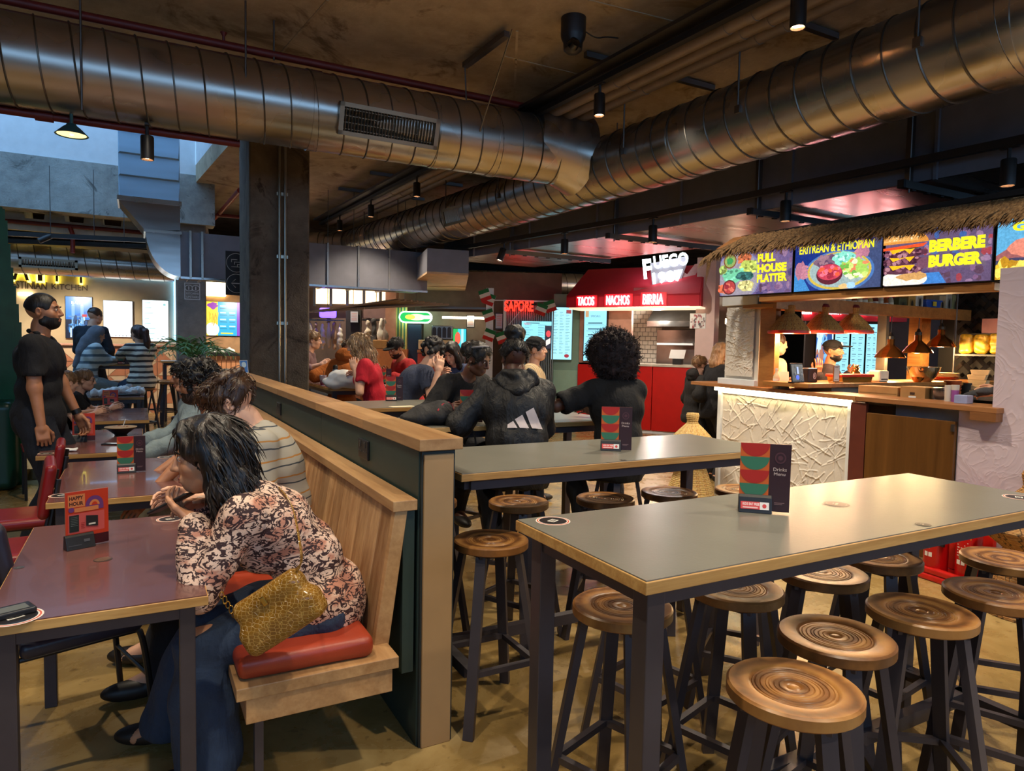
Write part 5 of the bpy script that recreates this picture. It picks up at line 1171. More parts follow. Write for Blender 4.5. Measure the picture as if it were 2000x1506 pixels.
p = wy(1803, 738, 4.12); o = thing('mixing_bowl', 'large steel mixing bowl glowing under the heat lamps', 'bowl', (p[0], 4.12, zc)); MB().lathe([(0, 0), (.07, 0), (.11, .04), (.145, .11), (.155, .15), (.15, .15), (.138, .108), (.10, .045), (0, .01)], n=36).build('shell', galv('bowl_steel', (200, 180, 150), .12), o, smooth=True)
p = wy(1818, 748, 3.85); o = thing('copper_bowl', 'small copper bowl in front of the steel mixing bowl', 'bowl', (p[0]+.1, 4.04, zc)); MB().lathe([(0, 0), (.03, 0), (.055, .03), (.062, .05), (.058, .05), (.03, .01)], n=24).build('shell', m_cop, o, smooth=True)
for i in range(5):
    o = thing('plate', ['bottom red plate of the stack beside the mixing bowl', 'second plate of the stack beside the mixing bowl', 'third plate of the stack beside the mixing bowl', 'fourth plate of the stack beside the mixing bowl', 'top plate of the stack beside the mixing bowl'][i], 'plate', (wy(1850, 738, 4.25)[0], 4.28, zc+i*.016), group='stacked plates'); MB().lathe([(0, 0), (.08, 0), (.135, .014), (.137, .018), (.08, .006), (0, .005)], n=30).build('dish', M('red_plate', (190, 70, 36), .4) if i < 2 else M('cream_plate', (230, 206, 160), .4), o, smooth=True)
p = wy(1864, 752, 3.95)
for i in range(4):
    o = thing('clay_dish', ['bottom', 'second', 'third', 'top'][i]+' terracotta dish of the stack right of the mixing bowl', 'dish', (p[0]+.02, 3.98, 1.13+i*.036), group='terracotta dishes'); MB().lathe([(0, 0), (.065, 0), (.078, .02), (.08, .04), (.07, .04), (0, .012)], n=24).build('shell', M('terracotta', (150, 66, 30), .6), o, smooth=True)
o = thing('black_pot', 'black pot right of the terracotta dishes', 'pot', (wy(1893, 752, 4.0)[0], 4.02, 1.13)); MB().lathe([(0, 0), (.11, 0), (.115, .12), (.105, .12), (0, .02)], n=28).build('shell', m_black, o, smooth=True)
for i, (px0, px1, y, hh, lb, nm, c_) in enumerate(((1683, 1760, 3.3, .13, 'open cardboard box left of the padlocked-looking carton', 'cardboard_box', (178, 128, 72)), (1765, 1814, 3.0, .145, 'cardboard box with a small white label on the kiosk counter', 'cardboard_box', (172, 124, 70)))):
    a_, b_ = wx(px0, 770, 5.55), wx(px1, 770, 5.55); o = thing(nm, lb, 'box', (5.60, (a_[1]+b_[1])/2, 1.13)); L = abs(a_[1]-b_[1]); MB().bx(-.1, .1, -L/2, L/2, 0, hh).build('carton', M('kraft_card', (178, 130, 76), .8), o, bevel=.003); a = Art()
    if i: a.rect(-.03, .02, .03, .07, (236, 232, 226)); a.rect(-.006, .03, .006, .055, (30, 28, 28)); a.rect(-.02, .08, .02, .10, (70, 50, 40))
    else: a.rect(-L/2+.01, hh*.55, L/2-.01, hh*.58, (120, 84, 46))
    a.build('marks', MATS['card_print'], lambda u, v, l: (-.101-l, -u, v), o)
p = wx(1832, 774, 5.5); o = thing('steel_pot', 'ribbed steel pot beside the labelled cardboard box', 'pot', (5.58, p[1], 1.13)); MB().lathe([(0, 0), (.085, 0), (.088, .005), (.088, .13), (.094, .135), (.094, .15), (.08, .15), (.078, .01)], n=32).build('shell', galv('pot_steel', (150, 150, 156), .18), o, smooth=True)
for px, c_, hh, lb in ((1852, (206, 200, 190), .12, 'slim white bottle with a green band by the steel pot'), (1865, (150, 84, 160), .125, 'white and purple tub on the kiosk counter')):
    p = wx(px, 776, 5.3); o = thing('condiment_tub', lb, 'tub', (5.3, p[1], 1.192)); MB().lathe([(0, 0), (.024, 0), (.025, hh*.55), (.025, hh*.7)], n=16).build('body', M('tub_%d' % px, c_, .4), o, smooth=True); MB().lathe([(.026, hh*.7), (.026, hh), (0, hh)], n=16).build('lid', m_cap, o, smooth=True)
p = wx(1882, 779, 5.2); o = thing('pale_box', 'pale blue box near the gloved hand', 'box', (5.2, p[1], 1.192)); MB().bx(-.04, .04, -.045, .045, 0, .06).build('carton', M('pale_blue', (150, 160, 200), .6), o, bevel=.004)
# dark tiled end wall with its shelf ----------------------------------
PLX = Plane((8.45, 3.6), (-1, 0)); ue0, ue1 = PLX.loc(1878, 650)[0], PLX.loc(1948, 650)[0]
w = struct('wall_kiosk_end', MB().bx(8.45, 8.6, 1.2, 4.8, 0, 2.9), M('black_grout', (24, 22, 22), .6))
m_tile = M('black_glazed_tile', (34, 31, 32), .12, var=.2); tile = None; cnt = 0; L_, Wd = .30, .10
for i in range(-2, 9):
    for j in range(-2, 16):
        for q in (0, 1):
            bx_, bz_ = (i*L_*.94, 1.2+j*Wd*1.42+ (i % 2)*.07); u = ue0-.1+bx_*.5; z = bz_; ang = PI/4*(1 if q else -1)
            if not (ue0-.05 < u < ue1+.25 and 1.2 < z < 2.45): continue
            if tile is None:
                mb = MB().box((0, 0, 0), (.012, L_*.48, Wd*.46)); me_o = mb.build('tile', m_tile, w, bevel=.002, seg=1); tile = me_o.data; o = me_o
            else: o = link('tile', tile, w)
            pp = PLX.P(u+(.035 if q else -.035), z, .006); o.location = (pp[0]-w.location[0], pp[1]-w.location[1], pp[2]-w.location[2]); o.rotation_euler = (ang, 0, 0)
p = wx(1916, 690, 8.1); t = thing('wire_shelf', 'dark wire shelf holding yellow packets at the kiosk end', 'shelf', (8.2, p[1], 1.53)); MB().bx(-.15, .2, -.25, .25, 0, .02).build('shelf_board', m_black, t); MB().cyl((-.14, .26, -.6), (-.14, .26, .9), .012, n=8).build('upright', m_strut, t)
for i in range(3):
    S = SDF(.012, .02); S.rbox((0, 0, .115), (.05, .075, .11), .035); S.warp = waves(5, 30, .006, i); o = sdf_obj('food_packet', S, M('yellow_packet', (216, 172, 50), .35, var=.5, vs=24), None, (8.12, p[1]+.16-i*.16, 1.55)); tag(o, ['left', 'middle', 'right'][i]+' yellow food packet on the wire shelf', 'packet', 'yellow packets')
o = thing('pink_box', 'pink box above the yellow packets', 'box', (8.2, p[1]-.1, 1.78)); MB().bx(-.08, .08, -.12, .12, 0, .16).build('carton', M('pink_card', (196, 140, 140), .6), o, bevel=.004); MB().bx(-.1, .1, -.25, .25, -.02, 0).build('ledge', m_black, o)
p = wx(1910, 740, 7.6)
for i in range(5):
    o = thing('takeaway_box', ['lowest', 'second', 'third', 'fourth', 'topmost tilted'][i]+' kraft takeaway box stacked at the kiosk end', 'box', (7.6+.01*i, p[1]+.02*(i % 2), 1.13+i*.052), .1*i, group='takeaway boxes'); MB().prism([(-.07, 0), (.07, 0), (.085, .05), (-.085, .05)], lambda a, b, q: (q, a, b), -.06, .06).build('carton', M('pale_kraft', (206, 176, 136), .8), o, bevel=.003)
MB().bx(7.4, 8.4, 2.4, 3.95, 1.09, 1.13).build('end_worktop', m_galvp, world=True); tag(SC.objects[-1], 'steel worktop at the far end of the kiosk', 'worktop')
o = tag(MB().bx(5.9, 8.2, 2.3, 2.4, 2.02, 2.05).build('tube_lamp', EM('kiosk_tube', (255, 244, 214), 22), world=True), 'white tube lamp inside the kiosk by the lilac wall', 'lamp')
o = tag(MB().bx(6.95, 7.0, 4.5, 4.6, 0, 1.95).build('steel_post', galv('conduit_steel'), world=True), 'thin steel post inside the kiosk right of the lampshades', 'post')
o = tag(MB().bx(8.0, 8.18, 4.75, 4.9, 0, 2.6).build('timber_post', m_kw, world=True), 'orange timber post behind the rightmost copper lamp', 'post')
struct('wall_kiosk_ceiling', MB().bx(5.2, 8.6, 1.0, 4.9, 2.62, 2.66), m_dark)
# red fascia seen through the kiosk -----------------------------------
PB = Plane((8.6, 7.6), (-.62, -.78)); m_rf = M('red_fascia', (176, 16, 34), .45, var=.08); m_neon = EM('neon_white_red', (255, 214, 214), 14)
t = thing('red_fascia', 'red fascia with small neon words seen through the thatched kiosk', 'fascia', PB.P(0, 2.0)); z1, z0 = PB.loc(1650, 588)[1], PB.loc(1650, 628)[1]
MB().pbox(PB, (PB.loc(1566, 600)[0], z0, PB.loc(1765, 600)[0], z1+.4), .15, 0).build('board', m_rf, t, world=True)
for tx, a_, b_ in (('BIRRIA', 1562, 1580), ('CHURROS', 1606, 1638), ('TACOS', 1664, 1686), ('NACHOS', 1708, 1732)): letters(PB, tx, (PB.loc(a_, 605)[0], z0+.10, PB.loc(b_, 605)[0], z0+.28), .15, .03, m_neon, t, 'neon_word')
def art_menu(a, w, h, seed=0, bg=(150, 214, 232)):
    r = random.Random(seed); a.rect(0, 0, w, h, bg)
    a.rect(w*.15, h*.92, w*.6, h*.95, (60, 90, 110))
    for i in range(9):
        y = h*(.86-i*.09)
        for cx in (.10, .55):
            a.rect(w*cx, y, w*(cx+r.uniform(.15, .34)), y+h*.012, (70, 100, 116)); a.rect(w*cx, y-h*.03, w*(cx+r.uniform(.1, .3)), y-h*.022, (100, 140, 156))
def art_blue(a, w, h):
    a.rect(0, 0, w, h, (40, 110, 190)); scatter(a, w, h, [(120, 180, 230), (30, 70, 140), (190, 220, 240), (170, 110, 90)], 30, 6, 0, 1, 0, 1, .06, .16); clipart(a, w, h)
for i, (a_, b_, art) in enumerate(((1590, 1624, art_blue), (1626, 1655, art_menu), (1657, 1685, lambda a, w, h: art_menu(a, w, h, 4)), (1687, 1712, lambda a, w, h: art_menu(a, w, h, 7)))):
    screen(PB, (PB.loc(a_, 700)[0], PB.loc(1650, 752)[1], PB.loc(b_, 700)[0], PB.loc(1650, 632)[1]), 'menu_screen', ['blue picture screen behind the chef', 'pale menu panel just right of the chef\'s cap', 'pale menu panel third from left behind the chef', 'pale menu panel fourth from left behind the chef'][i], art, 'screen_plain', .02, .05, .006, 'menu panels behind the chef')
w = struct('wall_behind_kiosk', MB().pbox(PB, (PB.loc(1585, 700)[0]-.1, 0, PB.loc(1990, 700)[0], 2.9), .1, -.1), M('maroon_grey_wall', (62, 52, 54), .6))
# mesob baskets and extinguishers --------------------------------------
def mesob(loc, s, label, mat):
    o = thing('woven_basket_table', label, 'basket', loc, .3); f = lambda P_: [(r_*s, z*s) for r_, z in P_]
    MB().lathe(ridged(f([(.25, 0), (.255, .01), (.24, .1), (.18, .28), (.14, .38), (.145, .42), (.27, .52), (.285, .55)]), amp=.004), n=44).build('base', mat, o, smooth=True); MB().lathe(ridged(f([(.295, .55), (.295, .57), (.22, .66), (.12, .765), (.062, .82), (.054, .84), (.066, .90), (.062, .93), (.0, .935)]), amp=.004), n=44).build('lid', mat, o, smooth=True); return o
mesob((4.98, 5.25, 0), .96, 'conical woven straw basket left of the glowing counter', m_weave2); mesob((4.66, 2.05, 0), .92, 'woven basket with dark triangles at the right edge', weave('woven_triangles', (196, 140, 80), (60, 34, 26), (214, 164, 100)))
t = thing('extinguisher_stand', 'red plastic fire extinguisher stand by the lilac wall', 'stand', (4.83, 2.58, 0), -.1); MB().prism([(-.13, -.2), (.13, -.2), (.13, .2), (-.13, .2)], lambda a, b, q: (a, b, q), 0, .05).build('tray', M('red_plastic', (198, 28, 20), .4), t, bevel=.015); MB().bx(.11, .14, -.2, .2, .05, .62).build('back_panel', M('red_plastic'), t, bevel=.01); MB().bx(-.13, -.08, -.2, .2, .05, .09).build('lip', M('red_plastic'), t, bevel=.01)
for y, lb in ((2.67, 'red fire extinguisher with a yellow-topped label, left on the stand'), (2.46, 'red fire extinguisher at the right of the stand')):
    o = thing('fire_extinguisher', lb, 'extinguisher', (4.80, y, .05)); MB().lathe([(0, 0), (.07, 0), (.075, .012), (.075, .36), (.06, .41), (.025, .44), (.02, .47)], n=28).build('cylinder', M('extinguisher_red', (190, 18, 20), .25), o, smooth=True)
    MB().bx(-.06, .03, -.012, .012, .47, .50).build('handle', m_black, o); MB().tube(smooth_path([(0, .02, .48), (-.02, .09, .44), (-.03, .10, .34), (-.05, .13, .26)]), .010, 8).build('hose', m_black, o, smooth=True); MB().cyl((-.05, .13, .27), (-.055, .145, .20), .012, .02, 10).build('nozzle', m_black, o)
    a = Art(); a.rect(-.045, .10, .045, .33, (170, 16, 20)); a.rect(-.045, .285, .045, .325, (226, 190, 50)); a.text('CO2', -.03, .292, .06, .025, (40, 30, 20), .02)
    for i in range(6): a.rect(-.038, .26-i*.018, .03-(i % 3)*.015, .266-i*.018, (226, 200, 196))
    a.rect(-.036, .115, -.012, .145, (226, 220, 214)); a.rect(-.006, .115, .016, .145, (226, 220, 214))
    a.build('label_print', MATS['card_print'], lambda u, v, l: (-(.0756+l)*math.cos(u/.0756), -(.0756+l)*math.sin(u/.0756), v), o)
# ------------------------------------------------------------------ back left: wall with the halo letters
PW = Plane((0, 15.5), (0, -1)); R_ = lambda pl, r: pl.rect(r)
m_beige = M('beige_render', (206, 186, 148), .75, var=.06)
w = struct('wall_stall', MB().bx(-6, PW.loc(346, 600)[0], 15.5, 15.7, .12, 3.3), m_beige)
m_letter = M('bronze_letter', (84, 62, 36), .5); m_halo = EM('halo_yellow', (244, 232, 90), 5)
t = thing('halo_sign', 'backlit stall sign with big dark letters and yellow halo', 'sign', PW.P(PW.loc(100, 560)[0], PW.loc(100, 570)[1]))
for ch, x0, x1, y0, y1 in (('B', -18, 8, 498, 547), ('A', 26, 57, 500, 547), ('I', 75, 83, 502, 549), ('T', 101, 122, 503, 550), ('Y', 146, 171, 505, 553)):
    a, b = PW.loc(x0, y1), PW.loc(x1, y0); letters(PW, ch, (a[0], a[1], b[0], b[1]), .06, .03, m_letter, t, 'letter', .02); g = .035; letters(PW, ch, (a[0]-g, a[1]-g, b[0]+g, b[1]+g), .035, .01, m_halo, t, 'halo', .02)
for tx, x0, x1, y0, y1 in (('PALESTINIAN', -4, 91, 549, 564), ('KITCHEN', 101, 171, 555, 567)):
    a, b = PW.loc(x0, y1), PW.loc(x1, y0); letters(PW, tx, (a[0], a[1]+.02, b[0], b[1]-.02), .0, .02, m_letter, t, 'letter_row', .01)
def art_bridge(a, w, h):
    a.rect(0, 0, w, h, (30, 110, 200)); a.rect(0, 0, w, h*.45, (18, 24, 48)); a.poly([(0, h*.5), (w, h*.7), (w, h), (0, h)], (40, 130, 220))
    for x in (.28, .62): a.rect(w*(x-.06), h*.2, w*(x+.06), h*.78, (120, 170, 210)); a.poly([(w*(x-.06), h*.78), (w*(x+.06), h*.78), (w*x, h*.88)], (150, 200, 230))
    a.rect(w*.1, h*.5, w*.9, h*.54, (90, 140, 190)); a.rect(w*.1, h*.30, w*.85, h*.34, (60, 110, 170)); scatter(a, w, h, [(80, 150, 210), (30, 70, 120), (180, 210, 230)], 30, 5, .1, .8, .05, .5, .02, .06); a.text('BAITY', w*.22, h*.82, w*.5, h*.07, (236, 240, 244))
    a.rect(w*.62, h*.52, w*.8, h*.58, (196, 40, 50)); a.rect(w*.16, h*.02, w*.22, h*.25, (200, 220, 236)); clipart(a, w, h)
def art_white(a, w, h): a.rect(0, 0, w, h, (246, 250, 252)); [a.rect(w*(.4+i*.12), h*.01, w*(.44+i*.12), h*.04, (70, 80, 90)) for i in range(4)]
def art_lines(a, w, h):
    a.rect(0, 0, w, h, (232, 248, 250)); r = random.Random(3)
    for i in range(8): y = h*(.93-i*.125); a.rect(w*.08, y, w*r.uniform(.25, .5), y+h*.016, (110, 150, 150)); a.rect(w*.08, y-h*.04, w*r.uniform(.4, .7), y-h*.03, (190, 216, 214))
    a.ell(w*.85, h*.9, w*.06, h*.03, (120, 160, 160))
screen(PW, R_(PW, (127, 578, 182, 662)), 'wall_screen', 'blue wall screen with a tower bridge picture', art_bridge, 'screen_plain', bez=.01)
screen(PW, R_(PW, (201, 586, 260, 659)), 'wall_screen', 'blank white glowing wall screen, middle of three', art_white, 'screen_bright', bez=.008)
screen(PW, R_(PW, (277, 585, 330, 668)), 'wall_screen', 'white wall screen with short text lines, right of three', art_lines, 'screen_bright', bez=.01)
m_bled = EM('blue_led', (120, 190, 255), 4)
t = thing('led_edge', 'thin blue light line along the top and side of the stall wall', 'light', PW.P(PW.loc(340, 600)[0], 1.6)); a, b = PW.loc(170, 534), PW.loc(341, 545); MB().bar(PW.P(a[0], a[1], .05), PW.P(b[0], b[1], .05), .03, .03).build('top_line', m_bled, t, world=True); a = PW.loc(342, 668); MB().bar(PW.P(b[0], b[1], .05), PW.P(a[0], a[1], .05), .04, .04).build('side_line', m_bled, t, world=True)
o = tag(MB().pbox(PW, R_(PW, (36, 571, 64, 578)), .06, .02).build('wall_tube', EM('tube_white', (255, 236, 200), 8), world=True), 'short white tube light behind the standing man\'s head', 'light')
t = thing('stall_counter', 'pink-topped stall counter faced with geometric tiles', 'counter', (-.6, 15.1, .12)); cx0, cx1 = wy(40, 700, 14.9)[0], wy(346, 700, 14.9)[0]; zc2 = wy(230, 672, 14.9)[2]
MB().bx(cx0-.05, cx1, 14.87, 15.45, zc2-.04, zc2).build('worktop', M('pink_stone', (206, 150, 124), .35), t, world=True, bevel=.005); MB().bx(cx0, cx1-.02, 14.93, 15.4, .12, zc2-.04).build('carcass', M('tile_grout', (190, 160, 130), .8), t, world=True)
tl = None; s_ = .27; nx_ = int((cx1-cx0)/s_); m_t1 = M('terracotta_tile', (196, 128, 92), .35, var=.1); m_t2 = M('cream_tile', (224, 190, 152), .35, var=.08)
for i in range(nx_):
    for j in range(int((zc2-.2)/s_)+1):
        if tl is None:
            mb = MB(); h_ = s_/2-.006; mb.k = 0; mb.prism([(-h_, -h_), (h_, -h_), (-h_, h_)], lambda a, b, q: (a, q, b), 0, -.012); mb.k = 1; mb.prism([(h_-.0, -h_+.01), (h_, h_), (-h_+.01, h_)], lambda a, b, q: (a, q, b), 0, -.012); ob = mb.build('tile', [m_t1, m_t2], t); tl = ob.data
        else: ob = link('tile', tl, t)
        ob.location = (cx0+(i+.5)*s_-t.location[0], 14.93-t.location[1], zc2-.06-(j+.5)*s_-t.location[2]); ob.rotation_euler = (0, ((i*2+j) % 4)*PI/2, 0)
# second column with its small sign, yellow stall behind ------------------
PC2 = Plane((0, 13.4), (0, -1)); a, b = PC2.loc(346, 600)[0], PC2.loc(403, 600)[0]
t = thing('concrete_column', 'grey concrete column with a small white stencilled sign', 'column', ((a+b)/2, 13.7, .12)); MB().bx(a, b, 13.4, 13.95, .12, 3.6).build('shaft', concrete('column_grey', (96, 94, 92), (140, 136, 130), .85, 1.4), t, world=True, bevel=.02)
u0, z0, u1, z1 = PC2.rect((360, 552, 391, 586)); ar = Art(); Wt = (206, 206, 204)
for q in ((u0, z0, u1, z0+.012), (u0, z1-.012, u1, z1), (u0, z0, u0+.012, z1), (u1-.012, z0, u1, z1)): ar.rect(*q, Wt)
for k_, tx in enumerate(('UPSTAIRS', 'KITCHENS', 'MORE')): ar.text(tx, u0+.03, z0+.03+k_*.06, (u1-u0)*(.8 if k_ < 2 else .45), .035, Wt)
for cx_ in (.28, .72): ar.ell(u0+(u1-u0)*cx_, z1-.09, .065, .055, Wt); ar.ell(u0+(u1-u0)*cx_, z1-.09, .055, .045, (96, 94, 92)); ar.rect(u0+(u1-u0)*cx_-.008, z1-.12, u0+(u1-u0)*cx_+.008, z1-.06, Wt)
ar.build('stencil', MATS['card_print'], lambda x, y, l: PC2.P(x, y, .002+l), t, world=True)
w = struct('wall_yellow_stall', MB().pbox(PW, (PW.loc(402, 600)[0]-.3, .12, PW.loc(640, 600)[0], 3.2), .1, -.1), M('peach_wall', (206, 160, 116), .7))
o = tag(MB().pbox(PW, R_(PW, (401, 548, 441, 580)), .08, .0).build('light_box', EM('yellow_lightbox', (255, 232, 170), 5), world=True, bevel=.02), 'glowing cream light box above the cyan menu screen', 'light box')
def art_fries(a, w, h):
    a.rect(0, 0, w, h, (40, 170, 210)); a.rect(0, 0, w*.32, h, (236, 214, 60)); a.ell(w*.16, h*.18, w*.2, h*.2, (236, 240, 244)); r = random.Random(5)
    for i in range(14): x = w*r.uniform(.02, .3); y = h*r.uniform(.28, .5); an = r.uniform(.9, 2.2); L = h*.22; a.poly([(x, y), (x+w*.02, y), (x+w*.02+L*.4*math.cos(an), y+L*math.sin(an)), (x+L*.4*math.cos(an), y+L*math.sin(an))], (226, 150 + i*4, 40))
    a.rect(w*.86, 0, w, h, (130, 70, 190)); a.blob(w*.18, h*.88, w*.14, h*.1, (150, 60, 170), 2)
    for i in range(4): a.rect(w*.38, h*(.86-i*.2), w*.55, h*(.90-i*.2), (190, 236, 240)); a.rect(w*.64, h*(.86-i*.2), w*.82, h*(.90-i*.2), (190, 236, 240)); a.rect(w*.38, h*(.80-i*.2), w*.58, h*(.815-i*.2), (20, 90, 130)); a.rect(w*.64, h*(.80-i*.2), w*.8, h*(.815-i*.2), (20, 90, 130))
    a.rect(w*.4, h*.05, w*.75, h*.09, (240, 220, 60)); clipart(a, w, h)
screen(PW, R_(PW, (402, 588, 472, 657)), 'wall_screen', 'cyan and yellow menu screen with a pile of chips', art_fries, 'screen_plain', bez=.006)
t = thing('stall_counter', 'peach slatted counter strewn with paper left of the concrete column', 'counter', PW.P(PW.loc(435, 690)[0], .12, .6)); PY = Plane((0, 14.6), (0, -1)); a, b = PY.loc(404, 690)[0], PY.loc(600, 690)[0]; zz = PY.loc(435, 690)[1]
MB().bx(a, b, 14.5, 15.3, zz-.05, zz).build('worktop', m_black, t, world=True)
n_ = 22
for i in range(n_): MB().bx(a+(b-a)*i/n_+.006, a+(b-a)*(i+1)/n_-.006, 14.58, 14.62, .12, zz-.05).build('slat', M('peach_slat', (214, 150, 106), .5), t, world=True)
def crumple(loc, r, label, mat, seed, name='crumpled_paper', flat=.55, cat='paper'):
    S = SDF(r/9, .01); rs = np.random.RandomState(seed)
    for i in range(7): S.ell(rs.uniform(-.5, .5, 3)*np.array([r, r, 0])+np.array([0, 0, r*flat*.6]), rs.uniform(.35, .6, 3)*np.array([r, r, r*flat*1.3]), rotm('Z', rs.uniform(0, 3))@rotm('X', rs.uniform(-.5, .5)), .004)
    S.half((0, 0, 0), (0, 0, -1)); S.warp = waves(8, 5/r, r*.07, seed); o = sdf_obj(name, S, mat, None, [float(q) for q in loc]); tag(o, label, cat); return o
m_paper = M('white_paper', (226, 226, 224), .75, var=.06)
for i, px in enumerate((412, 432, 452)):
    p = PY.loc(px, 686); crumple((p[0], 14.75, zz), .14, ['leftmost', 'middle', 'rightmost'][i]+' crumpled paper on the counter left of the column', m_paper, 40+i)
# hanging black way-finding sign ------------------------------------------
p0, p1 = wy(440, 578, 9.6), wy(486, 490, 9.6); PH = Plane((0, 9.6), (0, -1)); t = thing('hanging_sign', 'black hanging sign with two outlined circles and an arrow', 'sign', ((p0[0]+p1[0])/2, 9.6, p0[2])); r4 = PH.rect((440, 490, 482, 578))
MB().pbox(PH, r4, .03, 0).build('board', M('sign_black', (34, 30, 30), .5), t, world=True); ar = Art(); u0, z0, u1, z1 = r4; cx_ = (u0+u1)/2; rr = (z1-z0)/4.6; WL = (214, 208, 198); BK = (34, 30, 30)
for cz_ in (z0+(z1-z0)*.74, z0+(z1-z0)*.27): ar.ell(cx_, cz_, rr, rr, WL, n=32); ar.ell(cx_, cz_, rr*.95, rr*.95, BK, n=32)
for i in range(3): ar.rect(cx_-rr*.5+i*rr*.28, z0+(z1-z0)*.74+rr*.3-i*rr*.25, cx_+rr*.1+i*rr*.28, z0+(z1-z0)*.74+rr*.36-i*rr*.25, WL); ar.rect(cx_-rr*.5+i*rr*.28, z0+(z1-z0)*.74+rr*.05-i*rr*.25, cx_-rr*.45+i*rr*.28, z0+(z1-z0)*.74+rr*.36-i*rr*.25, WL)
ar.rect(cx_-rr*.5, z0+(z1-z0)*.74-rr*.45, cx_+rr*.5, z0+(z1-z0)*.74-rr*.40, WL)
cz_ = z0+(z1-z0)*.27; ar.rect(cx_-rr*.5, cz_-.006, cx_+rr*.6, cz_+.006, WL)
for s2 in (-1, 1): ar.poly([(cx_-rr*.5, cz_), (cx_-rr*.44, cz_+s2*.01), (cx_-rr*.05, cz_+s2*rr*.42), (cx_-rr*.12, cz_+s2*rr*.45)][::s2], WL)
ar.build('icons', MATS['card_print'], lambda x, y, l: PH.P(x, y, .031+l), t, world=True); MB().cyl((u1-.02, 9.61, z1), (u1-.02, 9.61, 4.28), .006, n=6).build('wire', m_strut, t, world=True)
# riser duct, bend and rectangular duct ------------------------------------
t = thing('riser_duct', 'sheet-metal riser duct lit blue by daylight, with a curved bend below', 'duct', (.0, 11.3, 2.5)); PR = Plane((0, 11.0), (0, -1)); m_ris = galv('zinc_daylight_tint', (160, 190, 214), .5, (.5, 3, 3)); m_ris.node_tree.nodes['Principled BSDF'].inputs['Metallic'].default_value = .25  # blue daylight on the riser is partly put into the zinc colour
x0, x1 = PR.loc(231, 330)[0], PR.loc(351, 330)[0]; zl = PR.loc(290, 392)[1]; zt_ = 6.2; nb = 9
for i in range(nb):
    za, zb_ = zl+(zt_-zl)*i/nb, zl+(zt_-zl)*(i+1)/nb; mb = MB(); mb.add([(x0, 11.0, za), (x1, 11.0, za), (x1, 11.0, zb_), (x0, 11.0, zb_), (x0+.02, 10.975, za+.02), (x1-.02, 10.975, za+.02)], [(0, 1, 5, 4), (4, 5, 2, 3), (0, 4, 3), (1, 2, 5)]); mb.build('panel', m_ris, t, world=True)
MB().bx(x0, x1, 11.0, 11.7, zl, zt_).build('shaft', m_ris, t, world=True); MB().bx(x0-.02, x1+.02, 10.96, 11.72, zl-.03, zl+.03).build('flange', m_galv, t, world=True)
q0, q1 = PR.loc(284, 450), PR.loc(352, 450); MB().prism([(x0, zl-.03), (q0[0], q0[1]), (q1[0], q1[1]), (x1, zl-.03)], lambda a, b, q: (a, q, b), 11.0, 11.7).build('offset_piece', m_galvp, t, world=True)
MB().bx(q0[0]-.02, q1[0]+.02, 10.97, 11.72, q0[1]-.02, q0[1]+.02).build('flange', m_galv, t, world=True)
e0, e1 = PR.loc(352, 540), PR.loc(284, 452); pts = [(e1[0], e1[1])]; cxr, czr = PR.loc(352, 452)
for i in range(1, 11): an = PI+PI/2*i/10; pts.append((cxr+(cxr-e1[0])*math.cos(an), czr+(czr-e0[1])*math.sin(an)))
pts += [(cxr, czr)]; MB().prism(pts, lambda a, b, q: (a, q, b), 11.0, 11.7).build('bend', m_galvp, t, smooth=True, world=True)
t = thing('box_duct', 'horizontal grey rectangular duct passing behind the concrete column', 'duct', (2.2, 11.3, 2.5)); xr = PR.loc(835, 500)[0]; z0, z1 = PR.loc(352, 540)[1], PR.loc(352, 452)[1]
MB().bx(cxr, xr, 11.0, 11.7, z0, z1).build('duct_wall', m_grey, t, world=True); 
for px in (372, 395, 640, 700, 760): u = PR.loc(px, 500)[0]; MB().bx(u-.015, u+.015, 10.975, 11.72, z0-.02, z1+.02).build('joint', m_galv, t, world=True)
MB().bx(cxr, xr, 10.98, 11.0, z0-.03, z0).build('lower_edge', m_bled if False else m_galvp, t, world=True)
t = thing('bulkhead_duct', 'angled duct box with a warm-lit underside left of the red awning', 'duct', (4.6, 11, 2.6)); q = [wz(834, 534, 2.62), wz(772, 576, 2.62), wz(904, 588, 2.62), wz(915, 538, 2.62)]
MB().prism([(a[0], a[1]) for a in q], lambda a, b, z: (a, b, z), 2.62, 2.65).build('underside', M('warm_lit_underside', (196, 160, 124), .6), t, world=True); MB().prism([(a[0], a[1]) for a in q], lambda a, b, z: (a, b, z), 2.65, 3.0).build('box', m_grey, t, world=True)  # warm light on the duct's underside is put into this tan
td = duct('spiral_duct', 'far spiral duct with a grille above the halo sign', [(-5, 14.6, wy(180, 515, 14.6)[2]), (wy(340, 520, 14.6)[0], 14.6, wy(180, 515, 14.6)[2])], .25, .24)
p = wy(95, 515, 14.34); grille(td, p, (1, 0, 0), (0, 0, 1), (0, -1, 0), .85, .17, 20)
td = duct('spiral_duct', 'far spiral duct between the warm-lit bulkhead and the red awning', [tuple(wd(850, 547, 15.4)), tuple(wd(1240, 560, 16.0))], .25, .22)
for i, (y0, y1) in enumerate(((456, 470), (470, 482))):
    a, b = wd(10, y0, 10.5+i), wd(292, y1, 11.2+i); o = thing('lighting_track', ['front', 'back'][i]+' black track under the coffered slab at left', 'lighting track', (a+b)/2); MB().bar(a, b, .07, .07).build('rail', m_black, o, world=True)
    for px in (95, 180, 240): p = a+(b-a)*((px-10)/282); MB().cyl(p, (p[0], p[1], 4.2), .006, n=6).build('rod', m_strut, o, world=True)
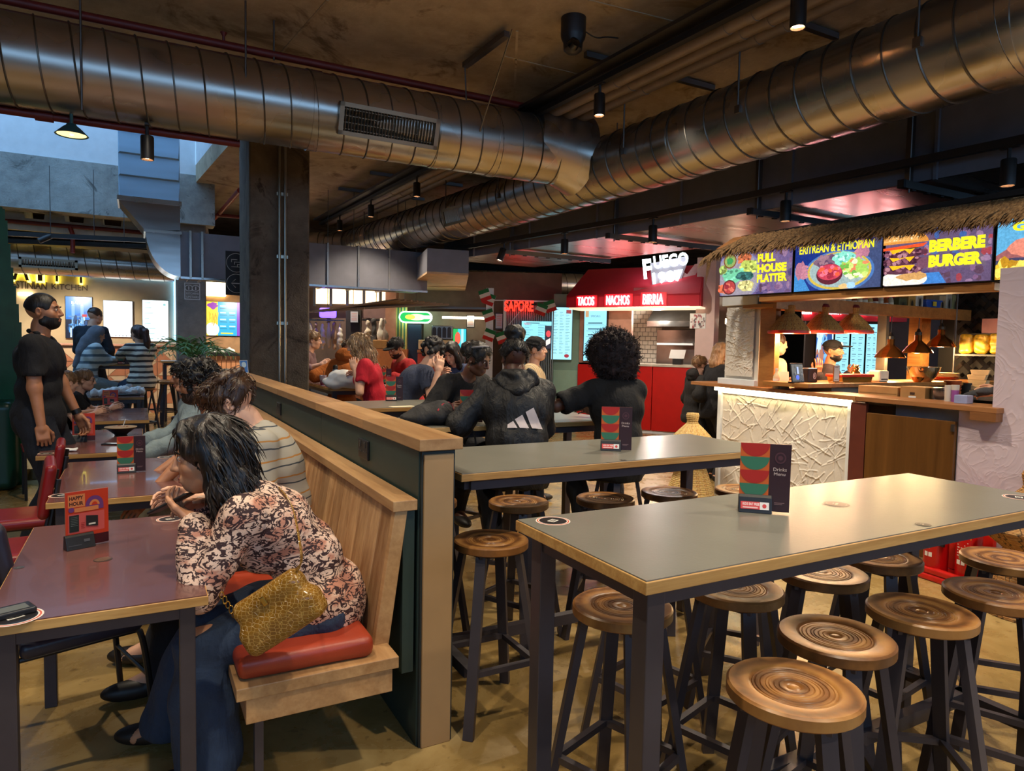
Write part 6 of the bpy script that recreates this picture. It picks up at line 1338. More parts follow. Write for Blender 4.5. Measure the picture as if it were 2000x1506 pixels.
o = thing('track_spotlight', 'tilted black spotlight on the far left track', 'spotlight', wd(100, 460.5, 10.72)); MB().cyl((0, 0, 0), (-.16, -.03, -.10), .045, n=14).build('housing', m_black, o, smooth=True)
o = thing('sprinkler_pipe', 'red drop pipe above the far left spiral duct', 'pipe', wd(142, 495, 11.6)); MB().tube([wd(136, 442, 11.6), wd(142, 458, 11.6), wd(142, 494, 11.6)], .035, 10).build('pipe_run', M('red_pipe_bright'), o, smooth=True, world=True)
# green corrugated screen at the left edge --------------------------------
PG = Plane((-3.4, 7.6), (.42, -.9)); t = thing('green_screen', 'dark green ribbed metal screen at the left edge', 'screen wall', PG.P(0, 0)); m_gm = M('green_metal', (30, 96, 66), .35, var=.15)
poly = [PG.loc(*q) for q in ((-70, 395), (4, 404), (10, 430), (21, 520), (45, 680), (45, 1000), (-70, 1000))]; poly = [(a, max(b, .0)) for a, b in poly][::-1]
MB().prism(poly, lambda a, b, q: PG.P(a, b, q), -.05, 0).build('sheet', m_gm, t, world=True)
def ptop(u):
    best = 0
    for (a, b), (c_, d_) in zip(poly, poly[1:]+poly[:1]):
        if min(a, c_) <= u <= max(a, c_) and abs(a-c_) > 1e-4: best = max(best, b+(d_-b)*(u-a)/(c_-a))
    return best
ug0, ug1 = poly[0][0], max(p_[0] for p_ in poly); ug0 = min(p_[0] for p_ in poly)
for i in range(26):
    u = ug0+(ug1-ug0)*(i+.5)/26; MB().pbox(PG, (u-.012, 0, u+.012, ptop(u)-.01), .03, 0).build('rib', m_gm, t, world=True)
S = SDF(.02, .05); S.rbox((0, 0, .45), (.35, .28, .45), .08); S.rbox((-.25, 0, .9), (.1, .28, .5), .06); p = wd(12, 720, 7.0); o = sdf_obj('booth_seat', S, M('green_vinyl', (16, 62, 48), .3), None, (p[0]-.25, p[1], 0)); tag(o, 'dark green padded booth seat at the left edge', 'seat')
# palm ------------------------------------------------------------------
p = wd(378, 700, 9.4); t = thing('potted_palm', 'leafy palm in front of the grey column', 'plant', (p[0], p[1], .12)); rs = random.Random(8); MB().lathe([(0, 0), (.16, 0), (.19, .34), (.17, .34), (0, .3)], n=20).build('pot', m_black, t, smooth=True); m_leaf = M('palm_green', (84, 132, 70), .5, var=.35, vs=12)
for i in range(22):
    an = 2*PI*i/22+rs.uniform(-.15, .15); L = rs.uniform(.40, .62); up = rs.uniform(.7, 1.5); mb = MB(); d = np.array([math.cos(an), math.sin(an), 0]); sd = np.array([-d[1], d[0], 0]); base = np.array([0, 0, 1.12])
    path = [base+d*L*s3+np.array([0, 0, up*.75*(s3-.85*s3*s3)]) for s3 in np.linspace(0, 1, 9)]; mb.tube(path, [.006]*8+[.001], 4)
    for k_ in range(1, 9):
        for sg in (-1, 1):
            ll = .17*math.sin(PI*(k_/9)**.8)+.03; a_ = path[k_]; tip = a_+sd*sg*ll*.8+unit(path[k_]-path[k_-1])*ll*.7+np.array([0, 0, -.03]); m_ = (a_+tip)/2+np.array([0, 0, .012]); w_ = unit(path[k_]-path[k_-1])*.012; mb.add([a_-w_*.4, a_+w_*.4, m_+w_, m_-w_, tip], [(0, 1, 2, 3), (3, 2, 4)])
    mb.build('frond', m_leaf, t)
MB().tube([(0, 0, .3), (0, 0, 1.13)], .04, 8).build('stem', M('palm_stem', (92, 82, 50), .8), t)

# ------------------------------------------------------------------ centre back stalls
PC = Plane(tuple(wd(800, 660, 13.2)[:2]), (-.479, -.878)); RC = lambda *r: PC.rect(r)
w = struct('wall_centre', MB().pbox(PC, (*[PC.loc(560, 600)[0], 0], PC.loc(1100, 600)[0], 3.0), .1, -.6), M('brown_back_wall', (96, 76, 62), .7))
t = thing('lit_panels', 'row of cream lit panels above the utensil stall', 'light panels', PC.P(PC.loc(690, 600)[0], PC.loc(690, 596)[1], -.3))
for i in range(5): a = 607+i*33; MB().pbox(PC, RC(a, 553-2*i*0, a+30, 592), .04, -.35).build('panel', EM('cream_panel', (250, 222, 176), 1.8), t, world=True)
for i in range(6): a = 603+i*33; MB().pbox(PC, RC(a, 548, a+5, 596), .06, -.34).build('mullion', m_strut, t, world=True)
t = thing('slat_raft', 'hanging raft of timber slats in front of the lit panels', 'raft', tuple(wd(730, 595, 12.0)))
for i in range(9):
    a, b = wd(600+i*14, 610-i*1.0, 12.9-i*.12), wd(780+i*12, 585+i*1.2, 11.8+i*.1); MB().bar(a, b, .07, .03).build('slat', M('raft_slat', (142, 116, 92), .6), t, world=True)
for px in (640, 690, 735, 790): p = wd(px, 600, 12.3); MB().cyl(p, (p[0], p[1], 4.25), .006, n=6).build('wire', m_strut, t, world=True)
t = thing('stall_counter', 'orange wooden counter behind the concrete column', 'counter', PC.P(PC.loc(660, 720)[0], 0, .3)); MB().pbox(PC, RC(590, 712, 716, 716), .5, .0).build('worktop', M('orange_wood', (206, 126, 72), .4), t, world=True); MB().pbox(PC, (PC.loc(590, 720)[0], 0, PC.loc(714, 720)[0], PC.loc(600, 716)[1]), .4, .05).build('front', M('peach_front', (196, 122, 84), .5), t, world=True); MB().pbox(PC, RC(590, 728, 735, 732), .06, .46).build('rail', m_oak, t, world=True)
t = thing('utensil_rail', 'steel rail hung with bagged utensils at the back stall', 'rail', PC.P(PC.loc(640, 650)[0], PC.loc(640, 655)[1])); MB().pbox(PC, RC(600, 624, 676, 628), .1, .1).build('rail', m_galvp, t, world=True)
for i, px in enumerate((610, 622, 634, 646, 657, 668)):
    S = SDF(.02, .02); u, z = PC.loc(px, 660); S.ell(PC.P(u, z, .15), (.05, .05, .22)); S.ell(PC.P(u, z+.15, .15), (.03, .03, .15)); S.warp = waves(5, 25, .012, i); o = sdf_obj('hanging_bag', S, M('clear_bag_%d' % (i % 3), ((186, 172, 150), (150, 120, 96), (206, 196, 180))[i % 3], .4), world=True); tag(o, ['first', 'second', 'third', 'fourth', 'fifth', 'sixth'][i]+' bagged utensil from the left on the steel rail', 'bag', 'bagged utensils')
o = tag(MB().pbox(PC, RC(633, 603, 663, 622), .15, .2).build('insect_lamp', EM('violet_lamp', (96, 70, 250), 4), world=True, bevel=.03), 'violet glowing insect lamp at the back stall', 'lamp')
o = tag(MB().pbox(PC, RC(680, 606, 708, 745), .08, .1).build('dark_partition', m_dark, world=True), 'dark upright panel behind the blonde woman', 'panel')
def notice(pl, r, label, name='notice', d=.2, c1=(206, 150, 140)):
    u0, z0, u1, z1 = pl.rect(r); o = thing(name, label, 'notice', pl.P((u0+u1)/2, z0, d)); MB().pbox(pl, (u0, z0, u1, z1), .02, d).build('frame', m_black, o, world=True); a = Art(); w_, h_ = u1-u0, z1-z0; a.rect(.06*w_, .06*h_, .94*w_, .94*h_, (190, 190, 196)); [a.rect(.2*w_, h_*(.75-i*.13), .8*w_, h_*(.80-i*.13), c1) for i in range(5)]; a.build('sheet', MATS['card_print'], lambda x, y, l: pl.P(u0+x, z0+y, d+.021+l), o, world=True)
notice(PC, (689, 608, 705, 632), 'framed notice hanging above the blonde woman'); notice(PC, (913, 616, 928, 641), 'framed notice left of the flag-hung post'); notice(PC, (968, 612, 982, 644), 'framed notice right of the flag-hung post')
for i, (px, c_) in enumerate(((722, (196, 180, 156)), (735, (60, 56, 54)), (748, (206, 196, 180)), (757, (120, 104, 92)))):
    S = SDF(.02, .03); u, z = PC.loc(px, 655); S.path([PC.P(u, z+.28, .2), PC.P(u, z-.25, .22)], [.035, .07]); S.warp = waves(5, 22, .015, i+9); o = sdf_obj('apron', S, fabric('apron_%d' % i, c_), world=True); tag(o, ['first', 'second', 'third', 'fourth'][i]+' hanging apron from the left beside the dark panel', 'apron', 'hanging aprons')
t = thing('coat_rack', 'dark rack from which the aprons hang', 'rack', PC.P(PC.loc(740, 625)[0], PC.loc(740, 628)[1], .1)); MB().pbox(PC, RC(712, 624, 762, 628), .1, .12).build('bar', m_black, t, world=True); MB().pbox(PC, RC(712, 602, 756, 622), .05, .05).build('back_board', M('mauve_board', (120, 92, 88), .6), t, world=True)
o = tag(MB().pbox(PC, RC(735, 664, 762, 681), .25, .1).build('carton', M('kraft_card'), world=True, bevel=.01), 'beige carton standing under the hanging aprons', 'box')
o = tag(MB().pbox(PC, RC(730, 681, 800, 760), .3, .05).build('low_counter', M('orange_wood'), world=True), 'low orange counter under the beige carton', 'counter')
o = tag(MB().pbox(PC, (PC.loc(757, 650)[0], 0, PC.loc(777, 650)[0], 3.0), .3, -.05).build('pink_pillar', M('pink_brown', (176, 122, 96), .7), world=True), 'pinkish pillar left of the oval green sign', 'pillar')
t = thing('striped_screen', 'vertical yellow and green strips beside the pinkish pillar', 'screen', PC.P(PC.loc(787, 640)[0], PC.loc(787, 690)[1], .2))
for i in range(7): a = 777+i*3; MB().pbox(PC, RC(a, 588, a+2.2, 692), .06, .15).build('strip', [M('yellow_strip', (206, 190, 110), .4), M('green_strip', (70, 120, 90), .4)][i % 2], t, world=True)
t = thing('oval_sign', 'glowing green and white oval sign', 'sign', PC.P(PC.loc(816, 632)[0], PC.loc(816, 634)[1], .35)); u0, z0, u1, z1 = RC(785, 609, 848, 633); cu, cz_ = (u0+u1)/2, (z0+z1)/2; hw, hh = (u1-u0)/2, (z1-z0)/2
def stad(a, b): return [(cu+(a-b)+b*math.cos(q), cz_+b*math.sin(q)) for q in np.linspace(-PI/2, PI/2, 10)]+[(cu-(a-b)+b*math.cos(q), cz_+b*math.sin(q)) for q in np.linspace(PI/2, 3*PI/2, 10)]
MB().prism(stad(hw, hh), lambda a, b, q: PC.P(a, b, q), .3, .36).build('tube_rim', EM('oval_rim', (200, 255, 226), 4), t, world=True); ar = Art(); ar.poly(stad(hw*.92, hh*.78), (40, 190, 90)); ar.ell(cu+.02, cz_, hw*.55, hh*.55, (236, 246, 200)); ar.ell(cu-.1, cz_, hw*.3, hh*.42, (240, 236, 90)); ar.rect(cu+.1, cz_-hh*.3, cu+.32, cz_+hh*.3, (250, 252, 240)); ar.build('face', MATS['screen_plain'], lambda x, y, l: PC.P(x, y, .362+l), t, world=True); MB().cyl(PC.P(cu, z1, .33), PC.P(cu, 4.2, .33), .008, n=6).build('wire', m_strut, t, world=True)
o = tag(MB().pbox(PC, RC(800, 634, 824, 760), .1, .1).build('navy_partition', M('navy_panel', (28, 44, 70), .5), world=True), 'navy upright panel under the oval green sign', 'panel')
t = thing('drinks_dispenser', 'row of arched drinks dispensers at the back counter', 'dispenser', PC.P(PC.loc(865, 665)[0], PC.loc(865, 665)[1], .2)); MB().pbox(PC, RC(846, 636, 887, 664), .2, .1).build('body', M('steel_grey', (150, 146, 138), .3, .6), t, world=True, bevel=.02)
for i in range(4): u, z = PC.loc(852+i*9.5, 650); MB().prism([(u-.035, z-.1)]+[(u+.035*math.cos(q), z+.06+.04*math.sin(q)) for q in np.linspace(0, PI, 8)][::1]+[] if False else [(u-.035, z-.1), (u+.035, z-.1)]+[(u+.035*math.cos(q), z+.06+.04*math.sin(q)) for q in np.linspace(0, PI, 8)], lambda a, b, q: PC.P(a, b, q), .3, .33).build('arch', M('dark_arch', (60, 52, 46), .4), t, world=True)
o = tag(MB().pbox(PC, RC(822, 683, 908, 690), .5, .0).build('back_counter', M('orange_wood'), world=True), 'counter top under the drinks dispensers', 'counter')
o = tag(MB().pbox(PC, RC(822, 690, 908, 770), .4, .05).build('red_counter_front', M('coral_front', (206, 84, 64), .5), world=True), 'coral counter front behind the dark-haired woman', 'counter')
o = tag(MB().pbox(PC, RC(822, 664, 888, 683), .25, .1).build('drinks_cabinet', M('cream_plate'), world=True, bevel=.01), 'cream cabinet below the drinks dispensers', 'cabinet')
o = tag(MB().pbox(PC, RC(867, 619, 950, 625), .05, .25).build('tube_light', EM('tube_white'), world=True), 'white tube light right of the oval sign', 'light')
o = tag(MB().pbox(PC, RC(826, 600, 950, 606), .05, .3).build('grey_beam', m_strut, world=True), 'thin grey beam above the white tube light', 'beam')
o = tag(MB().pbox(PC, RC(826, 607, 948, 683), .05, -.2).build('pale_backing', M('pale_backing_m', (150, 136, 116), .6), world=True), 'pale back wall behind the drinks dispensers', 'wall panel')
def art_fridge(a, w, h): a.rect(0, 0, w, h, (60, 190, 200)); a.rect(0, 0, w*.35, h, (40, 170, 80)); a.ell(w*.35, h*.55, w*.22, h*.3, (226, 90, 60)); a.rect(w*.62, 0, w*.8, h, (170, 230, 240))
screen(PC, RC(887, 642, 913, 684), 'drinks_fridge', 'bright green and cyan drinks fridge front', art_fridge, 'screen_plain', .2, .1, .01, cat='fridge')
for i, (a, b, y0, lb) in enumerate(((951, 965, 566, 'white upright hung with flags'), (984, 989, 588, 'thin white upright left of the red neon word'))): u0, u1 = PC.loc(a, 600)[0], PC.loc(b, 600)[0]; o = tag(MB().pbox(PC, (u0, 0, u1, PC.loc(a, y0)[1]), .12, .3).build('white_post', m_white, world=True), lb, 'post')
o = tag(MB().pbox(PC, RC(960, 588, 1080, 592), .04, .35).build('white_rail', m_white, world=True), 'white rail across the top of the flag-hung stall', 'rail')
t = thing('corrugated_wall', 'grey corrugated sheet behind the red neon word', 'wall panel', PC.P(PC.loc(1035, 700)[0], 0, .1)); u0, z0, u1, z1 = RC(989, 596, 1080, 700); N_ = 26; mb = MB()
for i in range(N_): a, b = u0+(u1-u0)*i/N_, u0+(u1-u0)*(i+1)/N_; c_ = (a+b)/2; mb.prism([(a, .0), (b, .0), (b-.008, .02), (a+.008, .02)], lambda x, d, z: PC.P(x, z, .1+d), 0, z1)
o = mb.build('corrugations', galv('corrugated_steel', (130, 132, 124), .4), t, world=True); o['kind'] = 'stuff'
m_nred = EM('neon_red', (255, 40, 24), 3)
t = thing('neon_sign', 'red neon word sign hanging at the flag-hung stall', 'sign', PC.P(PC.loc(1012, 612)[0], PC.loc(1012, 612)[1], .4)); a, b = PC.loc(986, 610), PC.loc(1041, 591); letters(PC, 'SAPORE', (a[0], a[1], b[0], b[1]), .4, .03, m_nred, t, 'neon_word', .03)
def art_wrap(a, w, h): art_menu(a, w, h, 12, (140, 220, 236)); a.rect(w*.78, 0, w, h*.85, (40, 36, 44)); a.ell(w*.9, h*.55, w*.08, h*.12, (220, 70, 70)); a.poly([(w*.82, h*.1), (w*.97, h*.2), (w*.97, h*.4), (w*.82, h*.3)], (226, 216, 206)); a.text('MENU', w*.08, h*.86, w*.2, h*.08, (200, 60, 70))
screen(PC, RC(1018, 627, 1076, 682), 'wall_screen', 'pale menu screen on the corrugated sheet', art_wrap, 'screen_plain', .14, .05, .008)
m_fl = vcol_mat('flag_cloth', 0, .8, .0)
FL = [(949, 580), (957, 588), (956, 618), (957, 655), (981, 660), (1055, 607), (1072, 601)]
for i, (px, py) in enumerate(FL):
    u, z = PC.loc(px, py); o = thing('bunting_flag', ['topmost small tricolour flag on the white upright', 'second small tricolour flag down the white upright', 'third small tricolour flag on the white upright', 'lowest tricolour flag on the white upright', 'tricolour flag behind the woman with the bun', 'tricolour flag just right of the red neon word', 'tricolour flag farthest right on the rail'][i], 'flag', PC.P(u, z-.13, .46), group='tricolour bunting'); a = Art(); q = .1; c_ = [(30, 110, 60), (226, 222, 214), (196, 40, 36)]; rt = (-1)**i*.35
    for k_ in range(3): a.rect(-q, (1-k_)*q*.7-q*.35, q, (1-k_)*q*.7+q*.35, c_[k_])
    def ff(x, y, l, rt=rt, u=u, z=z): return PC.P(u+x*math.cos(rt)-y*math.sin(rt), z+x*math.sin(rt)+y*math.cos(rt), .46+.012*math.sin(x*20)+l)
    a.build('cloth', m_fl, ff, o, world=True); b2 = MB().prism([(-q, -q*1.05), (q, -q*1.05), (q, q*1.05), (-q, q*1.05)], lambda x, y, d: PC.P(u+x*math.cos(rt)-y*math.sin(rt), z+x*math.sin(rt)+y*math.cos(rt), d), .435, .445).build('backing', m_paper, o, world=True)
mb = MB(); o = tag(MB().tube([PC.P(*PC.loc(q_[0], q_[1]-5), .45) for q_ in ((948, 575), (960, 600), (957, 650), (982, 655), (1030, 598), (1078, 596))], .006, 5).build('bunting_string', m_white, world=True), 'string the small tricolour flags hang from', 'string')
# green cabinet with tall screen ------------------------------------------
PQ = Plane(tuple(wd(1100, 680, 13.2)[:2]), (-.55, -.83)); u0, u1 = PQ.loc(1079, 700)[0], PQ.loc(1131, 700)[0]
t = thing('green_cabinet', 'sage green tall cabinet left of the red kiosk', 'cabinet', PQ.P((u0+u1)/2, 0, -.2)); MB().pbox(PQ, (u0, 0, u1, PQ.loc(1100, 574)[1]), .4, -.4).build('body', M('sage_green', (122, 152, 130), .5, var=.05), t, world=True, bevel=.01); MB().pbox(PQ, (u0+.02, .05, u1-.02, 1.1), .015, 0).build('lower_door', M('sage_green_light', (140, 172, 146), .5, var=.05), t, world=True, bevel=.004)
def art_tall(a, w, h): 
    a.rect(0, 0, w, h, (160, 224, 240)); r = random.Random(4); a.rect(w*.1, h*.95, w*.3, h*.965, (60, 90, 110)); a.rect(w*.7, h*.88, w*.95, h*.95, (150, 60, 60)); a.ell(w*.76, h*.07, w*.12, h*.035, (150, 40, 50))
    for i in range(15):
        for cx_ in (.08, .38, .68): a.rect(w*cx_, h*(.9-i*.055), w*(cx_+r.uniform(.1, .24)), h*(.907-i*.055), (60, 90, 104)); a.rect(w*cx_, h*(.882-i*.055), w*(cx_+r.uniform(.1, .2)), h*(.887-i*.055), (100, 140, 150))
screen(PQ, (PQ.loc(1077, 650)[0], PQ.loc(1100, 703)[1], PQ.loc(1118, 650)[0], PQ.loc(1100, 600)[1]), 'menu_totem', 'tall pale blue menu screen on the green cabinet', art_tall, 'screen_plain', .0, .12, .01)
# ------------------------------------------------------------------ red kiosk
PF = Plane((8.2, 9.67), (-.845, -.536)); UF = lambda px, py=650: PF.loc(px, py)[0]; ZF = lambda py, px=1260: PF.loc(px, py)[1]
m_kred = M('kiosk_red', (206, 26, 20), .4, var=.06); m_awn = M('awning_red', (188, 12, 38), .7, var=.06)
t = thing('red_kiosk_counter', 'glossy red kiosk counter with a pale worktop', 'counter', PF.P(UF(1250), 0)); zk = ZF(712)
for a, b in ((1131, 1196), (1197, 1277), (1278, 1368)): MB().pbox(PF, (UF(a), .06, UF(b)-.004, zk-.03), .05, -.03).build('front_panel', m_kred, t, world=True, bevel=.004)
MB().pbox(PF, (UF(1131), 0, UF(1368), .06), .03, -.04).build('plinth', m_white, t, world=True); MB().pbox(PF, (UF(1131), .0, UF(1368), zk-.04), .5, -.55).build('carcass', m_dark, t, world=True); MB().pbox(PF, (UF(1196), zk-.03, UF(1372), zk+.01), .6, -.55).build('worktop', M('pale_worktop', (206, 196, 182), .3), t, world=True)
# awning
t = thing('awning', 'deep red fabric awning over the red kiosk', 'awning', PF.P(UF(1240), ZF(600), .3)); PFa = Plane(PF.P(0, 0, .7)[:2], PF.n); ua, ub = PFa.loc(1106, 600)[0], PFa.loc(1366, 600)[0]; za, zb_ = PFa.loc(1240, 599)[1], PFa.loc(1240, 575)[1]; zt2 = ZF(522); uta, utb = UF(1149, 530), UF(1376, 515)
f_ = lambda u, z, d: PF.P(u, z, d)
MB().pbox(PF, (ua, za, ub, zb_), .03, .67).build('valance', m_awn, t, world=True)
mb = MB(); A = [f_(ua, zb_, .70), f_(ub, zb_, .70), f_(utb, zt2, 0), f_(uta, zt2, 0)]; th = np.array([0, 0, -.03]); mb.add(A+[q+th for q in A], [(0, 1, 2, 3), (7, 6, 5, 4), (0, 4, 5, 1), (1, 5, 6, 2), (2, 6, 7, 3), (3, 7, 4, 0)]); mb.build('canopy', m_awn, t, world=True)
for uu, ut in ((ua, uta), (ub, utb)): mb = MB(); A = [f_(uu, za, .68), f_(uu, zb_, .68), f_(ut, zt2, 0), f_(ut, za, 0)]; o2 = PF.u*.02; mb.add(A+[q+o2 for q in A], [(0, 1, 2, 3), (7, 6, 5, 4), (0, 4, 5, 1), (1, 5, 6, 2), (2, 6, 7, 3), (3, 7, 4, 0)]); mb.build('side_flap', m_awn, t, world=True)
MB().pbox(PF, (ua+.03, za-.03, ub, za), .6, .05).build('soffit', EM('soffit_light', (255, 232, 196), .8), t, world=True)
m_nw = EM('neon_pink_white', (255, 190, 196), 5); t = thing('neon_words', 'three red-glowing neon words along the awning edge', 'sign', PF.P(UF(1240), za, .72)); PFn = Plane(PF.P(0, 0, .70)[:2], PF.n)
m_nb = EM('neon_red_halo', (255, 30, 50), 1.6)
for tx, a, b, y0, y1 in (('TACOS', 1130, 1162, 580, 597), ('NACHOS', 1186, 1231, 577, 596), ('BIRRIA', 1257, 1297, 574, 595)):
    q0, q1 = PFn.loc(a, y1), PFn.loc(b, y0); letters(PFn, tx, (q0[0], q0[1], q1[0], q1[1]), .03, .03, m_nw, t, 'neon_word'); g = .05; MB().pbox(PFn, (q0[0]-g, q0[1]-g*.6, q1[0]+g, q1[1]+g*.6), .01, .005).build('halo_plate', M('halo_plate_red', (220, 20, 40), .5), t, world=True)
t = thing('kiosk_sign', 'big white glowing two-line kiosk sign above the red awning', 'sign', PF.P(UF(1300), ZF(556), .5)); m_sw = EM('sign_white', (226, 250, 255), 3.5); PFs = Plane(PF.P(0, 0, .45)[:2], (-.66, -.75)); rt = .12
for tx, a, b, y0, y1 in (('F', 1258, 1276, 508, 546), ('UEGO', 1278, 1346, 501, 526), ('1987', 1276, 1336, 534, 556)):
    q0, q1 = PFs.loc(a, y1), PFs.loc(b, y0); letters(PFs, tx, (q0[0], q0[1], q1[0], q1[1]), .05, .06, m_sw, t, 'letters', .03, rot=rt)
MB().prism([PFs.loc(*q) for q in ((1274, 560), (1330, 549), (1340, 520), (1345, 500), (1270, 515))], lambda a, b, q: PFs.P(a, b, q), .0, .04).build('back_plate', M('grey_plate', (130, 110, 116), .5), t, world=True)
MB().prism([PFs.loc(*q) for q in ((1334, 554), (1350, 552), (1371, 514), (1357, 516), (1342, 536), (1334, 530))], lambda a, b, q: PFs.P(a, b, q), -.02, .02).build('bracket', M('pink_bracket', (196, 150, 150), .5), t, world=True); MB().pbox(PFs, PFs.rect((1238, 563, 1333, 574)), .2, -.1).build('ledge', M('dark_red_ledge', (140, 20, 36), .6), t, world=True)
# kitchen inside
w = struct('wall_red_kitchen', MB().pbox(PF, (UF(1131), 0, UF(1480), ZF(560)), .1, -1.7), M('grey_kitchen', (150, 142, 130), .4))
PFk = Plane(PF.P(0, 0, -1.55)[:2], PF.n); UK = lambda px: PFk.loc(px, 660)[0]
tl = None; u0, u1 = UK(1228), UK(1292); z0, z1 = PFk.loc(1260, 716)[1], PFk.loc(1260, 606)[1]; nu, nz = 6, 13; m_wt = M('white_tile', (222, 212, 196), .2, var=.05)
for i in range(nu):
    for j in range(nz):
        if tl is None: ob = MB().box((0, 0, 0), ((u1-u0)/nu-.012, .012, (z1-z0)/nz-.012)).build('tile', m_wt, w, bevel=.002, seg=1); tl = ob.data
        else: ob = link('tile', tl, w)
        pp = PFk.P(u0+(u1-u0)*(i+.5+(.5 if j % 2 else 0))/nu, z0+(z1-z0)*(j+.5)/nz, -.03); ob.location = pp-np.array(w.location); ob.rotation_euler = (0, 0, PFk.rotz())
t = thing('steel_hood', 'steel extractor hood and splashback in the red kiosk', 'hood', PFk.P(UK(1330), 1.2)); MB().pbox(PFk, (UK(1284), ZF(716), UK(1400), ZF(640)), .03, 0).build('splashback', m_galvp, t, world=True); MB().prism([(0, PFk.loc(1330, 640)[1]), (.7, PFk.loc(1330, 640)[1]), (.7, PFk.loc(1330, 630)[1]), (.3, PFk.loc(1330, 606)[1]), (0, PFk.loc(1330, 606)[1])], lambda d, z, u: PFk.P(u, z, d), UK(1284), UK(1400)).build('hood', m_galvp, t, world=True); MB().pbox(PFk, PFk.rect((1293, 670, 1362, 675)), .25, .1).build('rail', m_white, t, world=True); MB().pbox(PFk, PFk.rect((1240, 602, 1370, 606)), .1, .9).build('kitchen_fill_strip', EM('tube_white'), t, world=True); lamp_point('kitchen_fill', PFk.P(UK(1310), 2.15, .9), 45, (1, .92, .8))  # glowing strip and point lamp added to brighten the kitchen
o = tag(MB().pbox(PFk, PFk.rect((1206, 628, 1236, 662)), .03, .9).build('white_board', M('white_card'), world=True), 'blank white board in the red kiosk window', 'board')
t = thing('till', 'black payment terminal with a white screen on the red kiosk worktop', 'till', PF.P(UF(1320, 700), zk+.01, -.25)); b0 = PF.P(UF(1318, 700), zk+.01, -.25); MB().pbox(PF, (UF(1310), zk+.01, UF(1328), zk+.12), .15, -.3).build('base', m_black, t, world=True, bevel=.01); MB().prism([(0, .12), (.02, .12), (-.10, .28), (-.12, .28)], lambda d, z, u: PF.P(u, zk+z, d-.2), UF(1302), UF(1332)).build('display', m_white, t, world=True)
def art_sp(a, w, h):
    a.rect(0, 0, w, h, (150, 218, 242)); a.text('SPECIALS', w*.3, h*.82, w*.42, h*.035, (50, 80, 100)); a.rect(w*.05, h*.82, w*.2, h*.94, (190, 150, 110))
    for i in range(6): y = h*(.70-i*.11); a.rect(w*.18, y, w*.82, y+h*.018, (40, 70, 90)); a.rect(w*.1, y-h*.03, w*.9, y-h*.024, (90, 140, 160))
screen(PF, (UF(1143), ZF(706, 1160), UF(1188), ZF(600, 1160)), 'menu_totem', 'tall pale blue specials screen under the awning', art_sp, 'screen_plain', .0, .08, .01)
o = tag(MB().pbox(PF, (UF(1131), ZF(712), UF(1232), ZF(600)), .1, -.12).build('pink_partition', M('pink_panel_m', (190, 140, 120), .6), world=True), 'pinkish wall panel behind the specials screen', 'panel')
o = tag(MB().pbox(PF, (UF(1366), 0, UF(1402), ZF(512)), .35, -.05).build('white_pillar', M('pinkish_white', (214, 184, 178), .6, var=.05), world=True), 'pinkish white pillar at the right end of the red kiosk', 'pillar')
u0, z0, u1, z1 = PF.rect((1357, 614, 1386, 643)); o = thing('poster', 'small black and white photo poster on the pinkish pillar', 'poster', PF.P((u0+u1)/2, z0, .31)); MB().pbox(PF, (u0, z0, u1, z1), .01, .305).build('sheet', m_paper, o, world=True); a = Art(); scatter(a, u1-u0, z1-z0, [(60, 52, 54), (120, 90, 90), (200, 180, 176), (150, 60, 60)], 40, 3, .1, .9, .1, .9, .03, .08); a.build('photo', MATS['card_print'], lambda x, y, l: PF.P(u0+x, z0+y, .316+l), o, world=True)
o = tag(MB().pbox(PF, (UF(1402), ZF(715), UF(1440), ZF(512)), .1, -.9).build('red_partition', m_awn, world=True), 'red panel glimpsed between the pinkish pillar and the plaster pillar', 'panel')
o = tag(MB().pbox(PF, PF.rect((1402, 619, 1432, 630)), .1, -.7).build('tube_light', EM('tube_white'), world=True), 'white tube light glimpsed left of the plaster pillar', 'light')
# ------------------------------------------------------------------ people
sk_lt = skin('skin_light', (226, 176, 146)); sk_md = skin('skin_medium', (196, 142, 106)); sk_tan = skin('skin_tan', (176, 122, 88)); sk_dk = skin('skin_dark', (98, 62, 46))
h_blk = hairm('hair_black', (30, 24, 22), (92, 78, 70)); h_brn = hairm('hair_brown', (66, 44, 30), (130, 96, 66)); h_sand = hairm('hair_sandy', (132, 96, 62), (190, 150, 104)); h_dk = hairm('hair_darkest', (20, 16, 15), (54, 44, 40), .5)
jean = fabric('denim', (46, 62, 86), .85, .3); dkt = fabric('dark_trousers', (26, 27, 34), .9); blk = fabric('black_cloth', (13, 13, 15), .9); m_shoe = M('dark_shoe', (28, 24, 24), .5)
lip_lt = M('lips_light', (176, 104, 92), .4); lip_dk = M('lips_dark', (112, 62, 56), .4); lip_md = M('lips_medium', (152, 88, 74), .4)
def loc_of(o, rz):
    c, s = math.cos(rz), math.sin(rz); o = np.asarray(o, float)
    def f(w): w = np.asarray(w, float)-o; return np.array([c*w[0]+s*w[1], -s*w[0]+c*w[1], w[2]])
    return f
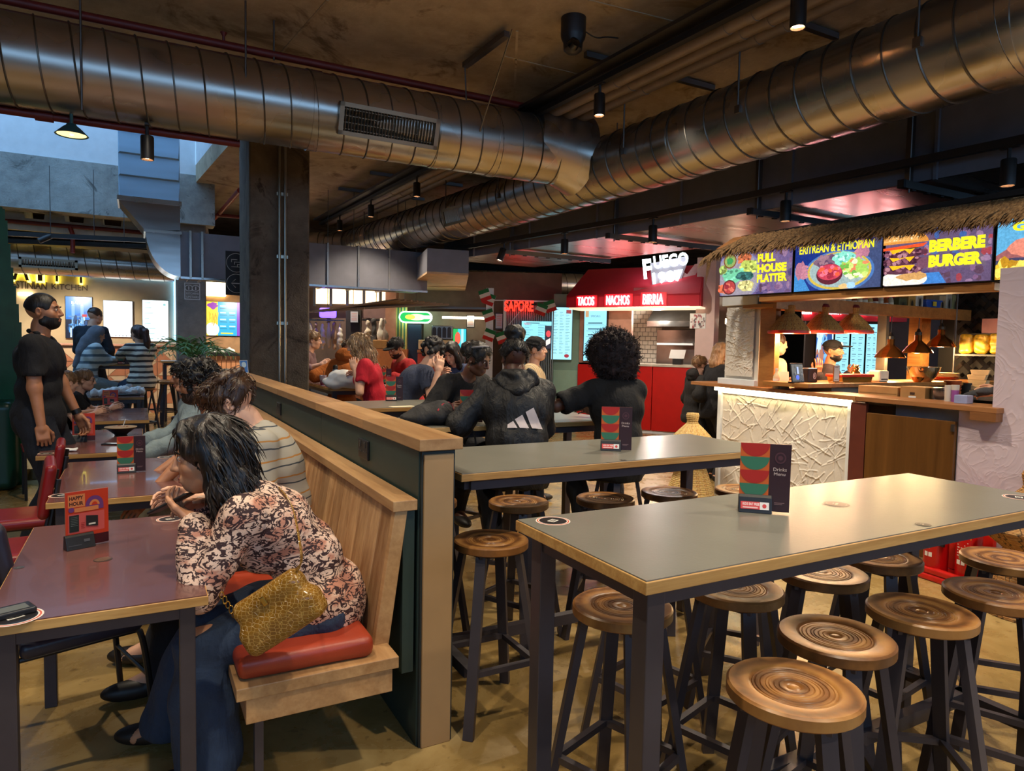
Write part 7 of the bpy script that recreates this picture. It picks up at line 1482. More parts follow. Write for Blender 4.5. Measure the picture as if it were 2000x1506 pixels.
def leopard():
    t = NT('leopard_print'); v = t.coord(scale=(1, 1, 1.6)); n = t.noise(v, 15, 2.2, .6, 2.2); e = t.math('ABSOLUTE', t.math('SUBTRACT', n, .5)); m = t.ramp(e, [(.052, 1.0), (.064, 0.0)])
    gate = t.ramp(t.noise(v, 34, 2), [(.40, 0.0), (.43, 1.0)]); n2 = t.noise(v, 52, 1.5, .5, 1.0); m2 = t.math('MULTIPLY', t.ramp(n2, [(.60, 0.0), (.63, 1.0)]), t.ramp(t.noise(v, 12, 2), [(.5, 0.0), (.55, 1.0)]))
    base = t.ramp(t.noise(v, 9, 3), [(.36, lin((232, 200, 178))), (.52, lin((226, 190, 166))), (.60, lin((192, 132, 108)))])
    both = t.math('MAXIMUM', t.math('MULTIPLY', m, gate), m2); t.set(t.mix(both, base, lin((56, 32, 34))), .75); t.bump(t.noise(v, 14, 4, .6, .8), .3, .02); return t.m
def glasses(P, mat, s=1.0):
    p = P.hp; mb = MB()
    for q in (-1, 1):
        ring = [p(q*.031+.024*math.cos(a), .098-.004*abs(math.cos(a)), .008+.018*math.sin(a)) for a in np.linspace(0, 2*PI, 16, endpoint=False)]; mb.tube(ring, .0022*P.hs, 5, closed=True); mb.tube([p(q*.055, .094, .012), p(q*.078, .03, .012), p(q*.080, -.015, .006)], .0022*P.hs, 5)
    mb.tube([p(-.008, .101, .010), p(.008, .101, .010)], .002*P.hs, 5); return mb.build('glasses', mat, P.t, smooth=True)
# --- the woman in the leopard-print blouse --------------------------------
o = np.array([.53, 2.60, 0]); rz = rad(82); L = loc_of(o, rz); ph = wz(352, 998, .89)
W1 = Person('person', 'woman in a leopard-print blouse and wide jeans bent over her phone', o, rz, 1.66, L((.595, 2.58, .585)), lean=35, head=(3, -6, 2), hands={-1: L(wd(378, 1016, 2.36)), 1: L(wd(398, 985, 2.56))}, feet={-1: L((.20, 2.50, .09)), 1: L((.10, 2.84, .09))}, headscale=1.12, hfwd={-1: L(wd(335, 985, 2.40))-L(wd(378, 1016, 2.36)), 1: L(wd(345, 985, 2.45))-L(wd(398, 985, 2.56))},
            poles={-1: (-.5, -.1, -1.0), 1: (.6, -.2, -1)}, build=1.06, fem=1.0, skin_m=sk_md, vox=.011, vh=.0045, curl={-1: .75, 1: .55}, palm={-1: (-.3, .1, -1), 1: (.8, -.1, .6)}, hunch=20, knees={-1: (.0, 1, .5), 1: (.15, 1, .5)})
W1.shirt(leopard(), sleeve=1.86, g=.020, hem=.16, neck=.055, name='blouse', fold=.007, loose=.012, freq=30, cuff=.008); W1.trousers(jean, g=.02, flare=.052, name='jeans', fold=.005); W1.shoes(m_shoe); W1.eyes(h_blk, lips=lip_md)
def st(S, p, s, H):
    for x, y, z, r in ((.0, -.07, -.05, .085), (.0, -.075, -.12, .085), (.05, -.04, -.09, .06), (-.05, -.04, -.09, .06), (.0, -.085, -.17, .07)): S.ell(p(x, y, z), np.array([r, r*.7, r*1.1])*s, H)
    for q in (1, -1): S.path([p(q*.068, .012, .085), p(q*.094, -.006, -.02), p(q*.097, -.012, -.10), p(q*.088, -.02, -.17)], [.028*s, .030*s, .034*s, .022*s])
    
    for q in (1, -1): S.path([p(q*.01, .062, .122), p(q*.045, .078, .09), p(q*.074, .055, .03)], [.016*s, .011*s, .010*s])
hr = W1.hair(h_blk, .022, st, warp=.006, freq=70, low=-.40)
W1.strands(hr, h_blk, 900, .11, lambda q, n: np.array([q[0]*1.2, -.35, -1.0]), .0020, .004, 2, jit=.12, keep=lambda q: q[1] < .02 or q[2] > .10)
# --- the man in the striped T-shirt ---------------------------------------
o = np.array([.62, 3.40, 0]); rz = rad(78); L = loc_of(o, rz)
M1 = Person('person', 'brown-haired man in a striped T-shirt and glasses looking down', o, rz, 1.76, L((.62, 3.40, .60)), lean=9, head=(-6, -30, 0), hands={-1: L((.27, 3.36, .80)), 1: L((.20, 3.62, .80))}, feet={-1: L((.06, 3.26, .09)), 1: L((.06, 3.60, .09))}, build=1.0, skin_m=sk_lt, vox=.012, vh=.005, curl=.6, hunch=14)
M1.shirt(stripes('striped_tee', [(0, (172, 166, 152)), (.40, (60, 66, 74)), (.47, (172, 166, 152)), (.78, (176, 122, 58)), (.86, (172, 166, 152))], .085), sleeve=.62, g=.022, neck=.066, name='t_shirt', fold=.005, loose=.012); M1.trousers(dkt); M1.shoes(m_shoe); M1.eyes(h_brn, lips=lip_lt); glasses(M1, m_black)
def st2(S, p, s, H):
    for i in range(30):
        a = i*2.4; r = .03+.06*(i/30); S.ell(p(r*1.0*math.cos(a), -.005+r*1.15*math.sin(a), .115-.5*r*r/.09*.12), np.array([.026, .03, .02])*s, H, .008)
    S.path([p(-.06, .075, .085), p(0, .105, .085), p(.06, .075, .085)], [.02*s, .024*s, .02*s])
hr = M1.hair(h_brn, .022, st2, warp=.005, freq=60, low=-.05); M1.strands(hr, h_brn, 700, .065, lambda q, n: np.array([.35, .8-q[1]*3, -.5-.6*abs(q[0])*8]), .0016, .006, 3, jit=.4)
# --- curly-haired man -----------------------------------------------------
o = np.array([.53, 4.52, 0]); rz = rad(84); L = loc_of(o, rz)
M2 = Person('person', 'curly black-haired man with glasses in a grey T-shirt', o, rz, 1.76, L((.55, 4.52, .60)), lean=16, head=(2, -4, 0), hands={-1: L((.03, 4.25, .66)), 1: L((.05, 4.62, .70))}, feet={-1: L((.0, 4.3, .09)), 1: L((.0, 4.75, .09))}, build=.98, skin_m=sk_tan, vox=.013, vh=.005, hunch=8, neckfwd=.02)
M2.shirt(fabric('grey_tee', (138, 134, 126)), sleeve=.6, g=.022, neck=.066, name='t_shirt', fold=.006, loose=.014); M2.trousers(fabric('khaki_trousers', (120, 112, 94))); M2.shoes(m_shoe); M2.eyes(h_blk, lips=lip_md); glasses(M2, m_black); M2.beard(h_blk, .003)
def st3(S, p, s, H):
    rs = np.random.RandomState(4)
    for i in range(80):
        d = unit(rs.normal(size=3)*np.array([1, 1, .9])+np.array([0, -.25, .75])); 
        if d[1] > .62 and d[2] < .45: continue
        S.ell(p(d[0]*.094, -.014+d[1]*.112, .036+d[2]*.105), np.array([.022, .022, .022])*s*rs.uniform(.8, 1.2), H, .006)
hr = M2.hair(h_dk, .018, st3, warp=.004, freq=120, low=-.04); M2.strands(hr, h_dk, 500, .05, lambda q, n: np.array([q[0]*4, -.2, -.3]), .003, .012, 5, curlf=.9, jit=.6)
# --- hooded friend beyond --------------------------------------------------
o = np.array([.57, 5.75, 0]); rz = rad(86); L = loc_of(o, rz)
M3 = Person('person', 'person in a pale blue-grey hoodie beyond the curly-haired man', o, rz, 1.70, L((.49, 5.75, .60)), lean=14, head=(10, -8, 0), hands={-1: L((.06, 5.5, .72)), 1: L((.05, 5.9, .76))}, feet={-1: L((0, 5.5, .09)), 1: L((0, 5.9, .09))}, skin_m=sk_tan, vox=.018, vh=.007)
M3.shirt(fabric('pale_hoodie', (132, 148, 152)), sleeve=1.95, g=.03, neck=.066, name='hoodie', fold=.008, loose=.02); M3.trousers(fabric('khaki_trousers')); M3.shoes(m_shoe); M3.eyes(h_blk, lips=lip_md); M3.strands(M3.hair(h_dk, .02, warp=.006, freq=80, low=-.05), h_dk, 300, .04, lambda q, n: np.array([.3, .2, -.7]), .002, .008, 3, jit=.5)
# --- standing man ------------------------------------------------------------
o = np.array([-.63, 5.95, 0]); rz = rad(-97); s = 1.86/1.75
MS = Person('person', 'bearded man in a black polo shirt standing with arms down', o, rz, 1.84, (0, 0, .98), lean=1, head=(-8, 3, 0), hands={1: (.25, .08, .80), -1: (-.20, .24, .86)}, feet={1: (.11, -.03, .085), -1: (-.11, .06, .085)}, poles={1: (.35, -1, 0), -1: (-.4, -1, 0)}, build=1.12, skin_m=sk_tan, vox=.012, vh=.005, curl={1: 1.25, -1: .9}, palm={1: (.95, .3, 0), -1: (-.9, .3, .2)}, shw=1.02)
MS.shirt(fabric('black_polo', (15, 16, 22)), sleeve=.66, g=.016, neck=.064, name='polo_shirt', fold=.004, hem=.16); MS.trousers(fabric('navy_trousers', (18, 24, 36)), g=.02, flare=.02); MS.shoes(m_shoe); MS.eyes(h_dk, lips=lip_md); MS.hair(h_dk, .005, warp=.001, fore=.012, low=-.03); MS.beard(h_dk, .005)
S = SDF(.007, .008); d = unit(MS.nt-MS.nb); S.path([MS.nb+d*.035+MS.T2[:, 0]*.066, MS.nb+d*.05-MS.T2[:, 1]*.066, MS.nb+d*.035-MS.T2[:, 0]*.066], [.014, .016, .014]); S.path([MS.nb+d*.035+MS.T2[:, 0]*.066, MS.nb+d*.0+MS.T2[:, 1]*.075], [.014, .012]); S.path([MS.nb+d*.035-MS.T2[:, 0]*.066, MS.nb+d*.0+MS.T2[:, 1]*.075], [.014, .012]); sdf_obj('collar', S, fabric('black_polo'), MS.t)
MB().cyl(MS.wr[-1]-unit(MS.wr[-1]-MS.el[-1])*.05, MS.wr[-1]-unit(MS.wr[-1]-MS.el[-1])*.015, .034, n=16).build('wrist_watch', m_black, MS.t, smooth=True)
# --- two boys ----------------------------------------------------------------
for i, (x, y, rzd, hd, lb, hm, gl) in enumerate(((-.80, 7.98, -80, (20, -8, 0), 'boy with cropped hair in a black T-shirt, back of head to us', h_sand, 0), (-.68, 8.45, -95, (-2, -6, 0), 'boy with glasses in a black and white T-shirt beside the cropped-haired boy', h_sand, 1))):
    o = np.array([x, y, 0]); rz = rad(rzd); L = loc_of(o, rz); B = Person('person', lb, o, rz, 1.36, L((x, y, .57)), lean=18, head=hd, hands={1: L((x+.42, y-.05, .80)), -1: L((x+.42, y+.2, .80))}, feet={1: L((x+.22, y-.1, .16)), -1: L((x+.22, y+.1, .16))}, skin_m=sk_lt, vox=.016, vh=.006, headscale=1.18, hunch=8)
    B.shirt(blk, sleeve=.6, g=.018, name='t_shirt', neck=.062); B.trousers(jean); B.shoes(m_shoe); B.eyes(h_sand, lips=lip_lt); B.strands(B.hair(h_sand, .009, warp=.002, low=-.04), h_sand, 300, .025, lambda q, n: np.array([0, .3, -.7]), .0013, .004, 3, jit=.3)
    if gl: glasses(B, m_black)
    o2 = thing('dining_chair', ['small chair under the nearer boy', 'small chair under the boy with glasses'][i], 'chair', (x, y, 0), rz); MB().bx(-.19, .19, -.19, .19, .46, .50).build('seat', m_redv, o2, bevel=.01)
    for a, b in ((-1, -1), (-1, 1), (1, -1), (1, 1)): MB().bx(a*.17-.012, a*.17+.012, b*.17-.012, b*.17+.012, 0, .46).build('leg', m_black, o2)
# --- back left group ----------------------------------------------------------
o = np.array([-.66, 12.6, .12]); MB_ = Person('person', 'man in a dark jumper with his back to us at the wall screens', o, rad(-25), 1.90, (0, 0, 1.01), lean=6, head=(-25, -10, 0), hands={1: (.16, .32, 1.12), -1: (-.14, .34, 1.12)}, feet={1: (.11, 0, .085), -1: (-.11, .03, .085)}, build=1.08, skin_m=sk_lt, vox=.02, vh=.007)
MB_.shirt(fabric('navy_jumper', (32, 40, 52)), sleeve=1.95, g=.022, name='jumper'); MB_.trousers(dkt); MB_.shoes(m_shoe); MB_.eyes(h_brn, lips=lip_lt); MB_.hair(h_brn, .008, warp=.002)
o = np.array([-.66, 11.24, .12]); rz = rad(-62); L = loc_of(o, rz)
H1 = Person('person', 'woman in a grey headscarf and pale blue striped top', o, rz, 1.64, (0, 0, .83), lean=14, head=(0, -14, 0), hands={1: L((-.30, 11.55, 1.22)), -1: L((-.35, 11.8, 1.22))}, feet={1: (.1, .25, .35), -1: (-.1, .25, .35)}, fem=1, skin_m=sk_md, vox=.018, vh=.007, build=1.08)
H1.shirt(stripes('blue_white_stripes', [(0, (206, 216, 216)), (.62, (96, 116, 130)), (1.0, (206, 216, 216))], .10), sleeve=1.9, g=.028, name='top', fold=.006, loose=.015); H1.trousers(fabric('pale_trousers', (130, 138, 140)), flare=.03); H1.shoes(m_shoe); H1.eyes(h_blk, lips=lip_md)
def sth(S, p, s, H): S.path([p(0, -.05, 0), p(0, -.11, -.12), p(0, -.15, -.30), p(-.01, -.18, -.52)], [.09*s, .095*s, .085*s, .05*s]); S.cone(p(0, -.01, -.09), p(0, -.02, -.16), .075*s, .09*s)
H1.hair(fabric('grey_scarf', (112, 116, 126)), .018, sth, warp=.006, freq=40, name='headscarf', low=-.7)
o = np.array([.05, 11.01, .12]); rz = rad(22); L = loc_of(o, rz)
H2 = Person('person', 'woman with a long dark ponytail in a black and cream striped top', o, rz, 1.66, (0, 0, .83), lean=8, head=(14, -6, 0), hands={1: L((.0, 11.55, 1.24)), -1: L((-.28, 11.6, 1.26))}, feet={1: (.1, .25, .35), -1: (-.1, .25, .35)}, fem=1, skin_m=sk_lt, vox=.018, vh=.007, build=1.02)
H2.shirt(stripes('cream_black_stripes', [(0, (214, 204, 186)), (.58, (58, 54, 56)), (1.0, (214, 204, 186))], .075), sleeve=1.9, g=.026, name='top', fold=.005, loose=.012); H2.trousers(jean); H2.shoes(m_shoe); H2.eyes(h_brn, lips=lip_lt)
def stp(S, p, s, H): S.path([p(.0, -.10, .08), p(.02, -.15, .02), p(.035, -.15, -.12), p(.04, -.13, -.30)], [.04*s, .045*s, .05*s, .02*s])
H2.hair(hairm('hair_auburn', (70, 44, 40), (140, 92, 84)), .014, stp, warp=.004, freq=60, low=-.6)
# --- centre back group ---------------------------------------------------------
def quick(label, loc, rzd, hgt, pel, lean, head, hands, cloth, hairmat, skinm, sleeve=.6, fem=0, style=None, th=.014, name='t_shirt', tr=None, hunch=6, build=1.0, vox=.018, low=-.03, warp=.004, curl=.7, feet=None, poles=None, neck=.064, eyes=True, lips=None, loose=.01, beard=None, hairname='hair', vh=.0065, palm=None, hfwd=None):
    o = np.array(loc, float); rz = rad(rzd); L = loc_of(o, rz); hd = {k: L(v) if len(v) == 3 and not isinstance(v, list) else np.array(v) for k, v in hands.items()}
    P = Person('person', label, o, rz, hgt, pel, lean=lean, head=head, hands=hd, feet=feet or {1: (.12, .28, .33), -1: (-.12, .28, .33)}, fem=fem, skin_m=skinm, vox=vox, vh=vh, hunch=hunch, build=build, curl=curl, poles=poles, palm=palm, hfwd=hfwd)
    P.shirt(cloth, sleeve=sleeve, g=.02, name=name, neck=neck, loose=loose); P.trousers(tr or dkt); P.shoes(m_shoe)
    if eyes: P.eyes(hairmat, lips=lips or lip_lt)
    P.hr = P.hair(hairmat, th, style, warp=warp, low=low, name=hairname)
    if th > .01 and style is None: P.strands(P.hr, hairmat, 420, .035, lambda q, n: np.array([.3*q[0], -.6 if q[1] < 0.03 else .5, -.5]), .0013, .004, 3, jit=.3)
    if beard: P.beard(hairmat, .003)
    return P
seat = (0, 0, .83)
p = wd(588, 700, 9.7); quick('fair-haired person gesturing behind the concrete column', (p[0], p[1], 0), -112, 1.80, (0, 0, .86), 10, (0, -6, 0), {1: tuple(wd(626, 712, 9.3)), -1: tuple(wd(622, 724, 9.6))}, fabric('mauve_top', (120, 92, 96)), h_sand, sk_lt, 1.4)
p = wd(667, 700, 8.3)
def hood(S, p, s, H): S.ell(p(0, -.06, -.14), np.array([.12, .09, .07])*s, H)
Q = quick('person in an orange hoodie behind the blonde woman', (p[0], p[1], 0), -40, 1.66, seat, 16, (10, -20, 0), {1: tuple(wd(720, 735, 8.0)), -1: tuple(wd(655, 735, 8.4))}, fabric('orange_hoodie', (176, 96, 34)), h_brn, sk_lt, 1.95, loose=.03, name='hoodie')
S = SDF(.012, .03); S.ell(Q.nb+Q.T2[:, 2]*.06-Q.T2[:, 1]*.05, (.13, .10, .10), Q.T2); S.ell(Q.nb+Q.T2[:, 2]*.15+Q.T2[:, 1]*.03, (.08, .09, .10), Q.T2, .01, 's'); S.warp = waves(6, 30, .006, 2); sdf_obj('hood', S, fabric('orange_hoodie'), Q.t)
o = wd(722, 700, 6.75); 
def blonde(S, p, s, H):
    S.path([p(0, -.05, .0), p(0, -.08, -.10), p(0, -.085, -.20), p(.0, -.08, -.30)], [.085*s, .085*s, .07*s, .03*s])
    for q in (1, -1): S.path([p(q*.06, .05, .07), p(q*.09, .02, -.02), p(q*.085, -.01, -.14), p(q*.07, -.03, -.26)], [.026*s, .03*s, .034*s, .015*s])
Q = quick('blonde woman in a red top with her hand at her mouth', tuple(wd(735, 700, 7.3)[:2])+(0,), 66, 1.74, (0, 0, .84), 12, (-2, -12, 0), {-1: tuple(wd(692, 720, 7.1)), 1: tuple(wd(700, 735, 7.5))}, fabric('red_top', (190, 24, 44)), hairm('hair_blonde', (150, 118, 84), (226, 202, 160)), sk_lt, .55, 1, blonde, .018, low=-.6, vox=.014, vh=.005, poles={-1: (-.3, .2, -1)}, curl={-1: 1.1, 1: .6})
Q.strands(Q.hr, hairm('hair_blonde'), 320, .13, lambda q, n: np.array([q[0]*1.2, -.15, -1.0]), .003, .006, 4)
p = wd(805, 700, 8.4); Q = quick('man in a black cap and red jacket looking down', (p[0], p[1], 0), 95, 1.74, seat, 14, (18, -22, 0), {1: tuple(wd(752, 730, 8.2)), -1: tuple(wd(765, 735, 8.0))}, fabric('red_jacket', (170, 30, 34)), h_dk, sk_tan, 1.9, loose=.02, name='jacket', beard=True)
S = SDF(.008, .012); S.ell(Q.hp(0, -.012, .045), np.array([.092, .112, .09])*Q.hs, Q.H); S.half(Q.hp(0, 0, .035), -Q.H[:, 2]); S.ell(Q.hp(0, .11, .043), np.array([.075, .075, .012])*Q.hs, Q.H, .006); sdf_obj('cap', S, blk, Q.t)
Q = quick('man in a navy T-shirt leaning over his food', tuple(wd(780, 700, 6.5)[:2])+(0,), -92, 1.80, seat, 25, (14, -20, 0), {1: tuple(wd(856, 724, 6.3)), -1: tuple(wd(850, 735, 7.0))}, fabric('navy_tee', (52, 58, 78)), h_dk, sk_lt, .6, style=st3, vox=.014, vh=.0055, hunch=14, curl={1: 1.1, -1: .6}, poles={1: (.3, -.2, -1)}, loose=.014)
def longh(S, p, s, H):
    S.path([p(0, -.05, 0), p(0, -.08, -.12), p(0, -.08, -.26)], [.085*s, .085*s, .05*s])
    for q in (1, -1): S.path([p(q*.05, .06, .09), p(q*.088, .04, 0), p(q*.085, .03, -.14), p(q*.07, .03, -.25)], [.026*s, .03*s, .034*s, .015*s])
p = wd(904, 700, 7.5); quick('woman with long dark hair in a blue jacket looking down at her meal', (p[0], p[1], 0), 118, 1.64, seat, 12, (8, -26, 0), {1: tuple(wd(868, 735, 7.2)), -1: tuple(wd(880, 738, 7.1))}, fabric('blue_jacket', (66, 76, 108)), h_dk, sk_lt, 1.95, 1, longh, .016, low=-.6, name='jacket', loose=.02)
# --- three women at the third high table ---------------------------------------
Q = quick('woman with a headband and black top bending over the table', (2.10, 4.78, 0), -172, 1.68, seat, 20, (22, -22, 0), {1: (1.86, 4.32, 1.10), -1: (2.26, 4.28, 1.09)}, fabric('black_top', (16, 15, 17)), h_dk, sk_dk, 1.6, 1, None, .012, vox=.013, vh=.0045, lips=lip_dk, hunch=10, neck=.085)
mb = MB(); mb.tube([Q.hp(.088*math.sin(a), -.01+.098*math.cos(a)*.55, .095+.03*math.cos(a)) for a in np.linspace(-1.9, 1.9, 14)], .007, 6); mb.build('headband', M('grey_band', (120, 118, 124), .5), Q.t, smooth=True)
S = SDF(.008, .02); S.ell(Q.hp(-.02, -.13, .03), np.array([.06, .055, .06])*Q.hs, Q.H); S.warp = waves(8, 80, .005, 3); sdf_obj('hair_bun', S, h_dk, Q.t); 
for q in (1, -1): MB().tube([Q.hp(q*.088+.012*math.cos(a), .0, -.052+.014*math.sin(a)) for a in np.linspace(0, 2*PI, 12, endpoint=False)], .0022, 5, closed=True).build('earring', galv('gold_ring', (206, 170, 90), .2), Q.t, smooth=True)
Q = quick('woman with a high bun in a black hooded jacket with three white bars', (2.03, 3.64, 0), -24, 1.74, (0, 0, .80), 14, (6, -10, 0), {1: (2.28, 4.05, 1.08), -1: (1.86, 4.1, 1.08)}, fabric('black_jacket', (14, 14, 17), .6, .35), h_dk, sk_dk, 1.92, 0, None, .012, name='jacket', vox=.012, vh=.005, loose=.035, build=1.16, hunch=10, eyes=False)
S = SDF(.008, .03); S.ell(Q.hp(.0, -.02, .165), np.array([.066, .066, .052])*Q.hs, Q.H); S.ell(Q.hp(0, -.02, .12), np.array([.05, .05, .03])*Q.hs, Q.H); S.warp = waves(9, 90, .005, 3); sdf_obj('hair_bun', S, h_dk, Q.t)
S = SDF(.009, .03); up, fw, rt_ = Q.T2[:, 2], Q.T2[:, 1], Q.T2[:, 0]; S.path([Q.nb+rt_*.13+up*.015, Q.nb+rt_*.075-fw*.085+up*.02, Q.nb-fw*.11-up*.0, Q.nb-rt_*.075-fw*.085+up*.02, Q.nb-rt_*.13+up*.015], [.028, .042, .05, .042, .028]); S.path([Q.nb+rt_*.10-fw*.10, Q.nb-fw*.135-up*.10, Q.nb-rt_*.10-fw*.10], [.03, .04, .03]); S.ell(Q.nb-fw*.115-up*.04, (.09, .03, .09), Q.T2); S.warp = waves(7, 38, .008, 8); sdf_obj('hood', S, fabric('black_jacket'), Q.t)
S = SDF(.008, .01); S.path([Q.nb+up*.055+rt_*.06, Q.nb+up*.05-fw*.062, Q.nb+up*.055-rt_*.06], [.016, .018, .016]); sdf_obj('pink_collar', S, fabric('magenta_collar', (190, 30, 110)), Q.t)
def project_on(P, objname, pts2, off=.003, thick=.004, mat=None, name='mark', base=None):
    """thin raised patch that follows the back of a garment; pts2 in (right, up) metres round base"""
    me = [c for c in P.t.children if c.name.split('.')[0] == objname][0].data; V = np.empty(len(me.vertices)*3, np.float32); me.vertices.foreach_get('co', V); V = V.reshape(-1, 3); rt_, fw, up = P.T1[:, 0], P.T1[:, 1], P.T1[:, 2]; rel = V-base; A = np.stack([rel@rt_, rel@up, rel@fw], 1); A = A[A[:, 2] < 0.02]
    def d(a, b): w_ = np.exp(-((A[:, 0]-a)**2+(A[:, 1]-b)**2)/(2*.012**2)); near = A[((A[:, 0]-a)**2+(A[:, 1]-b)**2) < .03**2]; return near[:, 2].min() if len(near) else A[:, 2].min()
    for poly in pts2:
        mb = MB(); (a0, b0), (a1, b1), (a2, b2), (a3, b3) = poly; N = 6; idx = {}
        for i in range(N+1):
            for j in range(N+1):
                s_, t_ = i/N, j/N; a = (a0*(1-s_)+a1*s_)*(1-t_)+(a3*(1-s_)+a2*s_)*t_; b = (b0*(1-s_)+b1*s_)*(1-t_)+(b3*(1-s_)+b2*s_)*t_; idx[i, j] = base+rt_*a+up*b+fw*(d(a, b)-off)
        vs = [idx[i, j] for i in range(N+1) for j in range(N+1)]; k = lambda i, j: i*(N+1)+j; mb.add(vs, [(k(i, j), k(i+1, j), k(i+1, j+1), k(i, j+1)) for i in range(N) for j in range(N)]); mb.build(name, mat, P.t, smooth=True)
c0 = Q.chest-Q.T1[:, 2]*.12+Q.T1[:, 0]*.06
project_on(Q, 'jacket', [[(-.13, -.035), (-.07, -.035), (-.095, .008), (-.128, -.012)], [(-.055, -.035), (.0, -.035), (-.04, .045), (-.085, .018)], [(.018, -.035), (.085, -.035), (.028, .09), (-.02, .062)]], mat=M('pale_logo', (206, 192, 190), .6), name='logo_bar', base=c0)
Q = quick('woman with a big round afro in a black top seen from behind', (2.76, 3.58, 0), -12, 1.70, (0, 0, .80), 8, (8, -4, 0), {1: (2.86, 4.0, 1.08), -1: (2.46, 3.99, 1.17)}, blk, h_dk, sk_dk, .75, 1, None, .02, vox=.013, vh=.0055, build=1.08, curl={1: .6, -1: 1.0}, poles={-1: (-1, -.1, -.4)}, eyes=False, loose=.016)
S = SDF(.010, .03); S.ell(Q.hp(0, -.02, .045), np.array([.165, .165, .155])*Q.hs, Q.H); S.ell(Q.hp(.02, -.03, -.05), np.array([.15, .13, .12])*Q.hs, Q.H); S.ell(Q.hp(0, .16, -.05), np.array([.08, .09, .11])*Q.hs, Q.H, .02, 's'); S.warp = lambda P_: waves(12, 60, .012, 3)(P_)+waves(12, 170, .006, 4)(P_); af = sdf_obj('afro', S, hairm('hair_afro', (40, 26, 24), (92, 62, 56), .8), Q.t)
Q.hc_ = Q.hc; Q.strands(af, hairm('hair_afro'), 2600, .035, lambda q, n: n, .0016, .016, 6, name='curls', curlf=1.1, jit=.9)
fk = Q.wr[-1]; MB().tube([fk+np.array([.0, .07, .02]), fk+np.array([-.03, .12, .06]), fk+np.array([-.05, .14, .10])], [.003, .003, .004], 6).build('fork', galv('fork_steel', (200, 196, 190), .2), Q.t, smooth=True)
# --- beanie man, boy, woman at the kiosk, staff ----------------------------------
stand = lambda h: (0, 0, .53*h); ft = {1: (.11, 0, .08), -1: (-.11, .05, .08)}
o = wd(1034, 700, 6.7); Q = quick('man in a black beanie and beige striped shirt standing side-on', (o[0], o[1], 0), -128, 1.62, stand(1.62), 2, (-14, 2, 0), {1: (o[0]+.1, o[1]-.3, .82), -1: (o[0]+.3, o[1]+.1, .82)}, stripes('beige_stripes', [(0, (196, 170, 130)), (.5, (150, 122, 86)), (.62, (206, 184, 150)), (.85, (120, 98, 72)), (.92, (196, 170, 130))], .05, 0), h_dk, sk_lt, 1.95, feet=ft, vox=.015, vh=.0055, loose=.02, name='shirt', neck=.07)
S = SDF(.008, .012); S.ell(Q.hp(0, -.02, .05), np.array([.094, .116, .10])*Q.hs, Q.H); S.half(Q.hp(0, .05, .03), -(Q.H[:, 2]+Q.H[:, 1]*.25)); S.warp = waves(6, 60, .003, 2); sdf_obj('beanie', S, blk, Q.t)
o = wd(1358, 715, 8.2); Q = quick('fair-haired boy in a black hooded top waiting at the kiosk', (o[0], o[1], 0), -104, 1.46, stand(1.46), 3, (-4, 4, 0), {1: (o[0]+.05, o[1]-.22, .95), -1: (o[0]+.22, o[1]+.05, .95)}, fabric('black_hoody', (24, 22, 24)), h_sand, sk_lt, 1.95, feet=ft, vox=.015, vh=.006, loose=.03, name='hooded_top')
S = SDF(.012, .03); S.ell(Q.nb-Q.T2[:, 1]*.075+Q.T2[:, 2]*.02, (.10, .07, .08), Q.T2); S.warp = waves(5, 40, .006, 1); sdf_obj('hood', S, fabric('black_hoody'), Q.t)
o = wd(1396, 690, 8.0); quick('woman with wavy fair hair and dark jacket half hidden by the plaster pillar', (o[0], o[1], 0), -100, 1.62, stand(1.62), 4, (0, -4, 0), {1: (o[0]+.1, o[1]-.2, .9), -1: (o[0]+.25, o[1]+.1, .9)}, fabric('charcoal_jacket', (26, 26, 32)), hairm('hair_fair', (176, 136, 100), (226, 196, 160)), sk_lt, 1.95, 1, longh, .018, low=-.6, feet=ft, vox=.016, name='jacket', loose=.025)
o = wd(1500, 680, 7.3); quick('kiosk worker in a cream top seen in profile beside the timber post', (o[0], o[1], 0), -112, 1.74, stand(1.74), 3, (0, -4, 0), {1: (o[0]+.2, o[1]-.2, 1.2), -1: (o[0]+.4, o[1]+.1, 1.2)}, fabric('cream_top', (206, 190, 156)), h_brn, sk_lt, 1.5, th=.006, warp=.001, feet=ft, vox=.015, vh=.0055)
o = wd(1611, 690, 7.4); Q = quick('chef in a black cap and charcoal jacket turned to the right', (o[0], o[1], 0), -140, 1.67, stand(1.67), 3, (-28, 0, 0), {1: (o[0]-.3, o[1]-.15, 1.32), -1: (o[0]+.3, o[1]-.1, 1.32)}, fabric('chef_jacket', (48, 44, 46)), h_dk, sk_tan, 1.9, feet=ft, vox=.014, vh=.005, build=1.15, th=.005, warp=.001, beard=True, name='chef_jacket', loose=.015, neck=.06)
S = SDF(.007, .01); S.ell(Q.hp(0, -.015, .05), np.array([.092, .112, .082])*Q.hs, Q.H); S.half(Q.hp(0, .0, .04), -Q.H[:, 2]-Q.H[:, 1]*.15); S.ell(Q.hp(.0, .13, .055), np.array([.07, .08, .010])*Q.hs, Q.H, .006); sdf_obj('cap', S, blk, Q.t); MB().lathe([(0, .004), (.018, .002), (.019, 0)], Q.hp(0, .094, .085), 14, frame_z(Q.H[:, 1]+Q.H[:, 2]*.3)).build('cap_badge', m_white, Q.t)
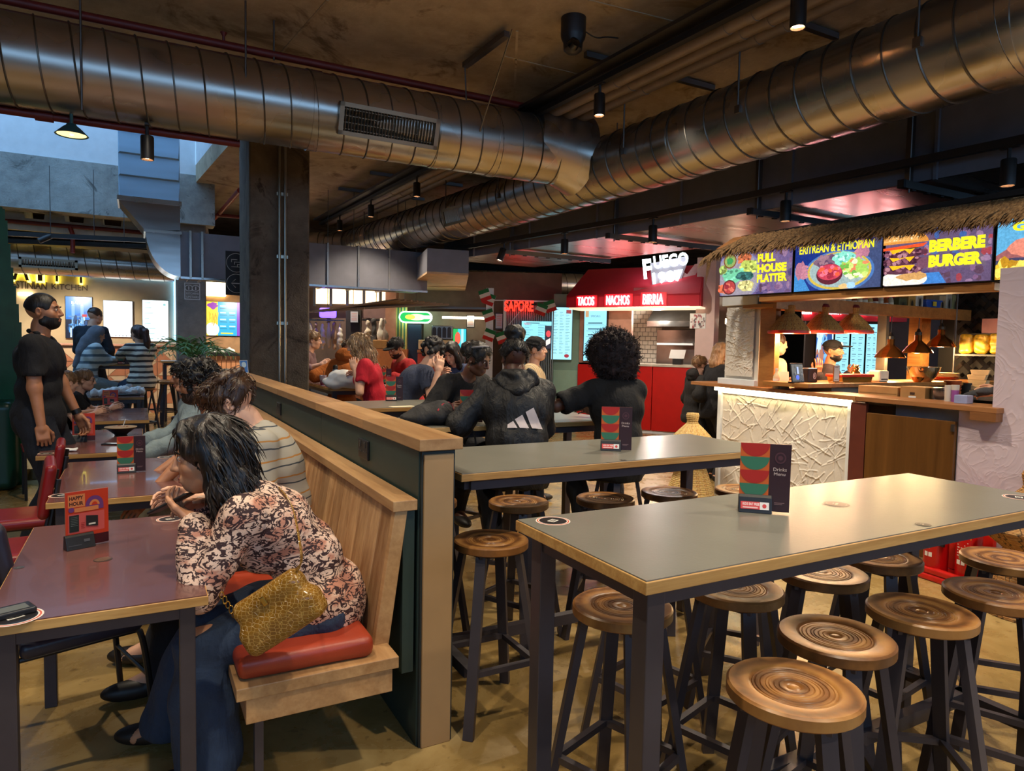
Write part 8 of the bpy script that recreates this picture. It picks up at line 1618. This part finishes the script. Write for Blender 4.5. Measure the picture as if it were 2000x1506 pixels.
# gloved hand reaching in at the kiosk end: the helper stands behind the lilac wall
o = np.array([5.68, 2.18, 0]); Q = quick('helper mostly hidden behind the lilac wall, gloved hand on the counter', o, 40, 1.72, stand(1.72), 6, (0, -20, 0), {-1: tuple(wx(1902, 768, 5.32)), 1: (5.75, 2.4, 1.2)}, blk, h_brn, sk_lt, .6, feet=ft, vox=.016)
S = SDF(.007, .01); q_ = Q.wr[-1]; f_ = unit(Q.wr[-1]-Q.el[-1]); S.path([q_-f_*.06, q_+f_*.02], [.036, .034]); S.ell(q_+f_*.07, (.045, .06, .032)); S.path([q_+f_*.1, q_+f_*.17+np.array([0, 0, -.02])], [.018, .012]); S.path([q_+f_*.1+np.array([.02, .02, 0]), q_+f_*.165+np.array([.03, .03, -.02])], [.018, .011]); S.path([q_+f_*.1-np.array([.02, .02, 0]), q_+f_*.16-np.array([.03, .03, .02])], [.018, .011]); S.path([q_+f_*.04, q_+f_*.1+np.array([-.03, .03, 0])], [.018, .012]); sdf_obj('glove', S, fabric('grey_glove', (72, 74, 78)), Q.t)
# ------------------------------------------------------------------ menu cards
def card_stand(px, py, z, label, kind, turn=0.0, s=1.0, depth_plane=None):
    p = wz(px, py, z) if depth_plane is None else np.array([*wd(px, py, depth_plane)[:2], z]); rz = math.atan2(p[1], p[0])-PI/2+turn
    t = thing('menu_card', label, 'menu card', (p[0], p[1], z), rz, 'table menu cards'); w, h = .148*s, .210*s
    MB().bx(-w/2, w/2, -.002, .002, .004, h+.004).build('card', M('acrylic_edge', (176, 120, 96), .3), t)
    a = Art(); X = lambda q: (q-.5)*w; Yc = lambda q: .004+q*h
    if kind == 0:
        a.rect(X(0), Yc(0), X(.58), Yc(1), (206, 96, 36)); a.rect(X(.58), Yc(0), X(1), Yc(1), (52, 26, 30)); RED, GRN = (178, 38, 28), (58, 116, 88)
        for i, (yt, c) in enumerate(((1.0, RED), (.80, GRN), (.60, RED), (.40, GRN), (.20, RED))): a.ell(X(.29), Yc(yt), w*.29, min(h*.195, h*.195), c, PI, 2*PI, 20)
        a.text('Drinks', X(.66), Yc(.605), w*.26, h*.05, (214, 190, 180)); a.text('Menu', X(.675), Yc(.54), w*.22, h*.045, (214, 190, 180)); a.ell(X(.79), Yc(.80), w*.11, h*.085, (84, 48, 54)); a.ell(X(.79), Yc(.80), w*.085, h*.065, (52, 26, 30)); a.ell(X(.79), Yc(.80), w*.05, h*.035, (84, 48, 54)); a.rect(X(.70), Yc(.13), X(.90), Yc(.14), (140, 110, 110)); a.rect(X(.70), Yc(.11), X(.86), Yc(.118), (140, 110, 110))
    else:
        a.rect(X(0), Yc(.18), X(1), Yc(1), (206, 62, 32)); a.rect(X(0), Yc(0), X(1), Yc(.18), (70, 20, 26)); a.rect(X(.06), Yc(.25), X(.90), Yc(.60), (214, 92, 84)); a.rect(X(.06), Yc(.72), X(.45), Yc(.95), (222, 132, 76)); a.text('HAPPY', X(.09), Yc(.85), w*.32, h*.07, (40, 20, 24), .03); a.text('HOUR', X(.09), Yc(.75), w*.32, h*.07, (40, 20, 24), .03)
        a.ell(X(.67), Yc(.72), w*.21, h*.17, (112, 62, 118), 0, PI, 20); a.rect(X(.46), Yc(.64), X(.88), Yc(.72), (112, 62, 118)); a.ell(X(.67), Yc(.72), w*.12, h*.10, (222, 132, 76), 0, PI, 20); a.ell(X(.67), Yc(.72), w*.07, h*.06, (206, 62, 32), 0, PI, 20); a.rect(X(.20), Yc(.63), X(.76), Yc(.705), (222, 132, 76)); a.ell(X(.13), Yc(.68), w*.065, h*.045, (112, 62, 118))
        a.rect(X(.08), Yc(.28), X(.30), Yc(.58), (34, 44, 40)); [a.rect(X(.11), Yc(.54-i*.03), X(.27), Yc(.546-i*.03), (120, 130, 120)) for i in range(6)]
        a.poly([(X(.46), Yc(.36)), (X(.74), Yc(.33)), (X(.74), Yc(.52)), (X(.46), Yc(.55))], (40, 40, 40)); a.rect(X(.52), Yc(.37), X(.68), Yc(.40), (226, 220, 200)); [a.rect(X(.34), Yc(.42-i*.03), X(.43), Yc(.43-i*.03), (170, 40, 36)) for i in range(4)]; [a.rect(X(.06+.03*i), Yc(.12), X(.08+.03*i), Yc(.15), (226, 170, 160)) for i in range(8)]
    a.build('print', MATS['card_print'], lambda u, v, l: (u, -.0024-l, v), t)
    hx = -w*.18 if kind == 0 else -w*.2
    MB().prism([(-.028, 0), (.014, 0), (.008, h*.24), (-.006, h*.26), (-.012, h*.22)], lambda a_, b_, q: (q, a_, b_), hx-w*.33, hx+w*.33).build('holder', m_black, t, bevel=.002); hol = SC.objects[-1]
    a = Art(); k0 = hx-w*.29
    if kind == 0: a.rect(k0, .012, k0+w*.38, .034, (214, 70, 62)); a.rect(k0+w*.38, .012, k0+w*.56, .034, (232, 222, 214)); a.text('KIDS EAT FREE', k0+.006, .023, w*.33, .008, (250, 230, 220), .02); a.rect(k0+.006, .015, k0+w*.34, .019, (240, 190, 180)); a.ell(k0+w*.47, .023, .006, .006, (206, 60, 50))
    else: a.rect(k0, .014, k0+w*.3, .018, (60, 58, 60)); a.rect(k0+w*.36, .024, k0+w*.5, .034, (80, 80, 82))
    a.build('holder_label', MATS['card_print'], lambda u, v, l: (u, -.028+v*.30-.0006-l-.0005, v), hol); return t
card_stand(1491, 1000, 1.04, 'large drinks menu card on the nearest high table', 0, .10)
card_stand(1203, 880, 1.04, 'drinks menu card on the second high table, before the afro woman', 0, .06)
card_stand(257, 922, .75, 'drinks menu card on the second plum table', 0, .05)
card_stand(920, 826, 1.04, 'drinks menu card between the headband woman and the logo jacket', 0, .1)
card_stand(770, 783, 1.04, 'drinks menu card on the fourth high table near the partition', 0, .05)
card_stand(241, 700, 1.17, 'drinks menu card on the table of the two striped women', 0, 0, 1.0, 9.9)
card_stand(868, 738, 1.04, 'small drinks menu card in front of the dark-haired woman', 0, 0, 1.0, 6.7)
card_stand(752, 722, 1.04, 'small drinks menu card behind the blonde woman', 0, 0, 1.0, 7.9)
card_stand(171, 1066, .75, 'orange happy hour card on the nearest plum table', 1, .35)
card_stand(164, 862, .75, 'orange happy hour card on the third plum table', 1, .1)
card_stand(216, 800, .765, 'happy hour card on the table of the two boys', 1, .05)
# ------------------------------------------------------------------ in her hands and at her side
p = wd(336, 982, 2.40); t = thing('phone', 'black smartphone held by the leopard-print woman', 'phone', p, 0); Rm = np.array(Matrix.Rotation(rad(62), 3, 'Z')@Matrix.Rotation(rad(-28), 3, 'X')@Matrix.Rotation(rad(8), 3, 'Y')); mb = MB().box((0, 0, 0), (.074, .155, .009), Rm); mb.build('casing', m_black, t, bevel=.004); a = Art(); a.rect(-.033, -.071, .033, .071, (22, 28, 52)); [a.rect(-.026, .05-i*.022, .0+.004*i, .056-i*.022, (70, 86, 130)) for i in range(5)]; a.build('display', vcol_mat('phone_display', .5, .1, 0), lambda u, v, l: Rm@np.array([u, v, .0047+l]), t)
def croc():
    t = NT('croc_leather'); v = t.coord(scale=(1, 1, 1)); mp = t.node('ShaderNodeMapping'); t.link(v, mp.inputs[0]); mp.inputs['Scale'].default_value = (66, 66, 88); vo = t.node('ShaderNodeTexVoronoi', feature='DISTANCE_TO_EDGE'); t.link(mp.outputs[0], vo.inputs['Vector']); vo.inputs['Scale'].default_value = 1; vo.inputs['Randomness'].default_value = .55
    e = t.ramp(vo.outputs[0], [(.0, 0.0), (.09, 1.0)]); c = t.ramp(t.noise(v, 16, 3), [(.3, lin((112, 74, 20))), (.7, lin((158, 112, 40)))]); t.set(t.mix(e, lin((196, 156, 84)), c), .22); t.bump(e, .45, .004); return t.m
m_croc = croc(); bc = wd(546, 1196, 2.16); right = _R0; upv = np.array([0, 0, 1.]); back = np.cross(right, upv); an = rad(33)
ex = right*math.cos(an)+upv*math.sin(an); ez = -right*math.sin(an)+upv*math.cos(an); ey = np.cross(ez, ex); Bm = np.stack([ex, ey, ez], 1)
t = thing('handbag', 'mustard crocodile-pattern handbag slung at the woman\'s hip', 'handbag', (bc[0], bc[1], bc[2]-.12)); cB = np.array([0, 0, .12]); S = SDF(.006, .02)
S.rbox(cB-ez*.03, (.142, .048, .05), .03, Bm); S.rbox(cB+ez*.035, (.122, .034, .045), .028, Bm); S.rbox(cB+ez*.075, (.112, .02, .02), .015, Bm, .03); S.warp = waves(5, 16, .003, 4); sdf_obj('bag_body', S, m_croc, t)
MB().box(cB+ez*.062-ey*.042, (.016, .012, .03), Bm).build('clasp', galv('brass'), t, bevel=.003); MB().tube([cB+ez*.09+ex*q for q in (-.105, 0, .105)], .003, 6).build('zip', galv('brass'), t)
st0_ = cB+ex*.112+ez*.085; tgt = [st0_, np.array(wd(592, 1100, 2.12))-np.array(t.location), np.array(wd(581, 1030, 2.17))-np.array(t.location), np.array(wd(571, 985, 2.22))-np.array(t.location), np.array(wd(545, 955, 2.30))-np.array(t.location)]
P_ = smooth_path(tgt, 2); mb = MB()
for a_, b_ in zip(P_, P_[1:]): mb.bar(a_, b_+(b_-a_)*.1, .017, .004, right)
mb.build('strap', m_croc, t)
for i in range(5):
    q = cB-ex*.125+ez*(.07+i*.018)-ey*.0; MB().tube([q+np.array([.006*math.cos(a_), (.006 if i % 2 else 0)*math.sin(a_), .011*math.sin(a_)]) for a_ in np.linspace(0, 2*PI, 10, endpoint=False)], .0018, 5, closed=True).build('chain_link', galv('brass'), t, smooth=True)
# ------------------------------------------------------------------ on the low tables
p = wz(25, 1200, .75); t = thing('pager', 'black square pager lying on the nearest plum table', 'pager', p, .4); MB().bx(-.05, .05, -.035, .035, .001, .018).build('casing', m_black, t, bevel=.004); a = Art(); a.rect(-.04, -.025, .035, .02, (96, 98, 92)); a.build('label_print', MATS['card_print'], lambda u, v, l: (u, v, .0185+l), t)
p = wz(123, 852, .75); t = thing('card_holder', 'small dark case lying on the third plum table', 'case', p, .2); MB().bx(-.045, .045, -.03, .03, .001, .014).build('casing', m_black, t, bevel=.003); a = Art(); a.rect(-.042, -.028, -.005, .028, (176, 168, 156)); a.build('pale_half', MATS['card_print'], lambda u, v, l: (u, v, .0145+l), t)
p = wz(130, 882, .75); S = SDF(.006, .01); S.rbox((0, 0, .008), (.06, .022, .006), .005); S.rbox((.02, .01, .014), (.045, .018, .006), .005, rotm('Z', .3)); S.warp = waves(6, 50, .003, 1); o = sdf_obj('napkin', S, m_paper, None, p+np.array([0, 0, .001])); tag(o, 'crumpled white napkin on the third plum table', 'napkin')
p = wz(222, 868, .75); t = thing('phone', 'dark phone lying beside the bowl on the third plum table', 'phone', p, 1.2); MB().bx(-.036, .036, -.075, .075, .001, .010).build('casing', m_black, t, bevel=.003); MB().bx(-.032, .032, -.068, .068, .010, .0106).build('display', M('dark_glass', (14, 14, 18), .08), t)
p = wz(236, 850, .75); t = thing('food_bowl', 'dark wide bowl of food with a pale fork in it', 'bowl', p); MB().lathe([(0, 0), (.045, 0), (.05, .012), (.085, .04), (.118, .066), (.114, .068), (.08, .046), (0, .03)], n=36).build('shell', M('dark_bowl', (30, 28, 30), .4), t, smooth=True); MB().lathe([(.113, .066), (.119, .066), (.119, .070), (.113, .070)], n=36).build('rim', M('tan_rim', (170, 140, 96), .5), t, smooth=True)
S = SDF(.008, .01); rs = np.random.RandomState(3)
for i in range(26): S.ell((*rs.uniform(-.06, .06, 2), .052+rs.uniform(0, .012)), rs.uniform(.008, .018, 3), rotm('Z', rs.uniform(0, 3)), .003)
sdf_obj('food', S, M('stew', (150, 92, 46), .6, var=.5, vs=60), t); MB().bar((.01, 0, .055), (.035, .01, .13), .010, .003).build('fork', m_paper, t)
crp = [(196, 764), (210, 758), (225, 764), (242, 756), (258, 763), (272, 757), (265, 770)]
for i, (px, py) in enumerate(crp): q = wz(px, py, .87); crumple((wd(px, py, 8.6)[0], 9.15+.16*(i % 4)+.1*(i//4), .87), .075, ['first', 'second', 'third', 'fourth', 'fifth', 'sixth', 'seventh'][i]+' crumpled paper from the left on the littered table', m_paper, 60+i, flat=.95)
t = thing('black_tray', 'black food tray under the crumpled paper on the littered table', 'tray', (-.12, 9.3, .87)); MB().bx(-.14, .14, -.1, .1, .0, .02).build('base', m_black, t, bevel=.008)
p = wd(252, 745, 8.8); t = thing('glass_jar', 'clear glass jar among the paper on the littered table', 'jar', (p[0], 9.75, .87)); MB().lathe([(0, 0), (.035, 0), (.04, .02), (.04, .09), (.03, .11), (.027, .11), (.036, .09), (.036, .02), (0, .006)], n=20).build('glass', M('frosted_glass', (190, 196, 200), .1), t, smooth=True)
for i, (px, y) in enumerate(((205, 11.75), (268, 11.9))): q = wy(px, 700, y); crumple((q[0], y, 1.17), .12, ['left', 'right'][i]+' crumpled wrapper on the table of the striped women', m_paper, 80+i, 'food_wrapper', .35, 'wrapper')
S = SDF(.02, .05); p = wd(135, 705, 9.5); S.ell((0, 0, .42), (.22, .26, .34)); S.ell((.0, .0, .15), (.16, .2, .2)); o = sdf_obj('pushchair_hood', S, blk, None, (p[0], p[1], .12)); tag(o, 'black rounded pushchair hood beside the headscarf woman', 'pushchair')
# ------------------------------------------------------------------ on the high tables
S = SDF(.012, .03); S.ell((0, 0, .10), (.21, .14, .10), rotm('Y', .15)); S.ell((-.14, .02, .07), (.14, .11, .07)); S.ell((.14, -.02, .08), (.10, .12, .08)); S.half((0, 0, .0), (0, 0, -1)); S.warp = lambda P: waves(9, 14, .012, 2)(P)+waves(8, 42, .004, 5)(P); p = wd(690, 735, 7.55); o = sdf_obj('paper_bundle', S, m_paper, None, (p[0]-.05, p[1]+.05, 1.04)); tag(o, 'large white paper bundle on the table right of the column', 'paper')
p = wd(692, 752, 7.25); t = thing('food_basket', 'brown tray of half-eaten food before the paper bundle', 'tray', (2.32, 7.72, 1.04)); MB().lathe([(0, 0), (.12, 0), (.15, .03), (.145, .03), (0, .008)], n=28, sx=1.3).build('tray', M('brown_tray', (110, 66, 40), .5), t, smooth=True); S = SDF(.01, .01); rs = np.random.RandomState(6)
for i in range(16): S.ell((rs.uniform(-.13, .13), rs.uniform(-.06, .06), .035+rs.uniform(0, .02)), rs.uniform(.015, .035, 3), rotm('Z', rs.uniform(0, 3)), .004)
sdf_obj('leftovers', S, M('leftovers_m', (210, 180, 140), .7, var=.4, vs=40), t)
def flask(px, py, dep, label, col, h=.24, r=.036, name='water_flask'):
    p = wd(px, py, dep); t = thing(name, label, 'flask', (p[0], p[1], 1.04)); MB().lathe([(0, 0), (r, 0), (r, h*.74), (r*.8, h*.80)], n=20).build('body', M('flask_%d' % px, col, .3, .5), t, smooth=True); MB().lathe([(r*.82, h*.79), (r*.85, h*.93), (r*.5, h), (0, h)], n=18).build('lid', m_black, t, smooth=True); return t
flask(655, 735, 8.1, 'steel-blue flask with a black lid behind the paper bundle', (126, 150, 176))
p = wd(631, 738, 8.0); t = thing('drink_cup', 'clear cup of purple drink with a straw', 'cup', (p[0], p[1], 1.04)); MB().lathe([(0, 0), (.03, 0), (.042, .12), (.040, .12), (0, .07)], n=20).build('cup', M('clear_cup', (196, 180, 190), .1), t, smooth=True); MB().lathe([(0, .005), (.031, .005), (.037, .07), (0, .07)], n=18).build('drink', M('purple_drink', (110, 24, 60), .2), t, smooth=True); MB().cyl((0, 0, .06), (.01, .01, .17), .003, n=6).build('straw', m_black, t)
p = wd(838, 735, 6.9); t = thing('water_bottle', 'clear plastic water bottle by the navy T-shirt man', 'bottle', (p[0], p[1], 1.04)); MB().lathe([(0, 0), (.03, 0), (.032, .02), (.030, .05), (.032, .08), (.030, .11), (.031, .13), (.014, .17), (.013, .185)], n=20).build('bottle', M('clear_plastic', (190, 196, 196), .12), t, smooth=True); MB().cyl((0, 0, .185), (0, 0, .2), .015, n=12).build('cap', m_white, t)
S = SDF(.012, .03); p = wz(850, 828, 1.04); S.ell((0, 0, .06), (.16, .12, .07)); S.ell((.06, .03, .08), (.10, .08, .07)); S.ell((-.1, -.02, .04), (.10, .09, .05)); S.half((0, 0, 0), (0, 0, -1)); S.warp = waves(9, 26, .012, 7); t = thing('soft_bag', 'black soft bag with red trim lying on the third high table', 'bag', (1.62, 4.02, 1.04)); sdf_obj('bag_body', S, fabric('black_bag', (24, 22, 24), .7), t); MB().tube(smooth_path([(.0, -.1, .09), (.06, -.06, .14), (.13, .0, .13), (.17, .05, .08)]), .008, 6).build('trim', fabric('red_trim', (150, 40, 54)), t, smooth=True); MB().tube(smooth_path([(.1, -.1, .08), (.18, -.13, .03), (.22, -.2, -.06), (.2, -.22, -.2)]), .006, 6).build('strap', blk, t, smooth=True)
p = wz(912, 830, 1.04); t = thing('candle_jar', 'small clear candle jar with a metal lid by the menu card', 'jar', (1.83, 3.93, 1.04)); MB().lathe([(0, 0), (.028, 0), (.03, .05), (.026, .05), (0, .01)], n=18).build('glass', M('frosted_glass'), t, smooth=True); MB().lathe([(.031, .05), (.031, .065), (0, .065)], n=18).build('lid', m_strut, t, smooth=True)
p = wz(1100, 822, 1.04); t = thing('plate', 'white plate of food beside the afro woman\'s hand', 'plate', (2.40, 4.10, 1.04)); MB().lathe([(0, 0), (.07, 0), (.125, .015), (.125, .018), (.07, .006), (0, .005)], n=32).build('dish', M('white_china', (222, 220, 214), .3), t, smooth=True); S = SDF(.01, .01); S.ell((0, .01, .02), (.06, .05, .02)); S.warp = waves(6, 70, .006, 2); sdf_obj('food', S, M('dark_food', (60, 36, 30), .6), t)
p = wz(771, 792, 1.04); o = tag(MB().bx(-.10, .10, -.04, .04, 0, .0025).build('flat_menu', M('cream_card', (222, 210, 176), .6), None, loc=(float(p[0])+.02, 5.22, 1.0405)), 'cream menu sheet lying flat below the fourth table\'s card', 'sheet'); o.rotation_euler = (0, 0, .1)
p = wz(473, 716, 1.19); t = thing('table_card', 'small blue card leaning on the column at the partition end', 'card', (1.02, 8.02, 1.19), .5); MB().box((0, 0, .07), (.10, .006, .14), rotm('X', -.15)).build('card', m_paper, t); a = Art(); a.rect(-.045, -.065, .045, .065, (70, 130, 210)); a.ell(0, .02, .03, .03, (190, 220, 240)); a.build('print', MATS['card_print'], lambda u, v, l: np.array([0, 0, .07])+rotm('X', -.15)@np.array([u, -.0035-l, v]), t)
p = wd(440, 715, 9.3); S = SDF(.014, .03); S.ell((0, 0, .05), (.17, .12, .06)); S.ell((.1, 0, .09), (.08, .1, .08)); S.half((0, 0, 0), (0, 0, -1)); S.warp = waves(8, 22, .012, 4)
t = thing('side_table', 'narrow pale table with a black bag left of the column', 'table', (float(p[0]), float(p[1]), .12)); MB().bx(-.3, .3, -.2, .2, .78, .81).build('table_top', m_grylam, t); [MB().bx(a-.02, a+.02, b-.02, b+.02, 0, .78).build('leg', m_steel, t) for a in (-.27, .27) for b in (-.17, .17)]
o = sdf_obj('soft_bag', S, fabric('black_bag'), None, (float(p[0]), float(p[1]), .93)); tag(o, 'black bag lying on the narrow pale table left of the column', 'bag')
